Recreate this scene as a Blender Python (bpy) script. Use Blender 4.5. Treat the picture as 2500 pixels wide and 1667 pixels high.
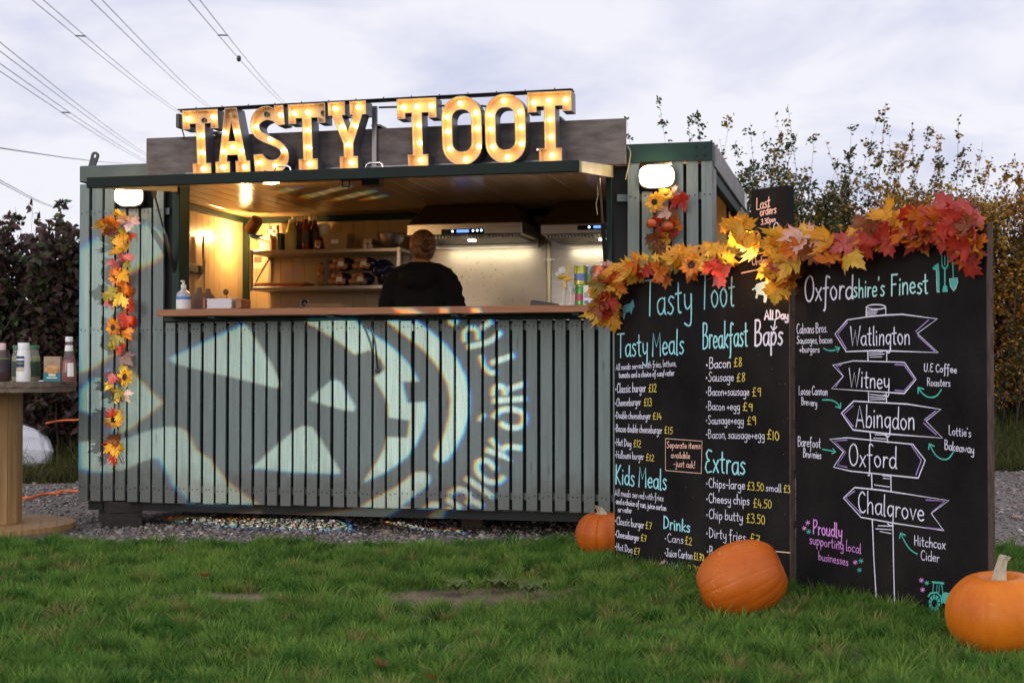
import bpy, bmesh, math, random
import numpy as np
from mathutils import Vector, Matrix, Euler, noise
from mathutils.geometry import tessellate_polygon

for o in list(bpy.data.objects):
    bpy.data.objects.remove(o)
SC = bpy.context.scene
COL = SC.collection
random.seed(7)
RNG = np.random.default_rng(11)
PI = math.pi
R = math.radians

# ------------------------------------------------------------------ camera
CAM_H, FPX = 0.97, 3475.0
PITCH = math.atan(71.5 / FPX)
cam_d = bpy.data.cameras.new('camera')
cam = bpy.data.objects.new('camera', cam_d)
COL.objects.link(cam)
cam.location = (0, 0, CAM_H)
cam.rotation_euler = (PI / 2 + PITCH, 0, 0)
cam_d.sensor_width = 36.0
cam_d.lens = FPX / 2500 * 36
cam_d.clip_start, cam_d.clip_end = 0.05, 3000
cam_d.dof.use_dof = True
cam_d.dof.focus_distance = 7.6
cam_d.dof.aperture_fstop = 7
SC.camera = cam

# ------------------------------------------------------------------ sky, sun, exposure
SC.view_settings.view_transform = 'Standard'
SC.view_settings.look = 'None'
SC.view_settings.exposure = 0
SC.view_settings.gamma = 1
SC.cycles.use_denoising = True
SC.cycles.max_bounces = 8
SC.cycles.diffuse_bounces = 3
SC.cycles.glossy_bounces = 3
SC.cycles.transmission_bounces = 4
SC.cycles.transparent_max_bounces = 8
SC.cycles.sample_clamp_indirect = 4
SC.cycles.caustics_reflective = False
SC.cycles.caustics_refractive = False
SUN_EL, SUN_ROT = R(11), R(214)
W = bpy.data.worlds.new('World')
SC.world = W
W.use_nodes = True
nt = W.node_tree
nt.nodes.clear()
def N(t, kind, **kw):
    n = t.nodes.new(kind)
    for k, v in kw.items():
        if k.startswith('i_'):
            n.inputs[k[2:].replace('_', ' ')].default_value = v
        else:
            setattr(n, k, v)
    return n
sky = N(nt, 'ShaderNodeTexSky', sky_type='NISHITA', sun_disc=False, sun_elevation=SUN_EL, sun_rotation=SUN_ROT)
bg1 = N(nt, 'ShaderNodeBackground')
bg1.inputs['Strength'].default_value = 0.1
nt.links.new(sky.outputs[0], bg1.inputs['Color'])
tc = N(nt, 'ShaderNodeTexCoord')
sep = N(nt, 'ShaderNodeSeparateXYZ')
nt.links.new(tc.outputs['Generated'], sep.inputs[0])
# clouds lie on a flat layer: direction divided by (height + a little)
zz = N(nt, 'ShaderNodeMath', operation='ADD'); zz.inputs[1].default_value = 0.22
nt.links.new(sep.outputs['Z'], zz.inputs[0])
zm = N(nt, 'ShaderNodeMath', operation='MAXIMUM'); zm.inputs[1].default_value = 0.08
nt.links.new(zz.outputs[0], zm.inputs[0])
comb = N(nt, 'ShaderNodeCombineXYZ')
for a in 'XY':
    d = N(nt, 'ShaderNodeMath', operation='DIVIDE')
    nt.links.new(sep.outputs[a], d.inputs[0]); nt.links.new(zm.outputs[0], d.inputs[1])
    nt.links.new(d.outputs[0], comb.inputs[a])
nz = N(nt, 'ShaderNodeTexNoise')
nz.inputs['Scale'].default_value = 2.3
nz.inputs['Detail'].default_value = 8
nz.inputs['Roughness'].default_value = 0.56
nz.inputs['Distortion'].default_value = 0.5
nt.links.new(comb.outputs[0], nz.inputs['Vector'])
rmp = N(nt, 'ShaderNodeValToRGB')
rmp.color_ramp.elements[0].position = 0.30
rmp.color_ramp.elements[0].color = (0.64, 0.66, 0.84, 1)
rmp.color_ramp.elements[1].position = 0.54
rmp.color_ramp.elements[1].color = (0.89, 0.885, 0.965, 1)
nt.links.new(nz.outputs[0], rmp.inputs[0])
# the western half of the sky, behind the photographer, is the brighter one
mr = N(nt, 'ShaderNodeMapRange')
mr.inputs['From Min'].default_value = 0.2; mr.inputs['From Max'].default_value = -0.7
mr.inputs['To Min'].default_value = 1.06; mr.inputs['To Max'].default_value = 1.9
nt.links.new(sep.outputs['Y'], mr.inputs['Value'])
bg2 = N(nt, 'ShaderNodeBackground')
nt.links.new(rmp.outputs[0], bg2.inputs['Color'])
nt.links.new(mr.outputs[0], bg2.inputs['Strength'])
mixw = N(nt, 'ShaderNodeMixShader'); mixw.inputs[0].default_value = 0.93
wo = N(nt, 'ShaderNodeOutputWorld')
nt.links.new(bg1.outputs[0], mixw.inputs[1]); nt.links.new(bg2.outputs[0], mixw.inputs[2])
nt.links.new(mixw.outputs[0], wo.inputs[0])

sd = bpy.data.lights.new('sun', 'SUN')
sd.energy = 0.6; sd.angle = R(14); sd.color = (1.0, 0.84, 0.66)
so = bpy.data.objects.new('sun', sd); COL.objects.link(so)
sdir = Vector((math.sin(SUN_ROT) * math.cos(SUN_EL), math.cos(SUN_ROT) * math.cos(SUN_EL), math.sin(SUN_EL)))
so.rotation_euler = sdir.to_track_quat('Z', 'Y').to_euler()
so.location = sdir * 30

# ------------------------------------------------------------------ places
TH = math.atan2(843, 3475)                       # the kiosk front is turned this far
CT, ST = math.cos(TH), math.sin(TH)
P0 = Vector((-2.70, 8.91, 0))                    # front left ground corner of the kiosk
RZ = -TH
def KW(u, v, z):
    return Vector((P0.x + CT * u + ST * v, P0.y - ST * u + CT * v, z))
def ray(px, py):
    d = Vector(((px - 1250) / FPX, 1.0, (833.5 - py) / FPX))
    c, s = math.cos(PITCH), math.sin(PITCH)
    return Vector((d.x, d.y * c - d.z * s, d.y * s + d.z * c))
def kp(px, py, v=0.0, lean=0.0, z0=0.0):
    """point of the kiosk-parallel plane at depth v seen at a photo pixel -> (u, z)"""
    d = ray(px, py)
    n = Vector((ST, CT, 0))
    # v + lean*(z-z0) = n.(P-P0)
    k = -n.dot(P0)
    t = (v + lean * (CAM_H - z0) - k) / (n.dot(d) - lean * d.z)
    P = Vector((0, 0, CAM_H)) + d * t
    q = P - P0
    return CT * q.x - ST * q.y, P.z
def kpw(px, py, v=0.0):
    u, z = kp(px, py, v)
    return KW(u, v, z)
def gp(px, py, z=0.0):
    d = ray(px, py)
    t = (z - CAM_H) / d.z
    return Vector((0, 0, CAM_H)) + d * t
def atY(px, py, Y):
    d = ray(px, py)
    return Vector((0, 0, CAM_H)) + d * (Y / d.y)

# ------------------------------------------------------------------ mesh building
class MB:
    def __init__(s):
        s.v, s.f, s.m = [], [], []
    def add(s, vs, fs, mi=0):
        b = len(s.v)
        s.v.extend([tuple(p) for p in vs])
        s.f.extend([tuple(i + b for i in f) for f in fs])
        s.m.extend([mi] * len(fs))
        return s
    def box(s, x0, x1, y0, y1, z0, z1, mi=0):
        vs = [(x, y, z) for x in (x0, x1) for y in (y0, y1) for z in (z0, z1)]
        return s.add(vs, [(0, 1, 3, 2), (4, 6, 7, 5), (0, 4, 5, 1), (2, 3, 7, 6), (0, 2, 6, 4), (1, 5, 7, 3)], mi)
    def obox(s, c, size, rot=(0, 0, 0), mi=0, mat=None):
        M = mat if mat is not None else Euler(rot).to_matrix()
        a, b, d = [q / 2 for q in size]
        c = Vector(c)
        vs = [c + M @ Vector((x, y, z)) for x in (-a, a) for y in (-b, b) for z in (-d, d)]
        return s.add(vs, [(0, 1, 3, 2), (4, 6, 7, 5), (0, 4, 5, 1), (2, 3, 7, 6), (0, 2, 6, 4), (1, 5, 7, 3)], mi)
    def tube(s, pts, r, n=8, mi=0, cap=True):
        pts = [Vector(p) for p in pts]
        rs = r if isinstance(r, (list, tuple)) else [r] * len(pts)
        vs, fs = [], []
        ref = None
        for i, p in enumerate(pts):
            d = (pts[min(i + 1, len(pts) - 1)] - pts[max(i - 1, 0)])
            d = d.normalized() if d.length > 1e-9 else Vector((0, 0, 1))
            if ref is None:
                ref = d.orthogonal().normalized()
            a = (ref - d * ref.dot(d))
            a = a.normalized() if a.length > 1e-6 else d.orthogonal().normalized()
            ref = a
            b = d.cross(a)
            for k in range(n):
                t = 2 * PI * k / n
                vs.append(p + (a * math.cos(t) + b * math.sin(t)) * rs[i])
        for i in range(len(pts) - 1):
            for k in range(n):
                k2 = (k + 1) % n
                fs.append((i * n + k, i * n + k2, (i + 1) * n + k2, (i + 1) * n + k))
        if cap:
            fs.append(tuple(range(n - 1, -1, -1)))
            e = (len(pts) - 1) * n
            fs.append(tuple(range(e, e + n)))
        return s.add(vs, fs, mi)
    def lathe(s, prof, n=20, c=(0, 0, 0), M=None, mi=0, sx=1, sy=1, cap=True):
        """prof: list of (r, z)"""
        vs, fs = [], []
        c = Vector(c)
        for (r, z) in prof:
            for k in range(n):
                t = 2 * PI * k / n
                p = Vector((r * math.cos(t) * sx, r * math.sin(t) * sy, z))
                vs.append(c + (M @ p if M is not None else p))
        for i in range(len(prof) - 1):
            for k in range(n):
                k2 = (k + 1) % n
                fs.append((i * n + k, i * n + k2, (i + 1) * n + k2, (i + 1) * n + k))
        if cap:
            fs.append(tuple(range(n - 1, -1, -1)))
            e = (len(prof) - 1) * n
            fs.append(tuple(range(e, e + n)))
        return s.add(vs, fs, mi)
    def ball(s, c, r, n=16, m=10, mi=0, M=None):
        rx, ry, rz = r if isinstance(r, (tuple, list)) else (r, r, r)
        c = Vector(c)
        vs, fs = [], []
        for j in range(m + 1):
            ph = -PI / 2 + PI * j / m
            for k in range(n):
                t = 2 * PI * k / n
                p = Vector((rx * math.cos(ph) * math.cos(t), ry * math.cos(ph) * math.sin(t), rz * math.sin(ph)))
                vs.append(c + (M @ p if M is not None else p))
        for j in range(m):
            for k in range(n):
                k2 = (k + 1) % n
                fs.append((j * n + k, j * n + k2, (j + 1) * n + k2, (j + 1) * n + k))
        return s.add(vs, fs, mi)
    def prism(s, loops, y0, y1, mi=0, side_mi=None, back=True, front=True, side=True):
        """loops of (x, z): first outer then holes; extruded from y0 (front) to y1"""
        sm = mi if side_mi is None else side_mi
        tri = tessellate_polygon([[Vector((x, z, 0)) for x, z in L] for L in loops])
        flat = [p for L in loops for p in L]
        if front:
            s.add([(x, y0, z) for x, z in flat], [tuple(t) for t in tri], mi)
        if back:
            s.add([(x, y1, z) for x, z in flat], [tuple(t) for t in tri], mi)
        if side:
            for L in loops:
                n = len(L)
                vs = [(x, y0, z) for x, z in L] + [(x, y1, z) for x, z in L]
                s.add(vs, [(i, (i + 1) % n, n + (i + 1) % n, n + i) for i in range(n)], sm)
        return s
    def build(s, name, mats, parent=None, smooth=None, bevel=0, loc=None, rot=None, fix=True):
        me = bpy.data.meshes.new(name)
        me.from_pydata(s.v, [], s.f)
        mats = mats if isinstance(mats, (list, tuple)) else [mats]
        for m in mats:
            me.materials.append(m)
        if len(mats) > 1:
            me.polygons.foreach_set('material_index', s.m)
        if fix:
            bm = bmesh.new(); bm.from_mesh(me)
            bmesh.ops.recalc_face_normals(bm, faces=bm.faces)
            bm.to_mesh(me); bm.free()
        if smooth is not None:
            me.polygons.foreach_set('use_smooth', [True] * len(me.polygons))
            me.set_sharp_from_angle(angle=R(smooth))
        me.update()
        o = bpy.data.objects.new(name, me)
        COL.objects.link(o)
        if parent:
            o.parent = parent
        if loc is not None:
            o.location = loc
        if rot is not None:
            o.rotation_euler = rot
        if bevel:
            b = o.modifiers.new('bevel', 'BEVEL')
            b.width = bevel; b.segments = 1; b.limit_method = 'ANGLE'; b.angle_limit = R(40)
        return o

def tag(o, label=None, cat=None, group=None, kind=None):
    if label: o['label'] = label
    if cat: o['category'] = cat
    if group: o['group'] = group
    if kind: o['kind'] = kind
    return o
def thing(name, label, cat, loc=(0, 0, 0), rz=0.0, group=None, rot=None):
    o = bpy.data.objects.new(name, None)
    COL.objects.link(o)
    o.empty_display_size = 0.1
    o.location = loc
    o.rotation_euler = rot if rot is not None else (0, 0, rz)
    return tag(o, label, cat, group)
def copy_tree(o, parent=None):
    c = o.copy(); COL.objects.link(c)
    if parent: c.parent = parent
    for ch in list(o.children):
        copy_tree(ch, c)
    return c
def catmull(pts, k=4, closed=False):
    n = len(pts)
    if n < 3 and not closed:
        return [tuple(p) for p in pts]
    P = np.array(pts, float)
    out = []
    rng = range(n) if closed else range(n - 1)
    for i in rng:
        if closed:
            a, b, c, d = P[(i - 1) % n], P[i], P[(i + 1) % n], P[(i + 2) % n]
        else:
            a, b, c, d = P[max(i - 1, 0)], P[i], P[i + 1], P[min(i + 2, n - 1)]
        for j in range(k):
            t = j / k
            out.append(tuple(0.5 * ((2 * b) + (c - a) * t + (2 * a - 5 * b + 4 * c - d) * t * t + (3 * b - a - 3 * c + d) * t ** 3)))
    if not closed:
        out.append(tuple(P[-1]))
    return out
def np_mesh(name, verts, faces, mat, parent=None, colors=None, smooth=False):
    """verts (n,3), faces (m,k) int, colors (n,3) linear"""
    me = bpy.data.meshes.new(name)
    m, k = faces.shape
    me.vertices.add(len(verts)); me.vertices.foreach_set('co', verts.astype(np.float32).ravel())
    me.loops.add(m * k); me.loops.foreach_set('vertex_index', faces.astype(np.int32).ravel())
    me.polygons.add(m)
    me.polygons.foreach_set('loop_start', np.arange(0, m * k, k, dtype=np.int32))
    if smooth:
        me.polygons.foreach_set('use_smooth', np.ones(m, bool))
    if colors is not None:
        at = me.color_attributes.new('Col', 'FLOAT_COLOR', 'POINT')
        at.data.foreach_set('color', np.concatenate([colors, np.ones((len(colors), 1))], 1).astype(np.float32).ravel())
    me.materials.append(mat)
    me.update(calc_edges=True)
    me.validate()
    o = bpy.data.objects.new(name, me); COL.objects.link(o)
    if parent: o.parent = parent
    return o

# ------------------------------------------------------------------ materials
def mat(name, col, rough=0.6, metal=0.0, var=0.0, vs=6.0, stretch=(1, 1, 1), bump=0.0, bs=60.0, spec=0.5,
        island=0.0, attr=False, transl=0.0, emit=0.0, emit_col=None, trans=0.0, col2=None, coat=0.0, detail=4, ior=None, alpha=1.0):
    m = bpy.data.materials.new(name)
    m.use_nodes = True
    t = m.node_tree
    b = t.nodes['Principled BSDF']
    out = t.nodes['Material Output']
    b.inputs['Roughness'].default_value = rough
    b.inputs['Metallic'].default_value = metal
    b.inputs['Specular IOR Level'].default_value = spec
    b.inputs['Transmission Weight'].default_value = trans
    b.inputs['Coat Weight'].default_value = coat
    b.inputs['Alpha'].default_value = alpha
    if ior: b.inputs['IOR'].default_value = ior
    L = t.links.new
    col = tuple(col[:3])
    src = None
    vec = None
    if var or bump or col2:
        tcn = N(t, 'ShaderNodeTexCoord')
        mp = N(t, 'ShaderNodeMapping'); mp.inputs['Scale'].default_value = stretch
        L(tcn.outputs['Object'], mp.inputs[0])
        vec = mp.outputs[0]
        if island:
            g = N(t, 'ShaderNodeNewGeometry')
            sc = N(t, 'ShaderNodeMath', operation='MULTIPLY'); sc.inputs[1].default_value = 37.0
            L(g.outputs['Random Per Island'], sc.inputs[0])
            va = N(t, 'ShaderNodeVectorMath', operation='ADD')
            L(vec, va.inputs[0]); L(sc.outputs[0], va.inputs[1])
            vec = va.outputs[0]
    if attr:
        a = N(t, 'ShaderNodeAttribute', attribute_name='Col')
        src = a.outputs['Color']
    if var or col2:
        nn = N(t, 'ShaderNodeTexNoise'); nn.inputs['Scale'].default_value = vs; nn.inputs['Detail'].default_value = detail
        nn.inputs['Roughness'].default_value = 0.6
        L(vec, nn.inputs['Vector'])
        rp = N(t, 'ShaderNodeValToRGB')
        rp.color_ramp.elements[0].position = 0.3; rp.color_ramp.elements[1].position = 0.7
        if attr:
            rp.color_ramp.elements[0].color = (1 - var,) * 3 + (1,)
            rp.color_ramp.elements[1].color = (1 + var,) * 3 + (1,)
            L(nn.outputs[0], rp.inputs[0])
            mx = N(t, 'ShaderNodeMix', data_type='RGBA', blend_type='MULTIPLY'); mx.inputs[0].default_value = 1
            L(src, mx.inputs[6]); L(rp.outputs[0], mx.inputs[7]); src = mx.outputs[2]
        else:
            c2 = col2 if col2 else tuple(c * (1 + var) for c in col)
            c1 = col if col2 else tuple(c * (1 - var) for c in col)
            rp.color_ramp.elements[0].color = c1 + (1,)
            rp.color_ramp.elements[1].color = tuple(c2) + (1,)
            L(nn.outputs[0], rp.inputs[0]); src = rp.outputs[0]
    if island:
        g2 = N(t, 'ShaderNodeNewGeometry')
        mrr = N(t, 'ShaderNodeMapRange'); mrr.inputs['To Min'].default_value = 1 - island; mrr.inputs['To Max'].default_value = 1 + island
        L(g2.outputs['Random Per Island'], mrr.inputs['Value'])
        mx = N(t, 'ShaderNodeMix', data_type='RGBA', blend_type='MULTIPLY'); mx.inputs[0].default_value = 1
        if src is None:
            mx.inputs[6].default_value = col + (1,)
        else:
            L(src, mx.inputs[6])
        L(mrr.outputs[0], mx.inputs[7]); src = mx.outputs[2]
    if src is None:
        b.inputs['Base Color'].default_value = col + (1,)
    else:
        L(src, b.inputs['Base Color'])
    if bump:
        n2 = N(t, 'ShaderNodeTexNoise'); n2.inputs['Scale'].default_value = bs; n2.inputs['Detail'].default_value = 5
        L(vec, n2.inputs['Vector'])
        bp = N(t, 'ShaderNodeBump'); bp.inputs['Strength'].default_value = bump; bp.inputs['Distance'].default_value = 0.01
        L(n2.outputs[0], bp.inputs['Height']); L(bp.outputs[0], b.inputs['Normal'])
    if emit:
        b.inputs['Emission Color'].default_value = tuple(emit_col or col) + (1,)
        b.inputs['Emission Strength'].default_value = emit
    if transl:
        tr = N(t, 'ShaderNodeBsdfTranslucent')
        if src is None: tr.inputs[0].default_value = col + (1,)
        else: L(src, tr.inputs[0])
        ms = N(t, 'ShaderNodeMixShader'); ms.inputs[0].default_value = transl
        L(b.outputs[0], ms.inputs[1]); L(tr.outputs[0], ms.inputs[2]); L(ms.outputs[0], out.inputs[0])
    return m

m_slat = mat('slat_paint', (0.137, 0.178, 0.170), 0.5, var=0.15, vs=3.0, stretch=(16, 16, 1.0), bump=0.35, bs=12, island=0.09)
def add_dirt(m):
    """splashed earth along the foot of the boards, and a few knots bleeding through the paint"""
    t = m.node_tree; b = t.nodes['Principled BSDF']; L = t.links.new
    src = b.inputs['Base Color'].links[0].from_socket
    tcn = N(t, 'ShaderNodeTexCoord'); sp = N(t, 'ShaderNodeSeparateXYZ'); L(tcn.outputs['Object'], sp.inputs[0])
    n1 = N(t, 'ShaderNodeTexNoise'); n1.inputs['Scale'].default_value = 11; n1.inputs['Detail'].default_value = 6; L(tcn.outputs['Object'], n1.inputs['Vector'])
    a = N(t, 'ShaderNodeMath', operation='MULTIPLY_ADD'); a.inputs[1].default_value = .30; L(n1.outputs[0], a.inputs[0]); a.inputs[2].default_value = .17
    mr_ = N(t, 'ShaderNodeMapRange'); mr_.inputs['From Min'].default_value = .10; mr_.inputs['From Max'].default_value = -.06; mr_.inputs['To Max'].default_value = .75
    d_ = N(t, 'ShaderNodeMath', operation='SUBTRACT'); L(sp.outputs['Z'], d_.inputs[0]); L(a.outputs[0], d_.inputs[1]); L(d_.outputs[0], mr_.inputs['Value'])
    mx = N(t, 'ShaderNodeMix', data_type='RGBA'); L(mr_.outputs[0], mx.inputs[0]); L(src, mx.inputs[6]); mx.inputs[7].default_value = (.085, .085, .075, 1)
    v = N(t, 'ShaderNodeTexVoronoi'); v.inputs['Scale'].default_value = 1.0; mp = N(t, 'ShaderNodeMapping'); mp.inputs['Scale'].default_value = (11.8, 3, 2.6); L(tcn.outputs['Object'], mp.inputs[0]); L(mp.outputs[0], v.inputs['Vector'])
    r2 = N(t, 'ShaderNodeMapRange'); r2.inputs['From Min'].default_value = .055; r2.inputs['From Max'].default_value = .11; r2.inputs['To Min'].default_value = .6; r2.inputs['To Max'].default_value = 0; L(v.outputs['Distance'], r2.inputs['Value'])
    m2 = N(t, 'ShaderNodeMix', data_type='RGBA'); L(r2.outputs[0], m2.inputs[0]); L(mx.outputs[2], m2.inputs[6]); m2.inputs[7].default_value = (.07, .085, .075, 1)
    L(m2.outputs[2], b.inputs['Base Color'])
add_dirt(m_slat)
m_back = mat('backing_black', (0.012, 0.014, 0.014), 0.8)
m_green = mat('green_steel', (0.008, 0.026, 0.020), 0.55, var=0.25, vs=4, spec=.25)
m_beam = mat('beam_paint', (0.06, 0.085, 0.075), 0.55, var=0.3, vs=5, bump=0.1)
m_galv = mat('galvanised_steel', (0.20, 0.18, 0.17), 0.5, 0.6, var=0.3, vs=9)
m_fascia = mat('weathered_board', (0.10, 0.083, 0.076), 0.85, spec=.15, col2=(0.21, 0.18, 0.166), vs=3.4, stretch=(2.0, 1, 7), bump=0.5, bs=40, detail=8)
m_cream = mat('cream_panel', (0.60, 0.45, 0.26), 0.30, var=0.05, vs=5, island=0.03)
m_wood = mat('counter_wood', (0.24, 0.088, 0.035), 0.45, spec=.3, col2=(0.36, 0.15, 0.065), vs=3.0, stretch=(1.2, 14, 14), bump=0.12, bs=14, detail=7)
m_pine = mat('pine_wood', (0.25, 0.135, 0.05), 0.6, col2=(0.40, 0.24, 0.10), vs=2.4, stretch=(12, 12, 1.1), bump=0.15, bs=20, island=0.10, detail=6)
m_oldwood = mat('old_wood', (0.10, 0.075, 0.055), 0.8, col2=(0.24, 0.18, 0.13), vs=3.0, stretch=(9, 1.2, 9), bump=0.4, bs=20)
m_blockwood = mat('block_timber', (0.012, 0.010, 0.010), 0.85, col2=(0.04, 0.032, 0.028), vs=6.0, stretch=(2, 2, 9), bump=0.5, bs=18)
m_steel = mat('brushed_steel', (0.46, 0.42, 0.37), 0.34, 0.9, var=0.15, vs=3, stretch=(1, 1, 12), bump=0.03, bs=40)
m_splash = mat('splashback_steel', (0.40, 0.36, 0.31), 0.42, 0.85, col2=(0.52, 0.47, 0.40), vs=4, bump=0.05, bs=90, detail=8)
m_hood = mat('hood_steel', (0.10, 0.07, 0.055), 0.38, 0.7, var=0.1)
m_black = mat('black_plastic', (0.012, 0.012, 0.013), 0.42)
m_rubber = mat('black_rubber', (0.02, 0.02, 0.02), 0.7)
m_white = mat('white_plastic', (0.72, 0.72, 0.70), 0.4)
m_chrome = mat('chrome', (0.62, 0.60, 0.57), 0.18, 1.0)
m_dgrey = mat('dark_grey', (0.05, 0.05, 0.055), 0.6)
# ================================================================== THE GROUND
def sheet(name, outline, z, m, kind='structure', sub=0):
    mb = MB()
    tri = tessellate_polygon([[Vector((x, y, 0)) for x, y in outline]])
    mb.add([(x, y, z) for x, y in outline], [tuple(t) for t in tri])
    o = mb.build(name, m)
    for p in o.data.polygons:
        if p.normal.z < 0: p.flip()
    return tag(o, kind=kind)
m_field = mat('field_grass', (0.035, 0.05, 0.018), 0.9, var=0.4, vs=0.6, bump=0.5, bs=8)
m_gravel = mat('gravel', (0.075, 0.064, 0.060), 0.95, col2=(0.23, 0.195, 0.18), vs=34, bump=1.0, bs=48, detail=9)
m_soil = mat('lawn_soil', (0.035, 0.030, 0.018), 0.95, col2=(0.22, 0.14, 0.10), vs=4, bump=0.6, bs=40)
m_dirt = mat('bare_soil', (0.055, 0.04, 0.032), 0.95, col2=(0.12, 0.092, 0.075), vs=9, bump=0.8, bs=50, detail=8)
sheet('ground', [(-250, -120), (250, -120), (250, 320), (-250, 320)], -0.008, m_field)
sheet('gravel_yard', [(-16, 7.6), (16, 7.2), (18, 16.0), (-18, 12.6)], -0.003, m_gravel)
def lawn_edge(x):
    return 7.94 - 0.01 * x + 0.10 * math.sin(x * 1.7) + 0.05 * math.sin(x * 4.3 + 1) + 0.03 * math.sin(x * 9.1)
edge = [(x / 5, lawn_edge(x / 5)) for x in range(60, -61, -1)]
sheet('lawn', [(-12, -8), (12, -8)] + edge, 0.002, m_soil)
# bare patches of trodden earth
PATCHES = [(gp(1100 * 1.063, 1378 * 1.063), 0.47, 0.20), (gp(545 * 1.063, 1380 * 1.063), 0.26, 0.13), (gp(1210 * 1.063, 1340 * 1.063), 0.22, 0.08), (gp(375 * 1.063, 1375 * 1.063), 0.12, 0.05)]
for c, a, b in PATCHES:
    pts = []
    for k in range(26):
        t = 2 * PI * k / 26
        q = 1 + 0.22 * math.sin(3 * t + a * 40) + 0.12 * math.sin(7 * t)
        pts.append((c.x + a * q * math.cos(t), c.y + b * q * 1.6 * math.sin(t)))
    pass

# gravel stones (nobody could count them)
def stones():
    t = (1 + 5 ** .5) / 2
    iv = np.array([(-1, t, 0), (1, t, 0), (-1, -t, 0), (1, -t, 0), (0, -1, t), (0, 1, t), (0, -1, -t), (0, 1, -t), (t, 0, -1), (t, 0, 1), (-t, 0, -1), (-t, 0, 1)], float) / 1.9
    fc = np.array([(0, 11, 5), (0, 5, 1), (0, 1, 7), (0, 7, 10), (0, 10, 11), (1, 5, 9), (5, 11, 4), (11, 10, 2), (10, 7, 6), (7, 1, 8), (3, 9, 4), (3, 4, 2), (3, 2, 6), (3, 6, 8), (3, 8, 9), (4, 9, 5), (2, 4, 11), (6, 2, 10), (8, 6, 7), (9, 8, 1)])
    n = 46000
    x = RNG.uniform(-4.2, 6.5, n * 2)
    y = 7.8 + RNG.power(0.75, n * 2) * 5.9
    le = np.array([lawn_edge(a) for a in x])
    dens = (RNG.random(n * 2) < np.clip(0.35 + 0.9 * np.sin(x * 1.3 + y * .8) * np.sin(y * 1.9 - x * .7) + 0.35, 0.25, 1))
    ok = (y > le - 0.12 * RNG.random(n * 2)) & (y < 13.0 + 0.16 * x) & dens
    x, y = x[ok][:n], y[ok][:n]
    n = len(x)
    s = np.clip(RNG.lognormal(math.log(0.0066), 0.50, n), 0.003, 0.030)
    big = RNG.random(n) < 0.006
    s[big] *= 1.6
    V = iv[None] * (1 + RNG.normal(0, .16, (n, 12, 1)))
    V = V * (s[:, None] * np.stack([RNG.uniform(.8, 1.4, n), RNG.uniform(.7, 1.2, n), RNG.uniform(.45, .8, n)], 1))[:, None, :]
    a = RNG.uniform(0, 2 * PI, n)
    c, sn = np.cos(a)[:, None], np.sin(a)[:, None]
    V = np.stack([V[:, :, 0] * c - V[:, :, 1] * sn, V[:, :, 0] * sn + V[:, :, 1] * c, V[:, :, 2]], 2)
    V += np.stack([x, y, s * .25], 1)[:, None, :]
    F = fc[None] + (np.arange(n) * 12)[:, None, None]
    base = np.array([(0.19, 0.165, 0.155), (0.28, 0.245, 0.225), (0.12, 0.105, 0.10), (0.28, 0.20, 0.15), (0.46, 0.42, 0.39)])
    cc = base[RNG.choice(5, n, p=[.38, .26, .2, .1, .06])] * RNG.uniform(.7, 1.2, (n, 1))
    o = np_mesh('gravel_stones', V.reshape(-1, 3), F.reshape(-1, 3), mat('stone', (1, 1, 1), 0.9, attr=True, var=0.2, vs=120), colors=np.repeat(cc, 12, 0))
    tag(o, 'loose grey gravel stones covering the yard around the kiosk', 'gravel', kind='stuff')
stones()

def blades(name, x, y, z, h, w, lean, cols, m, label, seed=3, dirs=None):
    """each blade: 5 verts, tapering and bending; arrays per blade"""
    rg = np.random.default_rng(seed)
    n = len(x)
    a = rg.uniform(0, 2 * PI, n)
    dx, dy = np.cos(a), np.sin(a)
    b = rg.uniform(0, 2 * PI, n) if dirs is None else dirs + rg.normal(0, .5, n)
    lx, ly = np.cos(b) * lean * h, np.sin(b) * lean * h
    hz = h * np.sqrt(np.clip(1 - lean ** 2 * .8, .08, 1))
    P = np.zeros((n, 5, 3))
    for i, (t, ww) in enumerate([(0, -1), (0, 1), (.55, -.75), (.55, .75), (1, 0)]):
        k = t ** 1.8
        P[:, i, 0] = x + dx * w * ww * .5 + lx * k
        P[:, i, 1] = y + dy * w * ww * .5 + ly * k
        P[:, i, 2] = z + hz * (t - 0.12 * t * t * lean)
    F = np.array([(0, 1, 3), (0, 3, 2), (2, 3, 4)])[None] + (np.arange(n) * 5)[:, None, None]
    C = np.repeat(cols[:, None, :], 5, 1)
    C[:, 4] *= 1.15
    o = np_mesh(name, P.reshape(-1, 3), F.reshape(-1, 3), m, colors=C.reshape(-1, 3))
    return tag(o, label, 'grass', kind='stuff')
m_grass = mat('grass_blade', (1, 1, 1), 0.6, attr=True, transl=0.4, spec=0.12)
def fnoise(x, y, s, o=0):
    return np.array([noise.noise((a * s + o, b * s - o, o)) for a, b in zip(x, y)])
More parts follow.
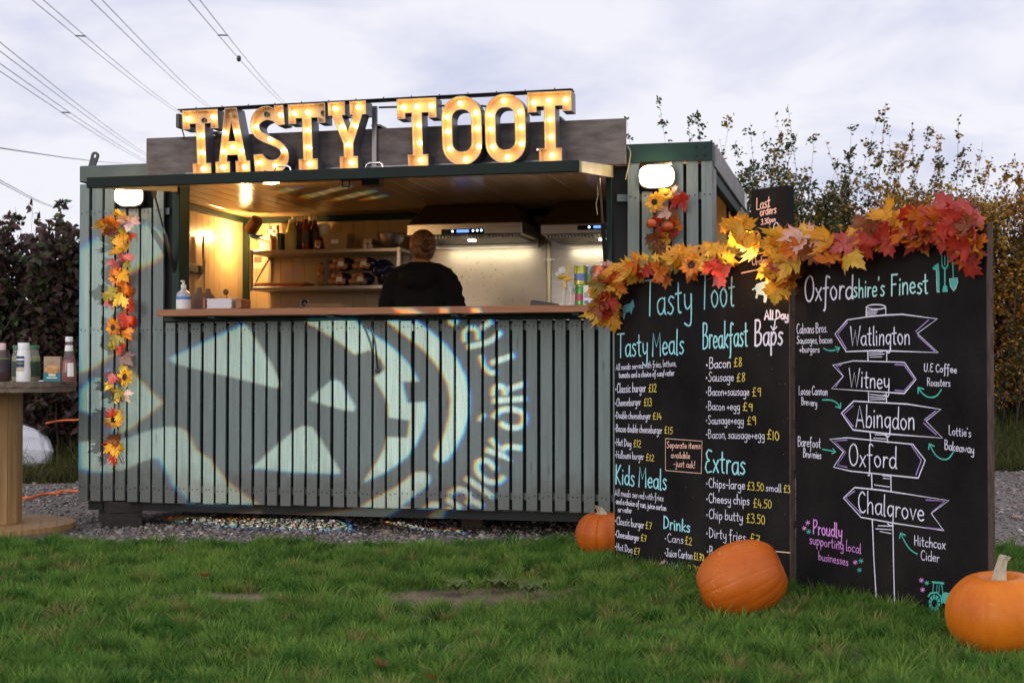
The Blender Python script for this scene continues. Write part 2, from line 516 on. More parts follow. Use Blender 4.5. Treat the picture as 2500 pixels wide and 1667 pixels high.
def lawn_grass():
    n = 470000
    y = 3.9 + (8.5 - 3.9) * RNG.random(n) ** 1.15
    hw = 0.385 * y + 1.35
    x = (RNG.random(n) * 2 - 1) * hw
    n1 = fnoise(x, y, 1.6, 3.1); n2 = fnoise(x, y, 5.0, 9.7)
    le = np.array([lawn_edge(a) for a in x])
    keep = (y < le + 0.05 * RNG.normal(size=n) + 0.1 * n2) & (RNG.random(n) < 0.72 + 0.55 * n2 + .25 * n1)
    for c, a, b in PATCHES:
        q = ((x - c.x) / a) ** 2 + ((y - c.y) / (b * 1.6)) ** 2
        keep &= (q > 0.55 + 1.1 * n2 + RNG.random(n) * .6) | (RNG.random(n) < 0.05)
    x, y, n1, n2 = x[keep], y[keep], n1[keep], n2[keep]
    n = len(x)
    h = np.clip(RNG.normal(0.033, 0.011, n) * (1 + .6 * n1 + .9 * n2), 0.010, 0.10)
    # longer tufts left standing against the boards
    A, B = np.array((0.45, 7.2)), np.array((1.9, 5.3))
    d = (B - A) / np.linalg.norm(B - A)
    q = np.stack([x, y], 1) - A
    s = q @ d; t = q @ np.array((-d[1], d[0]))
    near = (np.abs(t + .06) < .16) & (s > -.2) & (s < 2.5)
    h[near] *= 1.0 + 0.6 * RNG.random(near.sum())
    w = RNG.uniform(.0028, .0054, n)
    lean = np.clip(RNG.normal(.62, .25, n), .05, 1.05)
    mixv = np.clip(.5 + .6 * n1 - .5 * n2 + RNG.normal(0, .28, n), 0, 1)[:, None]
    cols = (1 - mixv) * np.array((0.046, 0.165, 0.022)) + mixv * np.array((0.190, 0.315, 0.058))
    dead = RNG.random(n) < 0.05 + .12 * np.clip(-n2, 0, 1)
    cols[dead] = np.array((0.30, 0.25, 0.10)) * RNG.uniform(.5, 1.1, (dead.sum(), 1))
    blades('lawn_grass', x, y, np.zeros(n) + .002, h, w, lean, cols, m_grass, 'short green lawn grass filling the foreground')
lawn_grass()
def lawn_tufts():
    k = 5200
    cy = 4.0 + 4.3 * RNG.random(k) ** 1.1; cx = (RNG.random(k) * 2 - 1) * (.385 * cy + 1.3)
    X, Y, H, LN, CL, SX, SY = [], [], [], [], [], [], []
    for i in range(k):
        if cy[i] > lawn_edge(cx[i]) - .03: continue
        if any(((cx[i] - c.x) / a) ** 2 + ((cy[i] - c.y) / (b * 1.6)) ** 2 < .8 for c, a, b in PATCHES): continue
        m = int(RNG.uniform(30, 85)); r = RNG.uniform(.012, .05)
        d = np.abs(RNG.normal(0, r, m)); a = RNG.uniform(0, 2 * PI, m)
        X.append(cx[i] + d * np.cos(a)); Y.append(cy[i] + d * np.sin(a))
        H.append(RNG.uniform(.045, .095) * RNG.uniform(.6, 1.15, m)); LN.append(np.clip(.35 + d / r * .28 + RNG.normal(0, .12, m), .1, 1.05))
        t = RNG.random(); base = (1 - t) * np.array((.020, .088, .014)) + t * np.array((.19, .30, .058))
        if RNG.random() < .07: base = np.array((.24, .22, .075))
        CL.append(base[None] * RNG.uniform(.7, 1.3, (m, 1))); SX.append(np.full(m, cx[i])); SY.append(np.full(m, cy[i]))
    x, y = np.concatenate(X), np.concatenate(Y); sx, sy = np.concatenate(SX), np.concatenate(SY)
    n = len(x)
    blades('grass_tufts', x, y, np.full(n, .002), np.concatenate(H), RNG.uniform(.003, .006, n), np.concatenate(LN), np.concatenate(CL), m_grass, 'thicker tufts of grass dotted over the lawn', 12, np.arctan2(y - sy, x - sx))
lawn_tufts()

# grassy bank with rough grass in front of the hedges
def bank_line(x): return 13.05 + 0.16 * x
def bank_h(x, y):
    t = y - bank_line(x)
    return 0 if t < 0 else 0.42 * min(1, t / 1.5) ** .8 * (0.85 + 0.15 * math.sin(x * 1.3))
mb = MB()
xs = [-14 + i * .5 for i in range(57)]
ts = [-.05, .25, .6, 1.0, 1.5, 2.2, 3.5, 6]
for x in xs:
    for t in ts:
        yy = bank_line(x) + t
        mb.v.append((x, yy, -0.002 + bank_h(x, yy)))
nT = len(ts)
for i in range(len(xs) - 1):
    for j in range(nT - 1):
        mb.f.append((i * nT + j, (i + 1) * nT + j, (i + 1) * nT + j + 1, i * nT + j + 1)); mb.m.append(0)
tag(mb.build('grass_bank', m_field, smooth=60), kind='structure')
def bank_grass():
    n = 60000
    x = np.concatenate([RNG.uniform(-7.5, -1.5, n // 2), RNG.uniform(2.4, 9.0, n // 2)])
    t = RNG.random(n) ** 1.3 * 1.9 - .1
    y = 13.05 + .16 * x + t
    z = np.array([bank_h(a, b) for a, b in zip(x, y)])
    h = np.clip(RNG.normal(.27, .09, n) * (0.7 + .25 * np.clip(t, 0, 1.5)), .05, .55)
    cl = fnoise(x, y, 1.3, 5)
    m = np.clip(.45 + .6 * cl + RNG.normal(0, .25, n), 0, 1)[:, None]
    cols = (1 - m) * np.array((0.045, 0.075, 0.018)) + m * np.array((0.17, 0.145, 0.06))
    blades('rough_grass', x, y, z, h, RNG.uniform(.006, .011, n), np.clip(RNG.normal(.7, .22, n), .1, 1.05), cols, m_grass, 'long rough grass on the bank under the hedges', 5)
bank_grass()

# ================================================================== THE KIOSK
ZB, ZS, ZTOP, LEN, DEP = 0.165, 1.268, 2.25, 3.94, 2.41
U0, U1 = 0.63, 3.365                                  # serving hatch opening
kiosk = thing('food_kiosk', 'grey green slatted container kiosk with its serving hatch propped open', 'kiosk', P0, RZ)
# slats
mb = MB()
pitch = 0.0843
u = 0.002; k = 0
rs = random.Random(4)
while u < LEN - 0.02:
    w = 0.0648 + rs.uniform(-.004, .004)
    u1 = min(u + w, LEN)
    top = ZS + rs.uniform(-.004, .003)
    if u1 < U0 + .004: top = 2.142
    elif u > U1 + .01: top = 2.146
    if u < 0.01: top = 2.135
    v0 = -0.022 + rs.uniform(-.003, .002)
    bot = ZB + rs.uniform(-.006, .004)
    lamp_l = 0.364 - .095 < (u + u1) / 2 < 0.364 + .095
    lamp_r = 3.636 - .10 < (u + u1) / 2 < 3.636 + .085
    if lamp_l: top = 1.975
    if lamp_r: top = 1.985
    # slight bow along the length makes each board its own
    tw = rs.uniform(-.0018, .0018)
    mb.add([(u, v0, bot), (u1, v0, bot), (u1, 0, bot), (u, 0, bot), (u + tw, v0, top), (u1 + tw, v0, top), (u1 + tw, 0, top), (u + tw, 0, top)],
           [(0, 1, 5, 4), (1, 2, 6, 5), (3, 0, 4, 7), (4, 5, 6, 7), (0, 3, 2, 1), (2, 3, 7, 6)])
    for zn in ([.245, 1.225] + ([1.955] if top > 1.5 else [])):
        for q in (.28, .72):
            mb.lathe([(.0045, 0), (.0045, .002)], 6, (u + (u1 - u) * q + rs.uniform(-.004, .004), v0 - .0015, zn + rs.uniform(-.006, .006)), Matrix.Rotation(-PI / 2, 3, 'X').inverted(), mi=1)
    u += pitch; k += 1
mb.build('slat_cladding', [m_slat, m_back], kiosk, bevel=.0025)
mb = MB()
for z in (.245, 1.225):
    mb.box(.01, LEN - .01, .002, .022, z - .02, z + .02)
mb.box(.01, U0 - .03, .002, .022, 1.935, 1.975); mb.box(U1 + .03, LEN - .01, .002, .022, 1.935, 1.975)
mb.build('batten', m_slat, kiosk)
mb = MB()   # dark liner behind the slats
mb.box(.004, U0, .024, .05, .17, 2.14); mb.box(U0, U1, .024, .05, .17, 1.262); mb.box(U1, LEN - .01, .024, .05, .17, 2.14)
mb.build('liner', m_back, kiosk)
# steel frame round the opening, sill beam, roof beams
mb = MB()
mb.box(U0 - .002, U0 + .05, -.018, .12, ZS + .005, 2.135)
mb.box(U1 - .03, U1 + .004, -.016, .10, ZS + .005, 2.135)
mb.box(U0 - .04, U1 + .01, -.045, .10, ZS + .001, ZS + .028)
mb.build('hatch_frame', m_green, kiosk, bevel=.004)
mb = MB()
mb.box(.0, LEN, -.03, .06, 2.147, ZTOP)
mb.build('roof_beam', m_beam, kiosk, bevel=.006)
mb = MB()
mb.box(3.42, LEN + .003, -.037, -.031, 2.150, ZTOP + .004)
for uu in (3.85, 3.90):
    for zz in (2.175, 2.225):
        mb.ball((uu, -.038, zz), .006, 8, 6)
mb.build('beam_cover', mat('beam_green', (0.009, 0.032, 0.026), .55, var=.25, vs=4, spec=.2), kiosk)
mb = MB()
mb.box(.0, LEN, .062, DEP, 2.215, ZTOP - .01)
mb.build('roof', m_dgrey, kiosk)
# side walls, back wall, floor
mb = MB(); mb.box(0.0, .024, .052, DEP, .17, 2.213); mb.box(.0, LEN, DEP - .03, DEP, .17, 2.213)
mb.build('outer_wall', m_slat, kiosk)
mb = MB(); mb.box(.03, LEN - .06, .06, DEP - .04, .15, .20)
mb.build('floor', m_dgrey, kiosk)
mb = MB()
for a in (.03, LEN - .13): mb.box(a, a + .10, .05, DEP, .10, .149)
mb.box(.14, LEN - .14, .06, .14, .10, .149)
mb.build('base_frame', m_back, kiosk)
# right side: steel posts, sloping-shaded side beam, doorway
mb = MB()
mb.box(LEN - .055, LEN + .004, -.001, .17, .17, 2.12)
mb.box(LEN - .055, LEN + .002, 2.02, DEP, .17, 2.12)
mb.build('corner_post', m_galv, kiosk, bevel=.006)
mb = MB(); mb.box(LEN - .05, LEN + .010, .062, DEP + .01, 2.121, ZTOP + .003)
mb.build('side_beam', m_galv, kiosk, bevel=.005)
mb = MB(); mb.box(LEN + .0125, LEN + .014, DEP - .26, DEP - .06, 2.13, 2.235)
mb.build('notice_plate', m_white, kiosk)
mb = MB()
mb.box(LEN - .05, LEN - .005, .172, .25, .2, 2.10); mb.box(LEN - .05, LEN - .005, 1.93, 2.018, .2, 2.10); mb.box(LEN - .05, LEN - .005, .252, 1.928, 2.05, 2.118)
mb.build('door_frame', m_green, kiosk, bevel=.004)
mb = MB(); mb.box(LEN - .045, LEN - .008, .252, 1.928, .2, .9)
mb.build('lower_panel', m_slat, kiosk)
dr = MB(); dr.box(LEN + .012, LEN + .30, 1.975, 2.015, .22, 2.06)
d = dr.build('door', m_green, kiosk, bevel=.005)
mb = MB()
for zz in (.5, 1.75): mb.tube([(LEN + .008, 1.968, zz), (LEN + .008, 1.968, zz + .12)], .012, 8)
mb.build('hinge', m_chrome, d)
# lining: cream boards on walls and ceiling
mb = MB()
y = .11
while y < DEP - .04:
    y2 = min(y + .1, DEP - .034)
    mb.box(.028, .040, y + .001, y2 - .001, .2, 2.16); y = y2
x = .042
while x < LEN - .07:
    x2 = min(x + .1, LEN - .062)
    mb.box(x + .001, x2 - .001, DEP - .046, DEP - .034, .2, 2.16); x = x2
mb.build('wall_lining', m_cream, kiosk, bevel=.0025)
m_ceil = mat('ceiling_panel', (0.60, 0.41, 0.19), 0.20, var=0.05, vs=5, island=0.03)
mb = MB()
x = .03
while x < LEN - .06:
    x2 = min(x + .13, LEN - .055)
    mb.box(x + .001, x2 - .001, .064, DEP - .034, 2.172, 2.19); x = x2
mb.build('ceiling', m_ceil, kiosk, bevel=.003)
mb = MB()   # dark green trims in the corners
mb.box(.041, .085, DEP - .098, DEP - .048, .2, 2.125)
mb.box(.041, LEN - .07, DEP - .08, DEP - .048, 2.126, 2.170)
mb.box(.041, .075, .122, DEP - .099, 2.126, 2.170)
mb.build('corner_trim', m_green, kiosk, bevel=.003)
# counter
mb = MB()
pts = [(U0 + .02, -.245), (U0 + .06, -.265), (U1 - .03, -.265), (U1 + .01, -.25), (U1 + .01, .36), (U0 + .055, .36), (U0 + .055, -.02), (U0 + .005, -.02), (U0 + .005, -.22)]
top, bot = 1.335, 1.297
n = len(pts)
tri = tessellate_polygon([[Vector((a, b, 0)) for a, b in pts]])
mb.add([(a, b, top) for a, b in pts], [tuple(t) for t in tri]); mb.add([(a, b, bot) for a, b in pts], [tuple(t) for t in tri])
mb.add([(a, b, top) for a, b in pts] + [(a, b, bot) for a, b in pts], [(i, (i + 1) % n, n + (i + 1) % n, n + i) for i in range(n)])
mb.build('counter', m_wood, kiosk, bevel=.004)
mb = MB()
for uu in (1.0, 1.75, 2.5, 3.2): mb.obox((uu, -.14, 1.288), (.04, .2, .014))
mb.build('counter_bracket', m_green, kiosk)
# hook rod hanging under the counter
hk = [kp(856 * 1.063, 735 * 1.063, -.12), kp(853 * 1.063, 752 * 1.063, -.11), kp(862 * 1.063, 790 * 1.063, -.08), kp(868 * 1.063, 848 * 1.063, -.035)]
mb = MB(); mb.tube([(hk[0][0], -.12, 1.30), (hk[1][0], -.11, hk[1][1]), (hk[2][0], -.08, hk[2][1]), (hk[3][0], -.04, hk[3][1])], .006, 7)
rod = mb.build('stay_rod', m_black, kiosk, smooth=60)
mb = MB(); mb.ball((hk[3][0], -.04, hk[3][1] - .008), (.018, .014, .016), 10, 7)
mb.build('knob', m_dgrey, rod, smooth=60)
# raised hatch
hat = []
def hz(v): return 2.135 + (v) * 0.112          # slopes down towards the front
HV = -.985
mb = MB()
a, b = U0 + .025, U1
mb.add([(a, 0, hz(0)), (b, 0, hz(0)), (b, HV, hz(HV)), (a, HV, hz(HV)), (a, 0, hz(0) - .02), (b, 0, hz(0) - .02), (b, HV, hz(HV) - .02), (a, HV, hz(HV) - .02)],
       [(0, 1, 2, 3), (4, 5, 6, 7), (0, 1, 5, 4), (1, 2, 6, 5), (2, 3, 7, 6), (3, 0, 4, 7)])
hatch = mb.build('serving_hatch', m_green, kiosk)
mb = MB(); mb.box(a - .04, b + .0, HV - .012, HV + .012, hz(HV) - .052, hz(HV) + .006)
mb.build('front_flange', mat('flange', (0.004, 0.012, 0.009), .6, var=.3, vs=3, spec=.2), hatch, bevel=.003)
mb = MB()
for (x0, x1) in ((b - .012, b + .012), (a - .012, a + .012)):
    mb = MB()
    mb.add([(x0, -.02, hz(0) - .065), (x1, -.02, hz(0) - .065), (x1, HV + .014, hz(HV) - .052), (x0, HV + .014, hz(HV) - .052), (x0, -.02, hz(0) + .003), (x1, -.02, hz(0) + .003), (x1, HV + .014, hz(HV) + .003), (x0, HV + .014, hz(HV) + .003)],
           [(0, 1, 2, 3), (4, 5, 6, 7), (0, 1, 5, 4), (1, 2, 6, 5), (2, 3, 7, 6), (3, 0, 4, 7)])
    mb.build("side_flange", mat("flange_cream", (0.42, 0.36, 0.20), .45, var=.2), hatch)
mb = MB()
x = a + .014
while x < b - .014:
    x2 = min(x + .13, b - .013)
    mb.add([(x + .001, -.01, hz(0) - .022), (x2 - .001, -.01, hz(0) - .022), (x2 - .001, HV + .013, hz(HV) - .022), (x + .001, HV + .013, hz(HV) - .022),
            (x + .001, -.01, hz(0) - .034), (x2 - .001, -.01, hz(0) - .034), (x2 - .001, HV + .013, hz(HV) - .034), (x + .001, HV + .013, hz(HV) - .034)],
           [(0, 1, 2, 3), (4, 5, 6, 7), (0, 1, 5, 4), (1, 2, 6, 5), (2, 3, 7, 6), (3, 0, 4, 7)])
    x = x2
mb.build('soffit', m_ceil, hatch, bevel=.003)
for pxh in (690, 914):
    uu, _ = kp(pxh, 405, -.93)
    z0 = hz(-.93)
    mb = MB(); mb.tube([(uu - .05, -.93, z0), (uu - .042, -.93, z0 + .024), (uu - .03, -.93, z0 + .032), (uu + .03, -.93, z0 + .032), (uu + .042, -.93, z0 + .024), (uu + .05, -.93, z0)], .005, 7)
    mb.build('handle', m_chrome, hatch, smooth=60)
# catch under the hatch
uc, zc = kp(910, 452, -.75)
mb = MB(); mb.box(uc - .05, uc + .05, -.79, -.71, hz(-.75) - .085, hz(-.75) - .036); mb.box(uc - .18, uc - .051, -.77, -.75, hz(-.75) - .055, hz(-.75) - .042)
mb.tube([(uc - .17, -.76, hz(-.75) - .05), (uc - .17, -.76, hz(-.75) - .085), (uc - .13, -.76, hz(-.75) - .085), (uc - .13, -.76, hz(-.75) - .05)], .006, 6)
mb.build('catch', m_black, hatch, bevel=.004)
# gas struts
for (uu, sgn) in ((U0 + .015, 1), (U1 - .035, -1)):
    vt = -.28 if sgn > 0 else -.20
    zt = hz(vt) - .07
    pb = Vector((uu, .01, 1.55)); pt = Vector((uu, vt, zt))
    pm = pb.lerp(pt, .52)
    mb = MB(); mb.tube([pb, pm], .013, 10); mb.tube([pb + Vector((0, 0, -.02)), pb + Vector((0, 0, .02))], .017, 8)
    st = mb.build('gas_strut', m_black, hatch, smooth=50)
    mb = MB(); mb.tube([pm, pt], .006, 8)
    mb.build('piston_rod', m_dgrey if sgn > 0 else m_chrome, st, smooth=50)
    mb = MB()
    mb.prism([[(vt - .045, hz(vt) - .034), (vt + .045, hz(vt) - .034), (vt + .012, hz(vt) - .105), (vt - .012, hz(vt) - .105)]], -.004, .004)
    br = mb.build('strut_bracket', m_dgrey if sgn > 0 else mat('zinc', (.5, .45, .28), .4, .6), st)
    br.rotation_euler = (0, 0, PI / 2); br.location = (uu + .0, 0, 0)
# tassel of torn strap by the right strut
mb = MB(); mb.tube([(U1 - .05, -.2, 2.02), (U1 - .045, -.2, 1.95), (U1 - .055, -.2, 1.90), (U1 - .047, -.2, 1.84)], .003, 5)
mb.build('loose_strap', mat('strap', (.4, .36, .2), .7), hatch)
# weathered fascia board carrying the sign
mb = MB(); mb.box(.475, 3.457, -.062, -.038, 2.138, 2.40)
mb.build('fascia_board', m_fascia, kiosk, bevel=.004)
uu, zz = kp(1313, 366, -.064)
mb = MB(); mb.lathe([(.011, 0), (.011, .006), (.006, .009)], 12, (uu, -.063, zz), Matrix.Rotation(PI / 2, 3, 'X'))
mb.build('bolt', m_chrome, kiosk)
# lifting eye on the roof corner
ue, ze = kp(228, 405, .03)
mb = MB()
ol = [(-.035, 0), (.012, 0), (.034, .055)] + [(.012 + .027 * math.cos(t), .07 + .027 * math.sin(t)) for t in [i * PI / 7 for i in range(8)]] + [(-.020, .05)]
hl = [(.011 + .011 * math.cos(t), .07 + .013 * math.sin(t)) for t in [i * 2 * PI / 12 for i in range(12)]]
mb.prism([ol, hl], -.006, .006)
mb.build('lifting_eye', m_dgrey, kiosk, loc=(ue, .03, ZTOP - .002))
# loose wire hanging off the fascia end
mb = MB(); mb.tube(catmull([(3.466, -.05, 2.24), (3.485, -.07, 2.20), (3.475, -.075, 2.13), (3.462, -.07, 2.08), (3.455, -.065, 2.05)], 4), .003, 6)
mb.build('loose_wire', mat('wire_tan', (.35, .27, .16), .6), kiosk)

# timber blocks and packing under the kiosk
def block(loc, rz, parts, label, name='timber_block', m=None, cat='block', group='packing under the kiosk'):
    t = thing(name, label, cat, loc, rz, group)
    for (x0, x1, y0, y1, z0, z1) in parts:
        b = MB(); b.box(x0, x1, y0, y1, z0, z1); b.build('timber', m or m_blockwood, t, bevel=.005)
    return t
cn = gp(268, 1290)
block((cn.x, cn.y, 0), R(-62), [(-.33, -.17, .0, .2, .0, .088), (-.33, -.17, .0, .2, .089, .16), (-.168, 0, .0, .2, .0, .088), (-.168, 0, .0, .2, .089, .16)], 'dark stacked timber block under the left front corner')
c2 = gp(700, 1258)
block((c2.x, c2.y + .25, 0), RZ, [(-.16, .16, 0, .3, .135, .16), (-.16, -.12, 0, .3, 0, .13), (.02, .06, 0, .3, 0, .13)], 'pale pallet timber packed under the middle of the kiosk', m=m_oldwood)
c3 = gp(1152, 1287)
block((c3.x, c3.y, 0), RZ, [(-.07, .07, 0, .12, 0, .075)], 'reddish brick on the gravel under the slats', name='brick', m=mat('brick', (.10, .065, .05), .9, var=.3, vs=20, bump=.4), cat='brick')
block((c3.x + .01, c3.y + .03, .076), RZ, [(-.08, .08, 0, .1, 0, .012), (-.08, -.065, 0, .1, .013, .09), (.065, .08, 0, .1, .013, .09)], 'small wooden packing frame standing on the brick', m=m_oldwood)
block((P0 + Vector((3.2, -.45, 0))), RZ, [(0, .3, 0, .25, 0, .15)], 'dark timber block under the right front corner behind the pumpkin')
block(KW(.1, 2.0, 0), RZ, [(0, .3, 0, .25, 0, .15)], 'dark timber block under the left rear corner')
block(KW(3.5, 2.0, 0), RZ, [(0, .3, 0, .25, 0, .15)], 'dark timber block under the right rear corner')

# ================================================================== THE MARQUEE SIGN
def c2_(x, y): return (400 + .2551 * x, 200 + .2551 * y)
def c3_(x, y): return (900 + .2806 * x, 200 + .2806 * y)
SV, SZ, SL = -.19, 2.14, -.10                           # front plane of the letters, leaning forward
def sp(p): return kp(p[0], p[1], SV, SL, SZ)
def lean_v(z, d=0): return SV + SL * (z - SZ) + d
GT = [(0, 1), (1, 1), (1, .71), (.79, .71), (.79, .79), (.63, .79), (.63, .19), (.76, .19), (.76, 0), (.24, 0), (.24, .19), (.37, .19), (.37, .79), (.21, .79), (.21, .71), (0, .71)]
GA = [(.33, 1), (.67, 1), (.90, .2), (1, .2), (1, 0), (.58, 0), (.58, .2), (.665, .2), (.64, .29), (.36, .29), (.335, .2), (.42, .2), (.42, 0), (0, 0), (0, .2), (.10, .2)]
GY = [(0, 1), (.45, 1), (.45, .80), (.365, .80), (.51, .56), (.65, .80), (.57, .80), (.57, 1), (1, 1), (1, .80), (.90, .80), (.64, .38), (.64, .2), (.75, .2), (.75, 0), (.27, 0), (.27, .2), (.38, .2), (.38, .38), (.10, .80), (0, .80)]
sraw1 = [(1095, 425), (1060, 387), (1000, 364), (945, 382), (915, 420), (932, 468), (1000, 512), (1090, 560), (1160, 620), (1192, 690), (1182, 780), (1130, 850), (1060, 873), (990, 866), (950, 845)]
sraw2 = [(940, 688), (968, 728), (1015, 748), (1070, 742), (1108, 708), (1112, 668), (1080, 636), (1020, 605), (930, 565), (860, 510), (830, 440), (836, 350), (876, 278), (950, 236), (1020, 236), (1066, 262)]
GS = [(1066, 230), (1155, 228), (1166, 415)] + catmull(sraw1, 3) + [(948, 876), (858, 876), (848, 690)] + catmull(sraw2, 3)
GS = [((x - 828) / (1192 - 828), (876 - y) / (876 - 230)) for x, y in GS]
def rrect(x0, x1, z0, z1, rx, rz, n=7):
    out = []
    for cx, cz, a0 in ((x1 - rx, z1 - rz, 0), (x0 + rx, z1 - rz, 90), (x0 + rx, z0 + rz, 180), (x1 - rx, z0 + rz, 270)):
        for i in range(n + 1):
            t = R(a0 + 90 * i / n)
            out.append((cx + rx * math.cos(t), cz + rz * math.sin(t)))
    return out
GO = rrect(0, 1, 0, 1, .5, .30)
GOH = rrect(.265, .735, .2, .8, .2, .13)
# letter, outlines, (top-left, top-right x at the top), base x range, bulbs ('d' dark socket)
LET = [
    ('T', [GT], c2_, (172, 515, 268), (280, 455, 898), [(232, 358), (372, 365, 'd'), (478, 340), (362, 515), (372, 680), (382, 835)]),
    ('A', [GA, [(.5, .8), (.405, .5), (.595, .5)]], c2_, (480, 815, 250), (480, 830, 886), [(650, 320, 'u'), (585, 487), (702, 480), (665, 628), (580, 668), (745, 660), (567, 820), (778, 818)]),
    ('S', [GS], c2_, (822, 1180, 230), (845, 1196, 876), [(973, 305, 'd'), (1122, 320), (890, 432), (1020, 553), (1150, 655), (1070, 805), (915, 778)]),
    ('T', [GT], c2_, (1185, 1540, 210), (1293, 1478, 860), [(1250, 303), (1380, 296), (1516, 295, 'd'), (1380, 465), (1387, 628), (1395, 787)]),
    ('Y', [GY], c2_, (1560, 1926, 188), (1695, 1858, 842), [(1640, 258), (1863, 245), (1712, 433), (1835, 423), (1770, 603), (1797, 775)]),
    ('T', [GT], c3_, (235, 580, 144), (352, 527, 746), [(300, 226), (424, 217), (548, 213), (438, 378), (446, 532), (455, 685)]),
    ('O', [GO, GOH], c3_, (626, 975, 122), (650, 992, 727), [(798, 190), (935, 276), (945, 407), (960, 563), (848, 677), (707, 585), (690, 433), (685, 308)]),
    ('O', [GO, GOH], c3_, (1003, 1358, 102), (1025, 1370, 710), [(1175, 166), (1320, 266), (1328, 398), (1330, 541), (1210, 657), (1080, 570), (1067, 415), (1062, 290)]),
    ('T', [GT], c3_, (1378, 1764, 84), (1492, 1675, 692), [(1440, 182), (1570, 166), (1715, 158), (1580, 330), (1587, 482), (1597, 645)]),
]
m_let = mat('sign_face', (0.60, 0.40, 0.17), 0.45, col2=(.76, .54, .27), vs=5)
m_rim = mat('sign_rim', (0.17, 0.165, 0.18), 0.42, 0.55, var=.12, vs=8)
m_rimin = mat('sign_rim_inside', (0.60, 0.42, 0.26), 0.4)
m_bulb = mat('lit_bulb', (1, .9, .7), 0.2, emit=10, emit_col=(1.0, 0.60, 0.19))
m_bulboff = mat('unlit_bulb', (.5, .33, .12), 0.08, spec=.8)
sign = thing('marquee_sign', 'lit marquee sign of metal letters reading TASTY TOOT on the roof', 'sign', P0, RZ)
DEPTH, REC = .115, .045
for ch, loops, cf, (xl, xr, yt), (bl, br, yb), bulbs in LET:
    ua, za = sp(cf(xl, yt)); ub, zb = sp(cf(xr, yt)); uc_, zc_ = sp(cf((bl + br) / 2, yb))
    w = ub - ua
    ztop_l = (za + zb) / 2
    cu = (ua + ub) / 2
    if ch in 'SO': cu = (cu + uc_) / 2
    else: cu = (cu + uc_) / 2
    zbot = zc_
    H = ztop_l - zbot
    def tr(p): return (cu + (p[0] - .5) * w, zbot + p[1] * H)
    LL = [[tr(p) for p in L] for L in loops]
    mb = MB()
    tri = tessellate_polygon([[Vector((x, z, 0)) for x, z in L] for L in LL])
    flat = [p for L in LL for p in L]
    for dd, mi in ((REC, 0), (DEPTH, 1)):
        mb.add([(x, lean_v(z, dd), z) for x, z in flat], [tuple(t) for t in tri], mi)
    th = .004
    for li, L in enumerate(LL):
        n = len(L)
        # inward offset for sheet thickness
        area = sum(L[i][0] * L[(i + 1) % n][1] - L[(i + 1) % n][0] * L[i][1] for i in range(n))
        sg = 1 if area > 0 else -1
        if li: sg = -sg
        In = []
        for i in range(n):
            p0, p1, p2 = L[i - 1], L[i], L[(i + 1) % n]
            e1 = Vector((p1[0] - p0[0], p1[1] - p0[1])).normalized(); e2 = Vector((p2[0] - p1[0], p2[1] - p1[1])).normalized()
            n1, n2 = Vector((-e1.y, e1.x)) * sg, Vector((-e2.y, e2.x)) * sg
            b = (n1 + n2); b = b / max(b.length_squared / 2, .5)
            In.append((p1[0] + b.x * th, p1[1] + b.y * th))
        vs = [(x, lean_v(z), z) for x, z in L] + [(x, lean_v(z, DEPTH), z) for x, z in L]
        mb.add(vs, [(i, (i + 1) % n, n + (i + 1) % n, n + i) for i in range(n)], 1)
        vs = [(x, lean_v(z), z) for x, z in In] + [(x, lean_v(z, REC), z) for x, z in In]
        mb.add(vs, [(i, (i + 1) % n, n + (i + 1) % n, n + i) for i in range(n)], 2)
        vs = [(x, lean_v(z), z) for x, z in L] + [(x, lean_v(z), z) for x, z in In]
        mb.add(vs, [(i, (i + 1) % n, n + (i + 1) % n, n + i) for i in range(n)], 2)
    lt = mb.build('letter', [m_let, m_rim, m_rimin], sign, fix=False)
    lt['label'] = 'marquee letter %s' % ch
    # bulbs
    Rb = Matrix.Rotation(PI / 2, 3, 'X')
    for bb in bulbs:
        uu, zz = kp(*cf(bb[0], bb[1]), SV + .02, SL, SZ)
        vv = lean_v(zz, REC)
        st = bb[2] if len(bb) > 2 else 'l'
        if st == 'd':
            mb = MB(); mb.lathe([(.016, 0), (.016, .012), (.010, .012), (.009, .004), (.0, .004)], 14, (uu, vv - .001, zz), Rb, cap=False)
            mb.build('socket', m_black, lt, smooth=40)
        else:
            mb = MB(); mb.lathe([(.009, 0), (.009, .012), (.0135, .023), (.0145, .030), (.012, .038), (.007, .043), (.0, .044)], 12, (uu, vv - .002, zz), Rb, cap=False)
            mb.build('bulb', m_bulb if st == 'l' else m_bulboff, lt, smooth=60)
# frame: top rail, uprights, base rail
mb = MB()
uL, zL = kp(*c2_(170, 272), SV + .06, SL, SZ); uR, zR = kp(*c3_(1772, 68), SV + .06, SL, SZ)
def rail(u): return zL + (zR - zL) * (u - uL) / (uR - uL) - .006
va = lean_v(2.55, .06)
mb.tube([(uL - .005, va, rail(uL)), (uR + .004, va, rail(uR))], .013, 4)
mb.add([(uL - .005, va - .05, rail(uL) + .004), (uR + .004, va - .05, rail(uR) + .004), (uR + .004, va + .05, rail(uR) + .004), (uL - .005, va + .05, rail(uL) + .004), (uL - .005, va - .05, rail(uL)), (uR + .004, va - .05, rail(uR)), (uR + .004, va + .05, rail(uR)), (uL - .005, va + .05, rail(uL))],
       [(0, 1, 2, 3), (4, 5, 6, 7), (0, 1, 5, 4), (1, 2, 6, 5), (2, 3, 7, 6), (3, 0, 4, 7)])
mb.build('top_rail', m_dgrey, sign)
for i in range(14):
    uu = uL + .1 + (uR - uL - .2) * i / 13
    b = MB(); b.lathe([(.008, 0), (.008, .006), (.004, .006), (.004, .014)], 6, (uu, va - .01, rail(uu) + .004)); b.build('bolt', m_dgrey, sign)
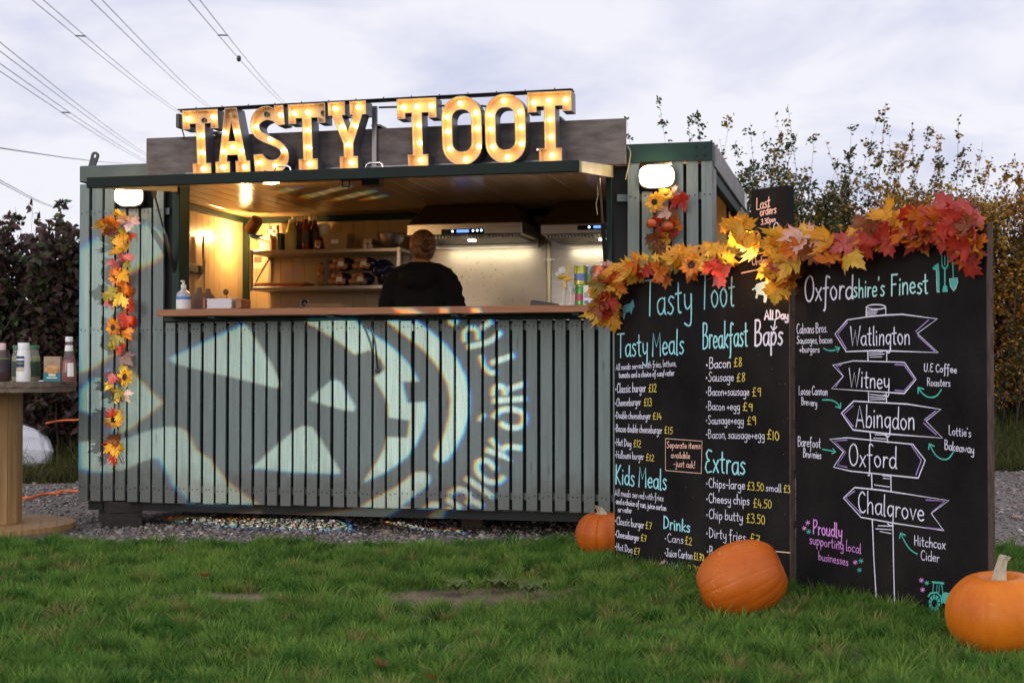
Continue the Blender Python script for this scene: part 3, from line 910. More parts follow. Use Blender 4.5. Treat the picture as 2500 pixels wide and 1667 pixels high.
for cx, cf in ((2005, c2_),):
    uu, _ = kp(*cf(cx, 400), -.10)
    mb = MB(); mb.box(uu - .014, uu + .014, -.085, -.064, 2.14, rail(uu) - .012); mb.build('upright', m_rim, sign)
mb = MB(); mb.box(.75, 3.12, -.082, -.064, 2.15, 2.175); mb.build('base_rail', m_rim, sign)
for cx, cf, zc_ in ((2045, c2_, 2.43), (510, c2_, 2.42), (85, c3_, 2.43), (1650, c3_, 2.43)):
    uu, zz = kp(*cf(cx, 480 if cf is c2_ else 395), -.04)
    b = MB(); b.obox((uu, -.02, 2.415), (.05, .12, .012)); b.build('bracket', m_galv, sign)
uj, zj = kp(*c2_(152, 380), SV + .05)
mb = MB(); mb.box(uj - .012, uj + .016, SV + .02, SV + .09, zj - .042, zj + .042); mb.build('junction_box', m_black, sign, bevel=.004)
mb = MB(); mb.tube(catmull([(uj + .01, SV + .06, zj - .042), (uj + .014, SV + .07, zj - .07), (uj + .004, SV + .10, zj - .085), (uj - .02, SV + .13, zj - .09)], 4), .004, 6); mb.build('cable', m_black, sign)
mb = MB(); mb.tube(catmull([(2.0, -.11, 2.515), (2.6, -.11, 2.50), (2.65, -.11, 2.47), (2.72, -.11, 2.49), (3.0, -.11, 2.46), (3.08, -.11, 2.54)], 4), .006, 6); mb.build('cable', m_black, sign)
# ================================================================== LAMPS
def bulkhead(u, z, w, h, label, power):
    t = thing('bulkhead_lamp', label, 'lamp', KW(u, -.026, z), RZ, 'bulkhead lamps on the kiosk front')
    def oval(a, b, n=28):
        out = []
        r = min(a, b)
        for i in range(n):
            th = 2 * PI * i / n
            sgx = math.copysign(abs(math.cos(th)) ** .55, math.cos(th)); sgz = math.copysign(abs(math.sin(th)) ** .75, math.sin(th))
            out.append((a * sgx, b * sgz))
        return out
    mb = MB(); mb.prism([oval(w / 2 + .008, h / 2 + .008)], -.035, .012)
    mb.build('housing', m_black, t, bevel=.004)
    mb = MB()
    prof = [(1, -.036), (.99, -.055), (.92, -.075), (.7, -.088), (.35, -.094)]
    ring = [oval(w / 2 * k, h / 2 * k) for k, _ in prof]
    vs = [(x, prof[j][1], zz) for j, Rr in enumerate(ring) for x, zz in Rr]
    n = 28
    fs = [(j * n + i, j * n + (i + 1) % n, (j + 1) * n + (i + 1) % n, (j + 1) * n + i) for j in range(len(prof) - 1) for i in range(n)]
    fs.append(tuple(range((len(prof) - 1) * n, len(prof) * n)))
    mb.add(vs, fs)
    mb.build('diffuser', mat('lamp_glass', (1, .95, .85), .3, emit=power, emit_col=(1.0, 0.70, 0.36)), t, smooth=60)
    mb = MB()
    for dx in (-.3, 0, .3):
        hh = h / 2 * (1 - .25 * abs(dx))
        mb.tube([(dx * w, -.03, -hh - .004), (dx * w, -.075, -hh * .92), (dx * w, -.099, -hh * .4)], .0022, 5)
        mb.tube([(dx * w, -.03, hh + .004), (dx * w, -.075, hh * .92), (dx * w, -.099, hh * .4)], .0022, 5)
    for sx in (-1, 1):
        mb.tube([(sx * (w / 2 + .004), -.03, -.01), (sx * w / 2 * .93, -.07, -.01), (sx * w / 2 * .6, -.096, -.01)], .0022, 5)
    mb.build('guard', m_dgrey, t)
    return t
bulkhead(.364, 2.047, .175, .118, 'lit oval bulkhead lamp left of the opening, half under the hatch', 20)
bulkhead(3.632, 2.064, .195, .126, 'lit oval bulkhead lamp right of the opening, above the sunflower garland', 20)

# clip lamp in the left rear corner of the kitchen
ul, zl = kp(618, 553, 1.98)
lampt = thing('clip_lamp', 'brown clip-on spot lamp lighting the kitchen corner above the shelf end', 'lamp', KW(ul, 1.98, zl), RZ)
ax = Vector((-.62, .35, -.62)).normalized()
Mq = ax.to_track_quat('Z', 'Y').to_matrix()
mb = MB(); mb.lathe([(.0, -.075), (.040, -.075), (.048, -.07), (.052, .045), (.049, .045), (.045, -.06), (0, -.06)], 20, (0, 0, 0), Mq, cap=False)
mb.build('lamp_shade', mat('lamp_brown', (.16, .075, .03), .4, .3, var=.15, vs=8), lampt, smooth=40)
mb = MB(); mb.ball(ax * .005, .022, 12, 8)
mb.build('bulb', mat('clip_bulb', (1, .8, .5), .3, emit=60, emit_col=(1.0, .60, .20)), lampt, smooth=60)
mb = MB(); mb.obox((.03, -.01, -.075), (.10, .035, .02), (0, 0, .0)); mb.tube([(.0, 0, -.03), (.02, -.005, -.07)], .008, 6); mb.obox((.02, .02, -.09), (.03, .12, .01))
mb.build('clamp', mat('clamp_blue', (.10, .26, .52), .4), lampt, bevel=.003)
ld = bpy.data.lights.new('clip_lamp_light', 'POINT'); ld.energy = 21; ld.color = (1.0, .56, .20); ld.shadow_soft_size = .035
lo = bpy.data.objects.new('clip_lamp_light', ld); COL.objects.link(lo); lo.parent = lampt
lo.location = ax * .10
# ceiling lamps out of view; the doorway one is fill added to brighten inside
for (uu, vv, e_n, lab) in ((3.66, .5, 12, 'small warm fill lamp added out of sight inside by the side doorway'), (1.15, .30, 7, 'small warm ceiling lamp just behind the hatch hinge, left of centre')):
    tl = thing('hidden_ceiling_lamp', lab, 'lamp', KW(uu, vv, 2.158), RZ, 'ceiling lamps inside the kiosk')
    mb = MB(); mb.box(-.03, .03, -.02, .02, .004, .016); mb.build('base', m_white, tl)
    mb = MB(); mb.tube([(-.022, 0, -.008), (.022, 0, -.008)], .010, 8); mb.build('tube', mat('tube_lit', (1, .85, .6), .3, emit=40, emit_col=(1, .62, .24)), tl, smooth=50)
    ld = bpy.data.lights.new('hidden_ceiling_light', 'POINT'); ld.energy = e_n; ld.color = (1, .60, .24); ld.shadow_soft_size = .05
    lo = bpy.data.objects.new('hidden_ceiling_light', ld); COL.objects.link(lo); lo.parent = tl; lo.location = (0, 0, -.045)

# ================================================================== THE KITCHEN
def kthing(name, label, cat, u, v, z, group=None, rz=0.0):
    return thing(name, label, cat, KW(u, v, z), RZ + rz, group)
VB = DEP - .047
# shelf unit on the rear wall
us0, zs1 = kp(612, 612, 2.0); us1, _ = kp(978, 600, 2.0); _, zs0 = kp(613, 700, 2.0)
ZSH1, ZSH0 = zs1, zs0
sh = kthing('shelf_unit', 'two tier steel wall shelf at the back of the kitchen', 'shelf', 0, 0, 0)
mb = MB(); mb.box(us0, us1, 2.0, VB - .003, ZSH1 - .028, ZSH1); mb.build('shelf', m_steel, sh, bevel=.003)
mb = MB(); mb.box(us0, us1, 2.0, VB - .003, ZSH0 - .028, ZSH0); mb.build('shelf', m_steel, sh, bevel=.003)
for uu in (us0 - .0, us1 - .022):
    mb = MB(); mb.box(uu, uu + .022, 1.978, 1.999, ZSH0 - .03, ZSH1 + .002); mb.box(uu, uu + .022, VB - .024, VB - .004, ZSH0 + .001, ZSH1 - .029)
    mb.tube([(uu + .011, VB - .03, ZSH1 - .03), (uu + .011, 2.01, ZSH0 + .002)], .009, 4)
    mb.build('bracket', m_steel, sh)
# splashback, hoods
sb = kthing('splashback', 'stained steel splashback sheet behind the cook', 'splashback', 0, 0, 0)
u0, _ = kp(985, 700, VB); u1, z1 = kp(1335, 598, VB)
mb = MB(); mb.box(u0, u1, VB - .006, VB, .9, z1); mb.build('sheet', m_splash, sb)
mb = MB()
rs2 = random.Random(12)
for i in range(110):
    a = u0 + (u1 - u0) * rs2.betavariate(2, 2); c = 1.25 + (z1 - 1.25) * rs2.betavariate(1.6, 1.6)
    s = rs2.uniform(.0012, .0042)
    mb.lathe([(s, 0), (s, .0012)], 6, (a, VB - .006, c), Matrix.Rotation(PI / 2, 3, 'X') @ Matrix.Diagonal((1, rs2.uniform(1, 2), 1)))
mb.build('grease_spots', mat('grease', (.07, .05, .035), .5), sb)
sb2 = kthing('splashback', 'plain polished steel splashback right of the cream pipe', 'splashback', 0, 0, 0)
mb = MB(); mb.box(u1 + .012, LEN - .07, VB - .010, VB, .9, 2.0); mb.build('sheet', m_steel, sb2)
up, _ = kp(1340, 700, VB - .03)
pipe = kthing('gas_pipe', 'cream pipe running down the wall between the splashbacks', 'pipe', up, VB - .03, 0)
mb = MB(); mb.tube([(0, 0, .9), (0, 0, 1.93)], .012, 10); mb.build('tube', mat('pipe_cream', (.6, .55, .38), .4), pipe, smooth=50)
_, zc1 = kp(1340, 634, VB - .03)
mb = MB(); mb.tube([(0, 0, zc1 - .01), (0, 0, zc1 + .01)], .016, 10); mb.box(-.04, .04, .008, .014, zc1 - .008, zc1 + .008)
for s in (-1, 1): mb.ball((s * .033, .004, zc1), .008, 8, 6)
mb.build('pipe_clip', m_white, pipe)
m_panel = mat('panel_black', (.004, .004, .006), .15)
m_led = mat('blue_led', (.1, .25, 1), .3, emit=2.2, emit_col=(.10, .26, 1.0))
m_ledw = mat('white_led', (.5, .7, 1), .3, emit=4, emit_col=(.45, .7, 1.0))
def hood(pxl, pxr, pyt, pyb, label, pan, lcd, dots):
    vf = 1.74
    a, zt = kp(pxl, pyt, vf); b, zb = kp(pxr, pyb, vf)
    b = min(b, LEN - .075)
    t = kthing('extractor_hood', label, 'hood', 0, 0, 0, 'extractor hoods over the cooker')
    mb = MB(); mb.box(a, b, vf, VB - .012, zb, zt); mb.build('hood_front', m_hood if 0 else m_steel, t, bevel=.006)
    # sloping canopy
    m = (b - a)
    mb = MB()
    a2, b2 = a + .09, b - .09
    z2, v2 = 2.168, vf + .13
    mb.add([(a + .004, vf + .004, zt + .001), (b - .004, vf + .004, zt + .001), (b - .004, VB - .013, zt + .001), (a + .004, VB - .013, zt + .001), (a2, v2, z2), (b2, v2, z2), (b2, VB - .013, z2), (a2, VB - .013, z2)],
           [(0, 1, 5, 4), (1, 2, 6, 5), (2, 3, 7, 6), (3, 0, 4, 7), (4, 5, 6, 7), (0, 1, 2, 3)])
    mb.build('canopy', m_hood, t, bevel=.01)
    # filter rails under it
    mb = MB()
    x = a + .03
    while x < b - .03:
        mb.box(x, x + .012, vf + .05, VB - .06, zb - .018, zb - .001); x += .024
    mb.build('filter', m_steel, t)
    mb = MB(); mb.box(a + .01, b - .01, VB - .05, VB - .014, zb - .05, zb - .001); mb.build('rear_ledge', m_steel, t)
    # control panel
    p0, z0 = kp(pan[0], pan[1], vf - .003); p1, z1 = kp(pan[2], pan[3], vf - .003)
    p1 = min(p1, b)
    mb = MB(); mb.box(p0, p1, vf - .004, vf - .001, z1, z0); cp = mb.build('control_panel', m_panel, t)
    l0, lz0 = kp(lcd[0], lcd[1], vf - .006); l1, lz1 = kp(lcd[2], lcd[3], vf - .006)
    mb = MB(); mb.box(l0, l1, vf - .006, vf - .0045, lz1, lz0); mb.build('display', m_led, cp)
    for (dx, dy) in dots:
        q, qz = kp(dx, dy, vf - .006)
        mb = MB(); mb.lathe([(.0085, 0), (.0085, .002)], 10, (q, vf - .0045, qz), Matrix.Rotation(PI / 2, 3, 'X')); mb.build('button', m_ledw, cp)
    # lamp under the hood
    um = (a + b) / 2
    mb = MB(); mb.lathe([(.03, -.006), (.03, 0)], 14, (um, vf + .22, zb - .020)); mb.build('hood_lamp', mat('hood_lamp', (1, 1, .9), .3, emit=14, emit_col=(1, .92, .70)), t)
    ld = bpy.data.lights.new('hood_light', 'AREA'); ld.shape = 'RECTANGLE'; ld.size = .66; ld.size_y = .05; ld.energy = 2.4; ld.color = (1, .88, .62)
    lo = bpy.data.objects.new('hood_light', ld); COL.objects.link(lo); lo.parent = t; lo.location = (um, VB - .20, zb - .055); lo.rotation_euler = (R(14), 0, 0)
    return t
def e_(x, y): return (900 + .2636 * x, 400 + .2636 * y)
hood(*[994, 1274], 548, 570, 'steel extractor hood with blue control display above the cook', (*e_(675, 608), *e_(1068, 648)), (*e_(815, 612), *e_(928, 634)), [e_(776, 626), e_(966, 619), e_(1005, 617), e_(1043, 616)])
hood(*[1319, 1600], 548, 567, 'steel extractor hood with blue control display at the right end', (*e_(1935, 570), *e_(2330, 605)), (*e_(2083, 573), *e_(2188, 594)), [e_(2042, 586), e_(2243, 580)])
# cooker range under the hoods (mostly hidden by the counter)
ck = kthing('cooker_range', 'steel cooking range standing along the rear wall', 'cooker', 0, 0, 0)
mb = MB(); mb.box(1.5, 3.7, 1.70, VB - .012, .21, 1.12); mb.build('body', m_steel, ck, bevel=.005)
mb = MB(); mb.box(1.55, 3.65, 1.74, VB - .05, 1.121, 1.135); mb.build('hotplate', m_dgrey, ck)
wk = kthing('work_bench', 'steel work bench under the wall shelf', 'bench', 0, 0, 0)
mb = MB(); mb.box(.09, 1.48, 1.75, VB - .01, 1.07, 1.10); mb.build('bench_top', m_steel, wk)
for (x, y) in ((.1, 1.76), (1.44, 1.76), (.1, VB - .05), (1.44, VB - .05)):
    mb = MB(); mb.box(x, x + .03, y, y + .03, .2, 1.069); mb.build('leg', m_steel, wk)

# ---- bottles, jars and other small goods
def lathe_thing(name, label, cat, loc, parts, group=None, rz=RZ, sy=1.0, n=18):
    t = thing(name, label, cat, loc, rz, group)
    for (pn, prof, mm, *extra) in parts:
        mb = MB()
        kw = dict(extra[0]) if extra else {}
        mb.lathe(prof, kw.get('n', n), kw.get('c', (0, 0, 0)), sy=kw.get('sy', sy), sx=kw.get('sx', 1))
        mb.build(pn, mm, t, smooth=35)
    return t
def bottle_parts(h, r, body_m, cap_m, label_m, neck=.38, capr=.45, lab=(.18, .55)):
    b = [(r * .9, 0), (r, h * .03), (r, h * .58), (r * .92, h * .66), (r * neck * 1.15, h * .82), (r * neck, h * .88)]
    c = [(r * capr, h * .881), (r * capr, h * .985), (r * capr * .9, h)]
    l = [(r * 1.012, h * lab[0]), (r * 1.012, h * lab[1])]
    return [('body', b, body_m), ('cap', c, cap_m), ('label', l, label_m, dict())]
m_ket = mat('ketchup_glass', (.16, .012, .008), .1, coat=.5)
m_sauce = mat('brown_sauce', (.035, .014, .008), .12, coat=.5)
m_mustard = mat('mustard', (.42, .42, .12), .3)
m_labd = mat('label_dark', (.05, .035, .05), .5)
m_laby = mat('label_yellow', (.50, .50, .22), .5)
m_labw = mat('label_white', (.72, .72, .70), .5)
m_capw = mat('cap_cream', (.70, .60, .45), .4)
def d_(x, y): return (380 + .2636 * x, 400 + .2636 * y)
shelfv = 2.12
def on_shelf(px, v): return kp(px, 600, v)[0]
lathe_thing('squeezy_bottle', 'yellow green squeezy mustard bottle with pale label at front of the top shelf', 'bottle', KW(on_shelf(711, 2.07), 2.07, ZSH1 + .001),
            bottle_parts(.235, .042, m_mustard, m_capw, m_laby, .55, .55, (.12, .62)), 'sauce bottles on the top shelf')
for (px, v, mm, lab) in ((716, 2.16, m_ket, 'tall dark bottle with cream cap standing behind the mustard bottle'), (730, 2.19, m_sauce, 'dark sauce bottle right behind the mustard bottle'),
                    (740, 2.22, m_sauce, 'dark sauce bottle at the very back of the bottle cluster'), (747, 2.07, m_ket, 'red ketchup bottle at the front of the shelf cluster'),
                    (758, 2.17, m_sauce, 'dark sauce bottle just right of the red ketchup bottle'), (768, 2.13, m_sauce, 'dark sauce bottle at the right end of the bottle cluster')):
    lathe_thing('sauce_bottle', lab, 'bottle', KW(on_shelf(px, v), v, ZSH1 + .001), bottle_parts(.265, .034, mm, m_capw, m_labd), 'sauce bottles on the top shelf')
lathe_thing('sauce_bottle', 'small dark bottle with orange label beside the plastic tub', 'bottle', KW(on_shelf(777, 2.04), 2.04, ZSH1 + .001), bottle_parts(.12, .026, m_sauce, m_black, mat('label_orange', (.5, .22, .1), .5)), 'sauce bottles on the top shelf')
lathe_thing('squeezy_bottle', 'white squeezy tub with red neck on the top shelf', 'bottle', KW(on_shelf(791, 2.2), 2.2, ZSH1 + .001), [('body', [(.04, 0), (.045, .01), (.045, .09), (.03, .10)], mat('tub_red', (.35, .03, .02), .4)), ('cap', [(.045, .101), (.05, .12), (.045, .2), (.03, .215)], m_labw)], 'sauce bottles on the top shelf')
# boxes and packets at the left end
def box_thing(name, label, cat, loc, size, mm, rz=0, group=None, extra=None):
    t = thing(name, label, cat, loc, RZ + rz, group)
    mb = MB(); mb.box(-size[0] / 2, size[0] / 2, -size[1] / 2, size[1] / 2, 0, size[2]); mb.build('carton', mm, t, bevel=.003)
    if extra:
        for nm, bx, m2 in extra:
            mb = MB(); mb.box(*bx); mb.build(nm, m2, t)
    return t
def sv(px, v=2.1): return KW(on_shelf(px, v), v, ZSH1 + .001)
box_thing('carton', 'white open carton at the left end of the top shelf', 'box', sv(655, 2.12), (.085, .12, .12), mat('card_white', (.62, .55, .45), .7))
box_thing('carton', 'orange snack carton leaning beside the white carton', 'box', sv(672, 2.06), (.05, .08, .085), mat('card_orange', (.42, .17, .06), .6), .2)
box_thing('carton', 'narrow dark green carton left of the mustard bottle', 'box', sv(686, 2.05), (.032, .08, .13), mat('card_green', (.02, .06, .03), .5))
t = thing('paper_bag', 'chequered paper bag standing behind the cartons on the top shelf', 'bag', sv(667, 2.22), RZ, None)
m_chk = bpy.data.materials.new('chequer'); m_chk.use_nodes = True
_t = m_chk.node_tree; _c = N(_t, 'ShaderNodeTexChecker'); _c.inputs['Scale'].default_value = 34; _c.inputs['Color1'].default_value = (.6, .55, .45, 1); _c.inputs['Color2'].default_value = (.03, .025, .02, 1)
_tc = N(_t, 'ShaderNodeTexCoord'); _t.links.new(_tc.outputs['Object'], _c.inputs['Vector']); _t.links.new(_c.outputs[0], _t.nodes['Principled BSDF'].inputs['Base Color'])
mb = MB(); mb.add([(-.04, -.03, 0), (.04, -.03, 0), (.04, .03, 0), (-.04, .03, 0), (-.045, -.012, .2), (.04, -.016, .215), (.045, .014, .205), (-.04, .016, .21)], [(0, 1, 5, 4), (1, 2, 6, 5), (2, 3, 7, 6), (3, 0, 4, 7), (0, 1, 2, 3)])
mb.build('paper', m_chk, t)
# plastic tub, rolls, bowl
t = thing('plastic_tub', 'clear lidded plastic food tub in the middle of the top shelf', 'tub', sv(827, 2.1), RZ)
mb = MB(); mb.add([(-.085, -.07, 0), (.085, -.07, 0), (.085, .07, 0), (-.085, .07, 0), (-.10, -.085, .10), (.10, -.085, .10), (.10, .085, .10), (-.10, .085, .10)], [(0, 1, 5, 4), (1, 2, 6, 5), (2, 3, 7, 6), (3, 0, 4, 7), (0, 1, 2, 3)])
mb.build('body', mat('tub_plastic', (.36, .27, .16), .25), t)
mb = MB(); mb.box(-.105, .105, -.09, .09, .101, .115); mb.build('lid', mat('tub_lid', (.45, .36, .22), .3), t, bevel=.004)
mb = MB(); mb.box(-.03, .03, -.0865, -.086, .04, .07); mb.build('label', m_labw, t)
rn = [(889, 592, 'lower left'), (905, 592, 'lower right'), (892, 575, 'upper left'), (907, 574, 'upper right')]
for i, (px, py, w) in enumerate(rn):
    rr = .0185
    du = (-.0195, .0195, -.0165, .0165)[i]
    base = on_shelf(896, 2.03)
    zz = ZSH1 + .001 + rr + (0 if i < 2 else .037)
    t = thing('paper_roll', '%s white paper roll of the four stacked beside the bowl' % w, 'paper roll', KW(base + du, 2.05, zz), RZ, 'stacked paper rolls')
    mb = MB(); mb.lathe([(rr, 0), (rr, .18)], 14, (0, 0, 0), Matrix.Rotation(-PI / 2, 3, 'X')); mb.build('roll', mat('paper_white', (.72, .66, .55), .8), t, smooth=40)
t = thing('mixing_bowl', 'steel mixing bowl on the right end of the top shelf', 'bowl', sv(955, 2.12), RZ)
mb = MB(); mb.lathe([(.05, 0), (.075, .02), (.095, .06), (.105, .11), (.112, .113), (.104, .116), (.09, .06), (.07, .025), (0, .012)], 26, cap=False); mb.build('bowl', m_steel, t, smooth=50)
# lower shelf: trays, buns, bag
def sl(px, v=2.1): return KW(kp(px, 690, v)[0], v, ZSH0 + .001)
t = thing('chopping_board', 'thick red chopping board lying on the lower shelf', 'board', sl(692, 2.12), RZ)
mb = MB(); mb.box(-.20, .20, -.10, .12, 0, .016); mb.build('board', mat('board_red', (.35, .02, .02), .5), t, bevel=.003)
t = thing('chopping_board', 'yellow chopping board lying on the red board', 'board', sl(692, 2.12) + Vector((0, 0, .017)), RZ)
mb = MB(); mb.box(-.215, .21, -.09, .12, .0, .013); mb.build('board', mat('board_yellow', (.45, .30, .04), .5), t, bevel=.003)
m_bun = mat('bread_bun', (.42, .21, .075), .55, var=.3, vs=20)
m_film = mat('bag_film', (.6, .6, .65), .08, alpha=.18)
m_bagb = mat('bag_blue', (.01, .015, .06), .25)
def bun_pack(loc, label):
    t = thing('bun_pack', label, 'bread', loc, RZ, 'packs of bread buns on the lower shelf')
    for (x, z) in ((-.045, .03), (0, .03), (.045, .03), (-.022, .072), (.022, .072)):
        mb = MB(); mb.ball((x, -.04, z), (.028, .035, .025), 12, 8); mb.build('bun', m_bun, t, smooth=60)
    mb = MB(); mb.ball((.03, .02, .05), (.085, .07, .052), 14, 8); mb.build('bag', m_bagb, t, smooth=50)
    mb = MB(); mb.box(.01, .055, -.082, -.08, .03, .062); mb.build('label', m_labw, t)
    return t
bun_pack(sl(827, 2.10), 'bread bun pack with white label, lower left of four')
bun_pack(sl(878, 2.10), 'bread bun pack with white label, lower right of four')
bun_pack(sl(831, 2.10) + Vector((0, 0, .115)), 'bread bun pack with white label, upper left of four')
bun_pack(sl(886, 2.10) + Vector((0, 0, .115)), 'bread bun pack with white label, upper right of four')
lathe_thing('blue_roll', 'upright blue grey paper roll left of the bread buns', 'paper roll', sl(801, 2.08), [('roll', [(.032, 0), (.032, .20)], mat('bluegrey', (.12, .11, .13), .8))])
t = thing('bun_bag', 'loose bag of bread buns at the left of the grey roll', 'bread', sl(785, 2.14), RZ)
for (x, z) in ((0, .05), (.0, .14)):
    mb = MB(); mb.ball((x, 0, z), (.035, .045, .045), 12, 8); mb.build('bun', m_bun, t, smooth=60)
t = thing('bin_liner', 'dark bundle of folded bags at the right end of the lower shelf', 'bag', sl(944, 2.12), RZ)
mb = MB()
for i in range(6): mb.ball((rs2.uniform(-.05, .05), rs2.uniform(-.04, .04), .05 + .02 * i), (.07, .07, .05), 10, 7)
mb.build('bundle', m_bagb, t, smooth=60)
# left wall: knife rack and notices
def lw(px, py):      # on the left wall lining plane u = .041
    d = ray(px, py); n = Vector((CT, -ST, 0)); t = (n.dot(KW(.0415, 0, 0) - Vector((0, 0, CAM_H)))) / n.dot(d)
    P = Vector((0, 0, CAM_H)) + d * t; q = P - P0
    return ST * q.x + CT * q.y, P.z
va, za = lw(*d_(190, 945)); vb_, zb_ = lw(*d_(435, 990))
t = kthing('knife_rack', 'dark magnetic knife strip on the left wall', 'rack', .0415, (va + vb_) / 2, (za + zb_) / 2)
hl_ = (vb_ - va) / 2
mb = MB(); mb.box(0, .022, -hl_, hl_, -.03, .03); mb.build('strip', m_dgrey, t, bevel=.004)
vk, zk = lw(*d_(408, 860))
t = kthing('kitchen_knife', 'large kitchen knife with pale handle held upright on the strip', 'knife', .066, vk, zk - .02)
mb = MB(); mb.box(0, .018, -.018, .018, .0, .17); mb.build('handle', mat('handle_cream', (.5, .38, .24), .4), t, bevel=.005)
mb = MB(); mb.add([(.008, -.022, -.002), (.008, .022, -.002), (.008, .018, -.20), (.008, .0, -.26), (.011, -.022, -.002), (.011, .022, -.002), (.011, .018, -.20), (.011, .0, -.26)], [(0, 1, 2, 3), (4, 5, 6, 7), (0, 1, 5, 4), (1, 2, 6, 5), (2, 3, 7, 6), (3, 0, 4, 7)])
mb.build('blade', m_chrome, t)
# notices on the rear wall
def notice(px0, py0, px1, py1, name, label, m1, m2=None, inner=None):
    a, z1_ = kp(px0, py0, VB - .002); b, z0_ = kp(px1, py1, VB - .002)
    t = kthing(name, label, 'notice', (a + b) / 2, VB - .003, (z0_ + z1_) / 2)
    w, h = (b - a) / 2, (z1_ - z0_) / 2
    mb = MB(); mb.box(-w, w, -.001, .001, -h, h); mb.build('card', m1, t)
    if inner: inner(t, w, h)
    return t
def hw(t, w, h):
    mb = MB(); mb.lathe([(w * .72, 0), (w * .72, .001)], 24, (0, -.0022, h * .25), Matrix.Rotation(PI / 2, 3, 'X')); mb.build('symbol', mat('sym_dark', (.01, .02, .04), .5), t)
    mb = MB(); mb.box(-w * .92, w * .92, -.0032, -.0022, -h * .95, -h * .72); mb.build('caption', mat('sym_dark2', (.01, .02, .04), .5), t)
    mb = MB(); mb.tube([(-w * .35, -.004, h * .12), (0, -.004, h * .02), (w * .3, -.004, h * .18)], w * .10, 6); mb.tube([(-w * .05, -.004, h * .5), (w * .15, -.004, h * .38), (w * .05, -.004, h * .22)], w * .09, 6); mb.build('hands', m_labw, t)
notice(*d_(1340, 1258), *d_(1420, 1340), 'hygiene_notice', 'small hand washing notice with round dark symbol above the counter', m_labw, inner=hw)
def nv(t, w, h):
    mb = MB(); mb.box(-w * .5, w * .6, -.0022, -.0012, -h * .15, h * .75); mb.build('print', mat('print_grey', (.16, .13, .10), .6), t)
notice(*d_(880, 845), *d_(1010, 968), 'paper_notice', 'paper notice with grey print behind the left shelf bracket', mat('paper_warm', (.7, .6, .45), .8), inner=nv)
box_thing('takeaway_box', 'long pale carton lying on the bench below the notice', 'box', KW(kp(798, 750, 1.9)[0], 1.9, 1.101), (.28, .16, kp(798, 742, 1.9)[1] - 1.101), mat('card_pale', (.5, .38, .25), .7))

# ---- things on the counter
ZC = 1.336
def oc(px, v): return kp(px, 752, v)[0]
t = lathe_thing('soap_bottle', 'clear hand soap pump bottle with blue and white label on the counter', 'bottle', KW(oc(448, -.10), -.10, ZC),
    [('body', [(.040, 0), (.044, .004), (.044, .085), (.040, .105), (.018, .125), (.014, .132)], mat('clear_gel', (.55, .56, .60), .1, alpha=.75)), ('label', [(.0447, .012), (.0447, .065)], m_labw), ('label_band', [(.0447, .0655), (.0447, .083)], mat('band_blue', (.05, .22, .55), .4)),
     ('pump', [(.016, .132), (.017, .155), (.008, .157), (.008, .178), (.007, .18)], m_white)])
mb = MB(); mb.tube([(0, 0, .178), (-.0, -.03, .176)], .006, 6); mb.build('nozzle', m_white, t)
# wooden caddy, napkin holder
t = kthing('wooden_caddy', 'dark wooden caddy with gabled end behind the soap bottle', 'caddy', oc(497, .10), .10, ZC)
mb = MB()
gab = [(-.06, 0), (.06, 0), (.06, .07), (.014, .125), (.012, .145), (-.012, .145), (-.014, .125), (-.06, .07)]
mb.prism([gab], -.07, -.055); mb.prism([gab], .055, .07); mb.box(-.06, -.05, -.054, .054, 0, .05); mb.box(.05, .06, -.054, .054, 0, .05)
mb.build('caddy', mat('caddy_wood', (.16, .075, .035), .6, var=.2, vs=10), t)
t = kthing('card_caddy', 'low dark cardboard carrier with sloping sides at the left jamb', 'caddy', oc(466, .18), .18, ZC)
mb = MB(); mb.add([(-.07, -.05, 0), (.07, -.05, 0), (.07, .05, 0), (-.07, .05, 0), (-.045, -.03, .12), (.02, -.03, .10), (.02, .03, .10), (-.045, .03, .12)], [(0, 1, 5, 4), (1, 2, 6, 5), (2, 3, 7, 6), (3, 0, 4, 7), (4, 5, 6, 7)]); mb.build('carrier', mat('card_brown', (.25, .13, .07), .7), t)
t = kthing('napkin_holder', 'wooden napkin holder on the counter left of the notice', 'holder', oc(545, -.05), -.05, ZC)
mb = MB(); mb.box(-.11, .12, -.04, .10, 0, .012)
mb.prism([[(-.115, .012), (-.10, .012), (-.10, .07), (-.107, .075), (-.115, .07)]], -.04, .10); mb.prism([[(.10, .012), (.135, .012), (.135, .06), (.118, .068), (.10, .07)]], -.04, .10)
mb.build('holder', m_wood, t, bevel=.003)
t = kthing('napkins', 'stack of white paper napkins in the wooden holder', 'napkins', oc(542, -.04), -.04, ZC + .013)
mb = MB()
for i in range(7): mb.obox((.0 + .002 * (i % 3), .01, .005 + i * .0085), (.16 - .002 * (i % 2), .11, .0075), (.06, 0, .01 * (i % 3)))
mb.build('napkin', mat('napkin', (.75, .76, .80), .85), t)
t = kthing('spoon_stick', 'dark ball topped stick standing in the napkin holder', 'utensil', oc(553, .18), .18, ZC)
mb = MB(); mb.tube([(.012, 0, 0), (.0, 0, .11)], .003, 6); mb.build('stem', m_dgrey, t)
mb = MB(); mb.ball((-.004, 0, .125), (.019, .010, .019), 14, 8); mb.build('ball', mat('ball_brown', (.13, .065, .035), .5), t, smooth=60)
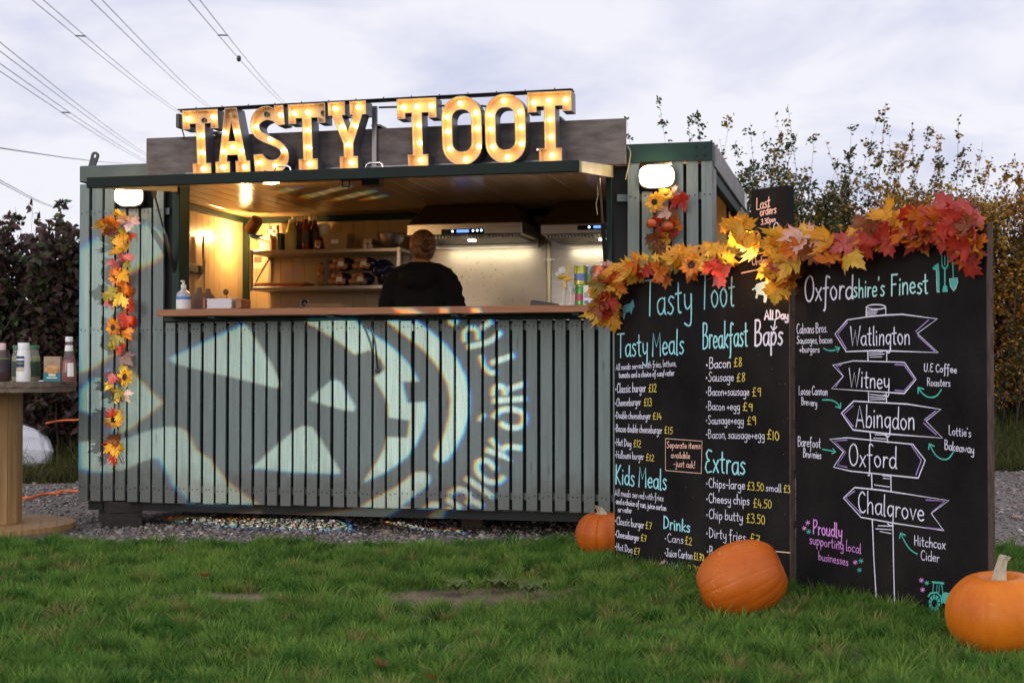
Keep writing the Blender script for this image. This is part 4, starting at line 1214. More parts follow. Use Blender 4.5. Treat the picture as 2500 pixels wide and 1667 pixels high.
# grey equipment behind the right of the counter
t = kthing('cash_terminal', 'low grey slanted till box on the counter left of the pipe', 'till', oc(1325, .22), .22, ZC)
mb = MB(); mb.add([(-.07, -.05, 0), (.09, -.05, 0), (.09, .05, 0), (-.07, .05, 0), (-.062, -.045, .052), (.09, -.05, .03), (.09, .05, .03), (-.062, .045, .055)], [(0, 1, 5, 4), (1, 2, 6, 5), (2, 3, 7, 6), (3, 0, 4, 7), (4, 5, 6, 7), (0, 1, 2, 3)]); mb.build('casing', m_dgrey, t, bevel=.004)
# drink cans and carton
def can(px, v, z, mm, label, h=.115, r=.033, band=None, px_y=752):
    parts = [('body', [(r * .8, 0), (r, .008), (r, h - .012), (r * .85, h - .002)], mm), ('rim', [(r * .87, h - .0015), (r * .87, h), (r * .8, h - .003)], m_chrome)]
    if band: parts.append(('label_band', [(r * 1.008, h * .25), (r * 1.008, h * .6)], band))
    return lathe_thing('drink_can', label, 'can', KW(oc(px, v), v, z), parts, 'drinks stacked on the counter')
can(1418, -.08, ZC, mat('can_green', (.08, .34, .05), .25, .3), 'green drink can at the bottom left of the stack', band=mat('b1', (.45, .06, .12), .4))
can(1416, -.08, ZC + .116, mat('can_yellow', (.42, .42, .05), .25, .3), 'yellow green drink can standing on the green can', band=mat('b2', (.12, .18, .40), .4))
can(1436, -.02, ZC, mat('can_blue', (.10, .16, .28), .25, .3), 'grey blue drink can behind the juice carton')
can(1437, -.02, ZC + .116, mat('can_grey', (.25, .29, .34), .25, .3), 'silver blue drink can on top at the back of the stack', band=mat('b3', (.2, .42, .12), .4))
can(1461, -.08, ZC + .116, mat('can_orange', (.60, .16, .05), .25, .3), 'orange drink can standing on the juice carton', band=mat('b4', (.62, .30, .20), .4))
can(1470, -.01, ZC, mat('can_red', (.35, .02, .02), .25, .3), 'red drink can right of the juice carton', band=mat('b5', (.7, .7, .7), .4))
t = kthing('juice_carton', 'white juice carton with red and blue fruit print on the counter', 'carton', oc(1446, -.11), -.11, ZC, 'drinks stacked on the counter', .15)
mb = MB(); mb.box(-.05, .05, -.03, .03, 0, .115); mb.build('carton', m_labw, t, bevel=.002)
for (x0, x1, z0_, z1_, cc) in ((-.044, -.022, .045, .075, (.35, .32, .36)), (-.015, .008, .04, .085, (.62, .22, .18)), (-.044, -.02, .008, .03, (.10, .28, .55)), (-.012, .012, .008, .03, (.10, .28, .55)), (.018, .044, .05, .10, (.45, .50, .58)), (.018, .044, .01, .035, (.25, .25, .3)), (-.02, .0, .09, .11, (.45, .10, .06))):
    mb = MB(); mb.box(x0, x1, -.0315, -.0305, z0_, z1_); mb.build('print', mat('print', cc, .5), t)
# skeleton dog decoration with a yellow ribbon
us, _ = kp(1382, 752, -.12)
m_bone = mat('bone', (.62, .60, .57), .5)
t = kthing('skeleton_dog', 'white plastic skeleton dog ornament wearing a yellow ribbon', 'ornament', us, -.12, ZC)
mb = MB()
mb.ball((-.028, 0, .195), (.027, .024, .026), 14, 10)            # skull
mb.tube([(-.035, 0, .19), (-.050, -.004, .178), (-.060, -.005, .172)], [.02, .015, .010], 10)   # muzzle
mb.ball((-.018, .0, .214), (.016, .02, .01), 8, 6)
mb.tube([(-.012, 0, .185), (.0, 0, .16), (.012, 0, .125), (.03, 0, .11)], .007, 8)              # spine
mb.tube([(.03, 0, .11), (.045, .02, .095), (.05, .03, .07)], .005, 6)
for i in range(7):
    z = .14 - i * .010
    rr = .020 - abs(i - 3) * .0012
    pts = [(.012 + .003 * i + rr * math.cos(a) * .9, rr * math.sin(a) * 1.1, z - .006 * math.cos(a)) for a in [k * 2 * PI / 12 for k in range(13)]]
    mb.tube(pts, .0028, 5, cap=False)
for (x, y, x2) in ((-.008, -.016, -.014), (-.004, .016, -.008), (.034, -.018, .030), (.038, .018, .044)):
    mb.tube([(x, y, .11), (x - .006, y, .06), (x2, y, .02), (x2 - .004, y, .004)], [.006, .0035, .004, .006], 7)
    mb.ball((x2 - .008, y, .006), (.012, .007, .006), 8, 6)
for yy in (-.02, .02): mb.ball((-.012, yy, .196), (.008, .006, .016), 8, 6)
mb.build('bones', m_bone, t, smooth=60)
mb = MB()
for yy in (-.017, .017): mb.ball((-.042, yy, .199), (.005, .004, .006), 8, 6)
mb.ball((-.062, -.005, .175), (.005, .006, .004), 8, 6)
mb.build('eyes', m_black, t)
m_rib = mat('ribbon', (.60, .36, .015), .45)
mb = MB()
mb.tube([(-.02 + .02 * math.cos(a), .02 * math.sin(a), .165 + .004 * math.cos(a)) for a in [k * 2 * PI / 12 for k in range(13)]], .008, 6, cap=False)
for (dx, dz, s) in ((.045, .155, 1), (.01, .15, .9)):
    mb.ball((dx * .55, -.024, dz), (.016, .006, .012), 10, 6)
mb.add([(.0, -.02, .17), (.012, -.022, .165), (.032, -.024, .24), (.022, -.022, .245)], [(0, 1, 2, 3)]); mb.add([(-.01, -.024, .16), (.01, -.026, .16), (.004, -.028, .10), (-.012, -.026, .105)], [(0, 1, 2, 3)])
mb.build('ribbon', m_rib, t)
# pots glimpsed through the side doorway
def sd_(x, y): return (1480 + .2679 * x, 330 + .2679 * y)
def side(px, py, u):
    d = ray(px, py); n = Vector((CT, -ST, 0)); t = (n.dot(KW(u, 0, 0) - Vector((0, 0, CAM_H)))) / n.dot(d)
    P = Vector((0, 0, CAM_H)) + d * t; q = P - P0
    return ST * q.x + CT * q.y, P.z
vq, zq0 = side(*sd_(1105, 797), 3.62); _, zq1 = side(*sd_(1105, 640), 3.62)
t = kthing('side_shelf', 'wooden shelf seen through the side doorway', 'shelf', 0, 0, 0)
mb = MB(); mb.box(3.42, LEN - .09, .6, 1.9, zq0 - .09, zq0 - .002); mb.box(3.42, LEN - .09, 1.85, 1.9, zq0 - .5, zq0 - .091); mb.build('shelf', mat('shelf_yellow', (.42, .27, .09), .6, var=.2), t)
lathe_thing('stock_pot', 'large steel stock pot on the shelf inside the side doorway', 'pot', KW(3.66, vq, zq0), [('body', [(.13, 0), (.14, .01), (.14, zq1 - zq0 - .01), (.145, zq1 - zq0)], mat('pot_brass', (.22, .17, .09), .35, .8))])
_, zq2 = side(*sd_(1105, 565), 3.62)
box_thing('carton', 'cardboard box on top of the stock pot in the doorway', 'box', KW(3.66, vq, zq1 + .002), (.2, .2, zq2 - zq1), mat('card_dk', (.25, .15, .08), .8, var=.3, vs=20))
t = kthing('white_drum', 'white drum standing below the shelf inside the side doorway', 'drum', 3.66, vq - .05, .201)
mb = MB(); mb.lathe([(.15, 0), (.155, .02), (.155, zq0 - .4), (.14, zq0 - .36)], 22); mb.build('body', m_white, t, smooth=40)

# ================================================================== THE COOK
def limb(mb, pts, rs, n=12):
    """tapered chain of overlapping capsules"""
    P = catmull(pts, 4); Rr = [r[0] for r in catmull([(r, 0) for r in rs], 4)]
    mb.tube(P, Rr, n)
    mb.ball(P[0], Rr[0], n, 8); mb.ball(P[-1], Rr[-1], n, 8)
def remesh(name, mb, m, parent, vox, smooth=4):
    o = mb.build(name, m, parent, fix=True)
    r = o.modifiers.new('r', 'REMESH'); r.mode = 'VOXEL'; r.voxel_size = vox; r.use_smooth_shade = True
    s = o.modifiers.new('s', 'SMOOTH'); s.iterations = smooth; s.factor = .5
    dg = bpy.context.evaluated_depsgraph_get()
    me = bpy.data.meshes.new_from_object(o.evaluated_get(dg))
    o.modifiers.clear(); o.data = me
    return o
uh, _ = kp(1030, 600, 1.15)
_, zh = kp(1030, 566, 1.15)
pz = zh - .2 - 1.70                                   # top of the head meets the photo
cook = kthing('person', 'person with tied up auburn hair and black hoodie standing at the stove, back turned', 'person', uh, 1.15, .2 + 0.0)
S = (zh - .2) / 1.70
def q(*p): return tuple(c * S for c in p)
mb = MB()
limb(mb, [q(0, 0, .95), q(0, 0, 1.12), q(0, .0, 1.30), q(0, -.01, 1.42)], [.155, .14, .15, .10])
limb(mb, [q(0, -.01, 1.40), q(-.004, .012, 1.48), q(-.006, .03, 1.54)], [.062, .056, .058])
Mh = Matrix.Rotation(R(22), 3, 'Z') @ Matrix.Rotation(R(-12), 3, 'X')       # turned a little left, head bent forward
hc = Vector(q(-.008, .045, 1.595))
mb.ball(hc, (.078, .096, .106), 20, 14, M=Mh)
mb.ball(hc + Mh @ Vector((0, .055, -.055)), (.050, .050, .060), 14, 10, M=Mh)     # jaw
mb.ball(hc + Mh @ Vector((0, .100, -.020)), (.013, .022, .020), 10, 8, M=Mh)      # nose
mb.ball(hc + Mh @ Vector((0, .092, -.062)), (.024, .012, .010), 10, 6, M=Mh)      # mouth
for sx in (-1, 1):
    mb.ball(hc + Mh @ Vector((sx * .074, .004, -.018)), (.010, .018, .030), 10, 8, M=Mh)   # ears
    mb.ball(hc + Mh @ Vector((sx * .030, .082, .008)), (.018, .012, .010), 10, 6, M=Mh)   # brows / eyes
    limb(mb, [q(sx * .17, -.01, 1.39), q(sx * .255, .01, 1.17), q(sx * .26, .10, 1.03), q(sx * .20, .30, 1.08)], [.055, .047, .043, .028])
    wr = Vector(q(sx * .20, .30, 1.08)); fw = Vector((-sx * .35, .93, -.1)).normalized(); sd2 = Vector((fw.y, -fw.x, 0)).normalized()
    mb.ball(wr + fw * .05, (.036, .05, .018), 12, 8)
    for i, (ln, off) in enumerate(((.065, -.03), (.075, -.010), (.07, .010), (.055, .029))):
        b0 = wr + fw * .085 + sd2 * off
        limb(mb, [tuple(b0), tuple(b0 + fw * ln * .5 + Vector((0, 0, -.006))), tuple(b0 + fw * ln * .85 + Vector((0, 0, -.03)))], [.0095, .009, .0075], 8)
    b0 = wr + fw * .03 - sd2 * .035 * sx
    limb(mb, [tuple(b0), tuple(b0 + fw * .035 - sd2 * .02 * sx), tuple(b0 + fw * .06 - sd2 * .022 * sx)], [.012, .010, .009], 8)
    limb(mb, [q(sx * .09, 0, .93), q(sx * .10, .01, .50), q(sx * .10, -.01, .09)], [.085, .058, .042])
    limb(mb, [q(sx * .10, -.03, .05), q(sx * .11, .12, .035)], [.042, .034])
m_skin = mat('skin', (.50, .24, .14), .5, var=.08, vs=20)
remesh('body', mb, m_skin, cook, .009, 4)
mb = MB()   # hoodie
limb(mb, [q(0, 0, .90), q(0, 0, 1.05), q(0, -.005, 1.22), q(0, -.01, 1.36)], [.185, .178, .175, .11])
mb.ball(q(0, -.005, 1.27), (.205, .14, .155), 20, 12)
for sx in (-1, 1):
    limb(mb, [q(sx * .07, -.015, 1.43), q(sx * .175, -.01, 1.362), q(sx * .235, .0, 1.20), q(sx * .262, .05, 1.02), q(sx * .225, .22, 1.04), q(sx * .205, .27, 1.065)], [.068, .080, .070, .072, .058, .042])
# hood lying round the neck
mb.tube([(.098 * S * math.cos(a), (-.015 + .075 * math.sin(a)) * S, (1.445 - .012 * math.sin(a)) * S) for a in [k * 2 * PI / 18 for k in range(19)]], .034, 10)
limb(mb, [q(-.11, -.06, 1.42), q(-.05, -.12, 1.37), q(.05, -.125, 1.36), q(.11, -.06, 1.42)], [.042, .058, .055, .042])
hd = remesh('hoodie', mb, mat('black_fleece', (.006, .006, .007), .95, bump=.3, bs=45, spec=.2), cook, .011, 3)
for v in hd.data.vertices:      # folds in the cloth
    c = v.co; a = noise.noise(Vector((c.x * 7, c.y * 7, c.z * 16))); b_ = noise.noise(Vector((c.x * 16 + 5, c.y * 14, c.z * 30)))
    v.co += v.normal * ((.5 - abs(a)) * .020 + (.4 - abs(b_)) * .008 - .006)
mb = MB()
for sx in (-1, 1): limb(mb, [q(sx * .09, 0, .93), q(sx * .10, .01, .50), q(sx * .10, -.01, .10)], [.115, .085, .065])
mb.ball(q(0, 0, .93), (.19, .14, .13), 16, 10)
remesh('trousers', mb, mat('trousers', (.008, .008, .01), .8), cook, .014, 3)
mb = MB()
for sx in (-1, 1): limb(mb, [q(sx * .10, -.035, .045), q(sx * .11, .13, .035)], [.05, .042])
remesh('shoes', mb, m_black, cook, .01, 2)
# hair: cap of combed strands with a low twisted bun
mb = MB()
mb.ball(hc + Mh @ Vector((0, -.014, .018)), (.094, .104, .106), 22, 14, M=Mh)
mb.ball(hc + Mh @ Vector((0, -.045, -.045)), (.076, .066, .060), 16, 10, M=Mh)
bn = hc + Mh @ Vector((.018, -.110, .004))
for k in range(3):
    a0 = k * 2.1
    pts = [bn + Mh @ Vector((.030 * math.cos(a0 + i * .55), -.012 - .012 * math.sin(i * .5), .036 * math.sin(a0 + i * .55) - .012)) for i in range(9)]
    mb.tube(catmull(pts, 3), .019, 8)
hr = remesh('hair', mb, mat('auburn_hair', (.045, .018, .007), .40, col2=(.22, .09, .03), vs=9, stretch=(5, 1.5, 1.2), bump=.6, bs=26, detail=8), cook, .006, 2)
mb = MB()
rs3 = random.Random(5)
for i in range(70):
    th = rs3.uniform(-2.6, -.5); ph = rs3.uniform(-.5, 1.3)
    p0 = Vector((.096 * math.cos(th) * math.cos(ph), -.012 + .106 * math.sin(th) * math.cos(ph), .016 + .108 * math.sin(ph)))
    p1 = Vector((.015, -.13, .01)) + Vector((rs3.uniform(-.03, .03), 0, rs3.uniform(-.03, .03)))
    pm = (p0 + p1) * .5; pm = pm * (1.09 + rs3.uniform(0, .05))
    mb.tube([hc + Mh @ v for v in [Vector(v) for v in catmull([p0, pm, p1], 4)]], .0022, 4)
for i in range(16):   # loose wisps at the nape
    x = rs3.uniform(-.06, .07)
    p0 = Vector((x, -.07, -.06)); p1 = p0 + Vector((rs3.uniform(-.02, .025), rs3.uniform(-.02, .01), -.04 - rs3.random() * .04))
    mb.tube([hc + Mh @ v for v in (p0, (p0 + p1) / 2 + Vector((rs3.uniform(-.01, .01), -.006, 0)), p1)], [.002, .0016, .0008], 4)
mb.build('strands', mat('hair_strand', (.20, .08, .028), .4), hr)
# ================================================================== CHALKBOARDS
GL = {}
for line in '''a 4.5 4,4.5 2.5,5 .8,4 .5,2 1.5,.2 3,.5 4,2.5|4,5 4,1 4.6,0
b 4.3 .6,10 .6,.2|.6,3 2,5 3.6,4.2 3.8,2 2.8,.2 .6,.4
c 3.8 3.5,4.3 2,5 .7,3.5 .7,1.5 2,.1 3.6,.8
d 4.6 3.9,4 2.3,5 .8,3.8 .6,1.6 1.8,.1 3.2,.6 4,2.5|4,10 4,1 4.6,.1
e 4.2 .6,2.6 3.6,2.9 3.2,4.6 1.8,5 .7,3.6 .7,1.5 2,.1 3.8,.8
f 3.6 3.6,9.3 2.4,10 1.6,8.5 1.6,-3 .8,-4|.2,5 3,5.2
g 4.4 3.8,4.4 2.2,5 .8,3.8 .8,1.6 2.2,.3 3.6,1.8|3.9,5 3.8,-2.5 2.6,-4 .8,-3.2
h 4.4 .7,10 .7,0|.7,3.2 2,5 3.5,4.4 3.7,0
i 1.8 .9,5 .9,0|.9,7 .9,7.5
j 2.4 1.6,5 1.6,-3 .2,-3.8|1.6,7 1.6,7.5
k 4 .7,10 .7,0|3.5,5 .8,2.2 3.7,0
l 1.8 .8,10 .8,.6 1.5,0
m 6.4 .7,5 .7,0|.7,3.4 1.8,5 3,4.3 3.2,0|3.2,3.4 4.4,5 5.5,4.3 5.7,0
n 4.4 .7,5 .7,0|.7,3.2 2.1,5 3.5,4.3 3.7,0
o 4.4 2.2,5 .8,4 .6,2 2,0 3.6,1 3.8,3.4 2.2,5
p 4.4 .7,5 .7,-4|.7,3.2 2.1,5 3.7,4 3.6,1.5 2.2,.1 .7,.8
r 3.2 .7,5 .7,0|.7,3 1.8,4.9 3,4.6
s 3.6 3.2,4.5 1.8,5 .8,3.9 2,2.7 3.1,1.4 2,0 .5,.5
t 3.4 1.6,8.5 1.6,.8 2.8,0|.2,5.4 3,5.6
u 4.4 .7,5 .7,1.3 1.8,0 3.2,.8 3.7,3|3.7,5 3.7,.6 4.2,0
v 4 .4,5 2,0 3.6,5
w 5.6 .4,5 1.6,0 2.8,4 4,0 5.2,5
x 4 .5,5 3.6,0|3.6,5 .4,0
y 4.2 .6,5 .8,2 2,.8 3.5,2|3.7,5 3.6,-2.5 2.5,-4 .6,-3.2
A 6 .3,0 2.8,10 5.5,0|1.1,3.2 4.7,3.2
B 5.4 .8,10 .8,0|.8,10 3.6,9.6 4,7.2 2.6,5.4 .8,5.2|2.6,5.4 4.8,4 4.4,1 2.4,0 .8,0
C 5 4.6,8.6 3,10 1,7.8 .6,4 1.6,.8 3.4,0 4.8,1.2
D 5.6 .8,10 .8,0|.8,10 3.6,8.8 4.9,5.5 4.2,1.8 .8,0
E 4.8 4.4,9.4 2.4,10 1,8.4 1.6,6.2 3,5.4|3,5.4 1.2,4.6 .5,2 1.8,0 4.4,.6
F 4.6 .8,10 .8,0|.6,10 4.4,10|.8,5.3 3.4,5.4
H 5.4 .8,10 .8,0|4.6,10 4.6,0|.8,5 4.6,5
J 4.6 .8,10 4.4,10|3,10 3,1.6 1.8,0 .4,1.4
K 5 .8,10 .8,0|4.4,10 .9,4.6 4.6,0
L 4.2 .8,10 .8,.4 4,0
M 7 .6,0 1,10 3.4,4 5.8,10 6.3,0
O 6 3,10 1.2,8.4 .5,5 1.4,1.2 3.2,0 5,1.8 5.5,5.4 4.6,8.8 3,10
P 5 .8,10 .8,0|.8,10 3.8,9.4 4.4,7.2 3,5 .8,4.6
R 5.2 .8,10 .8,0|.8,10 3.8,9.4 4.2,7 2.8,5.2 .8,4.8|2.6,5 4.8,0
S 4.8 4.3,8.8 2.6,10 .9,8 2.2,5.6 4.1,3.2 3,.4 1.6,0 .4,1.2
T 5.6 .2,10 5.4,10|2.8,10 2.7,0
U 5.4 .7,10 .8,2 2.4,0 4.2,1.6 4.6,10
W 8 .3,10 2.2,0 4,8 5.8,0 7.7,10
0 4.6 2.3,9 .8,7 .6,3 2,0 3.8,1.6 4,6 2.3,9
1 2 1,9 1,0
2 4.4 .6,7.4 2,9 3.7,7.4 3,4.6 .5,0|.5,0 4.2,0
3 4.2 .6,8.6 2.6,9 3.4,7 1.8,5|1.8,5 3.8,3.6 3.2,.6 1.4,0 .3,1
4 4.6 1.8,9 .4,3|.4,3 4.2,3|3.2,5.4 3.2,0
5 4.2 3.8,9 1,9|1,9 .8,5.4 2.6,5.6 3.8,3.4 2.6,.2 .4,.6
7 4.2 .4,9 4,9|4,9 1.8,0|1,4.6 3.4,4.6
8 4.4 3.4,8 2,9 .9,7.4 2.2,5 3.7,2 2.2,0 .7,1.8 2.2,5 3.5,7 3.4,8
9 4.2 3.6,7 2.2,9 .7,7.2 1.6,5 3.4,5.8|3.7,8.6 3.5,0
£ 4.8 4,8.2 2.8,9.4 1.7,7.6 1.7,1.6 .5,.2 2.6,.6 4.4,.2|.4,4.6 3.4,4.8
. 1.6 .7,0 .8,.4
, 1.6 .9,.4 .4,-1.4
' 1.4 .7,10 .6,8.4
- 3 .4,3.2 2.6,3.4
+ 4.2 2,5 2,1|.2,3 3.8,3
/ 3.6 .2,-2 3.2,10
! 1.8 .9,10 .8,3|.8,.4 .8,0
• 2.6 .9,3.4 .95,4.2 1,3.4'''.split('\n'):
    ch, w, st = line.split(' ', 2)
    GL[ch] = (float(w), [[tuple(float(c) for c in p.split(',')) for p in s.split(' ')] for s in st.split('|')])
SHARP = set('AEFHKLMTVWvwxkz14/7')
trng = random.Random(21)
class Ink:
    """strokes of chalk pen on a board face (local x = along, z = up, front at y = -d)"""
    def __init__(s, d=.0016): s.mb = MB(); s.d = d
    def stroke(s, pts, w, closed=False):
        if len(pts) < 2: return
        if closed: pts = list(pts) + [pts[0]]
        P = [Vector(p) for p in pts]
        n = len(P)
        L, Rr = [], []
        for i in range(n):
            a = P[i] - P[i - 1] if i else P[1] - P[0]
            b = P[i + 1] - P[i] if i < n - 1 else P[i] - P[i - 1]
            if closed and i in (0, n - 1): a = P[-1] - P[-2]; b = P[1] - P[0]
            t = (a.normalized() + b.normalized()) if a.length and b.length else (a + b)
            t = t.normalized() if t.length > 1e-9 else Vector((1, 0))
            m = Vector((-t.y, t.x))
            ww = w * .5 * trng.uniform(.78, 1.18)
            L.append(P[i] + m * ww); Rr.append(P[i] - m * ww)
        d = s.d + trng.uniform(0, .0003)
        vs = [(p.x, -d, p.y) for p in L] + [(p.x, -d, p.y) for p in Rr]
        s.mb.add(vs, [(i, i + 1, n + i + 1, n + i) for i in range(n - 1)])
        for e in (P[0], P[-1]):
            s.mb.add([(e.x + w * .5 * math.cos(k * PI / 4), -d - .0001, e.y + w * .5 * math.sin(k * PI / 4)) for k in range(8)], [tuple(range(8))])
    def fill(s, pts):
        tri = tessellate_polygon([[Vector((x, z, 0)) for x, z in pts]])
        s.mb.add([(x, -s.d + .0004, z) for x, z in pts], [tuple(t) for t in tri])
    def text(s, txt, p0, p1, cap, w):
        """baseline p0 -> p1 in board coordinates"""
        adv = 0; items = []
        for ch in txt:
            if ch == ' ': adv += 2.4; continue
            g = GL[ch]; items.append((ch, adv)); adv += g[0] + .5
        adv -= .5
        p0, p1 = Vector(p0), Vector(p1)
        ex = (p1 - p0) / adv
        up = Vector((0, cap / 10))
        for ch, x0 in items:
            jy = trng.uniform(-.25, .25); sc = trng.uniform(.94, 1.06); sl = trng.uniform(-.02, .05)
            for st in GL[ch][1]:
                pts = st if (ch in SHARP or len(st) < 3) else catmull(st, 4)
                wd = w * (2.1 if ch == '•' else 1)
                s.stroke([tuple(p0 + ex * (x0 + x + sl * y) + up * (y * sc + jy)) for x, y in pts], wd)
    def build(s, name, m, parent):
        return s.mb.build(name, m, parent, fix=False)
m_cb = mat('chalkboard_paint', (0.0028, 0.0026, 0.0032), 0.62, col2=(0.018, 0.0155, 0.015), vs=1.5, stretch=(2, 1, 1.2), bump=.25, bs=30, spec=.10, detail=8)
m_cbe = mat('board_edge', (.022, .013, .009), .7, col2=(.10, .058, .038), vs=8, stretch=(8, 8, 1.5), bump=.4, bs=25)
def ink_mat(n, c): return mat(n, c, .75, var=.10, vs=60)
I_w = ink_mat('chalk_white', (.70, .70, .83)); I_c = ink_mat('chalk_cyan', (.30, .68, .75)); I_y = ink_mat('chalk_yellow', (.72, .58, .09))
I_p = ink_mat('chalk_peach', (.86, .52, .40)); I_t = ink_mat('chalk_teal', (.06, .46, .36)); I_v = ink_mat('chalk_violet', (.36, .24, .60)); I_m = ink_mat('chalk_magenta', (.66, .28, .70))
I_pc = ink_mat('chalk_paleblue', (.42, .58, .64)); I_dc = ink_mat('chalk_deepblue', (.07, .27, .34))
class Board:
    def __init__(s, name, label, A, B, H, th, face='panel'):
        s.A, s.B = Vector(A), Vector(B)
        dv = (s.B - s.A); s.Wd = dv.length
        s.ex = dv.normalized(); s.n = Vector((s.ex.y, -s.ex.x, 0))           # outward front normal
        s.t = thing(name, label, 'chalkboard', A, math.atan2(dv.y, dv.x))
        mb = MB(); mb.box(0, s.Wd - .004, 0, th, 0, H); mb.build(face, m_cb, s.t, bevel=.003)
    def pt(s, src):
        d = ray(*src); t = s.n.dot(s.A - Vector((0, 0, CAM_H))) / s.n.dot(d)
        P = Vector((0, 0, CAM_H)) + d * t
        return (s.ex.dot(P - s.A), P.z)
    def poly(s, f, pts): return [s.pt(f(*p)) for p in pts]
    def text(s, pen, f, txt, x0, y0, x1, y1, cap, w=None):
        a, b = s.pt(f(x0, y0)), s.pt(f(x1, y1))
        c = s.pt(f(x0, y0 - cap))[1] - a[1]
        k = Ink(); k.text(txt, a, b, c, w or max(.0034, c * .088) * trng.uniform(.9, 1.12)); k.build(pen[0], pen[1], s.t)
    def line(s, pen, f, pts, w, closed=False):
        k = Ink(); k.stroke(s.poly(f, pts) if f else pts, w, closed); k.build(pen[0], pen[1], s.t)
LA, LB = Vector((.511, 7.13, 0)), Vector((1.222, 6.262, 0))
RA, RB = Vector((1.240, 6.240, 0)), Vector((1.80, 5.385, 0))
menu = Board('menu_board', 'black chalkboard menu listing burgers, breakfast baps, extras and drinks', LA, LB, 1.50, .03)
fin = Board('supplier_board', 'black chalkboard headed Oxfordshire\'s Finest with a drawn signpost of towns', RA, RB, 1.53, .03)
for bd, H in ((menu, 1.50), (fin, 1.53)):
    mb = MB(); mb.box(bd.Wd - .0035, bd.Wd + .003, -.001, .031, 0, H - .002); mb.build('edge', m_cbe, bd.t)
mb = MB()
for zz in (.28, .5, .72, .95, 1.2): mb.tube([(menu.Wd + .006, .030, zz), (menu.Wd + .006, .030, zz + .035)], .007, 6)
mb.build('hinge', m_chrome, menu.t)
B2 = lambda x, y: (1460 + .2551 * x, 600 + .2551 * y)
B3 = lambda x, y: (1460 + .3189 * x, 940 + .3189 * y)
B4 = lambda x, y: (1900 + .287 * x, 600 + .287 * y)
B5 = lambda x, y: (1900 + .3827 * x, 1000 + .3827 * y)
head, hb, body, price, peach = ('heading', I_c), ('heading', I_w), ('menu_line', I_w), ('price', I_y), ('peach_line', I_p)
T = menu.text
T(head, B2, 'Tasty', 445, 668, 905, 628, 330, .0085); T(head, B2, 'Toot', 975, 608, 1310, 572, 330, .0085)
T(head, B2, 'Tasty Meals', 185, 1068, 825, 1035, 222, .0080)
T(head, B3, 'Kids Meals', 132, 752, 528, 800, 150, .0080)
T(head, B3, 'Drinks', 500, 1095, 708, 1125, 95, .0075)
T(head, B2, 'Breakfast', 1000, 985, 1437, 958, 235, .0082)
T(head, B3, 'Extras', 818, 665, 1130, 682, 185, .0085)
T(hb, B2, 'Baps', 1495, 962, 1772, 942, 240, .0095); T(hb, B2, 'All Day', 1595, 702, 1824, 700, 82, .009)
ar_ = Ink(); ar_.stroke(menu.poly(B2, [(1697, 705), (1694, 750), (1680, 805)]), .007); ar_.stroke(menu.poly(B2, [(1658, 770), (1680, 808), (1712, 775)]), .007); ar_.build('arrow_drawing', I_w, menu.t)
for a in [('All meals served with fries, lettuce,', B2, 172, 1190, 752, 1148, 60), ('tomato and a choice of can/water', B2, 200, 1263, 732, 1240, 58),
          ('•Classic burger', B2, 168, 1405, 460, 1395, 85), ('•Cheeseburger', B2, 165, 1535, 412, 1525, 75),
          ('•Double cheeseburger', B3, 132, 255, 405, 260, 56), ('•Bacon double cheeseburger', B3, 130, 355, 492, 370, 58), ('•Hot Dog', B3, 132, 460, 256, 470, 56), ('•Halloumi burger', B3, 132, 555, 352, 570, 56),
          ('All meals served with fries', B3, 130, 842, 502, 887, 50), ('and a choice of can, juice carton', B3, 140, 905, 524, 960, 46), ('or water', B3, 155, 970, 260, 978, 46),
          ('•Classic burger', B3, 132, 1060, 354, 1095, 60), ('•Cheeseburger', B3, 132, 1160, 317, 1190, 54), ('•Hot Dog', B3, 132, 1255, 264, 1285, 54), ('•', B3, 132, 1330, 152, 1332, 50),
          ('•Cans', B3, 512, 1195, 656, 1210, 64), ('•Juice Carton', B3, 512, 1305, 724, 1332, 62), ('•Water', B3, 512, 1405, 664, 1417, 60),
          ('•Bacon', B2, 1035, 1175, 1274, 1165, 98), ('•Sausage', B2, 1035, 1300, 1302, 1290, 88), ('•Bacon+sausage', B2, 1035, 1430, 1450, 1430, 82),
          ('•Bacon +egg', B3, 828, 190, 1087, 192, 66), ('•Sausage+egg', B3, 828, 295, 1117, 300, 66), ('•Bacon, sausage+egg', B3, 828, 405, 1277, 412, 66),
          ('•Chips-large', B3, 830, 780, 1127, 797, 72), ('small', B3, 1285, 808, 1407, 817, 60), ('•Cheesy chips', B3, 830, 895, 1162, 917, 72), ('•Chip butty', B3, 830, 1015, 1110, 1042, 72),
          ('•Dirty fries', B3, 830, 1160, 1132, 1197, 78), ('•Bac', B3, 836, 1300, 935, 1313, 70)]:
    T(body, a[1], a[0], *a[2:])
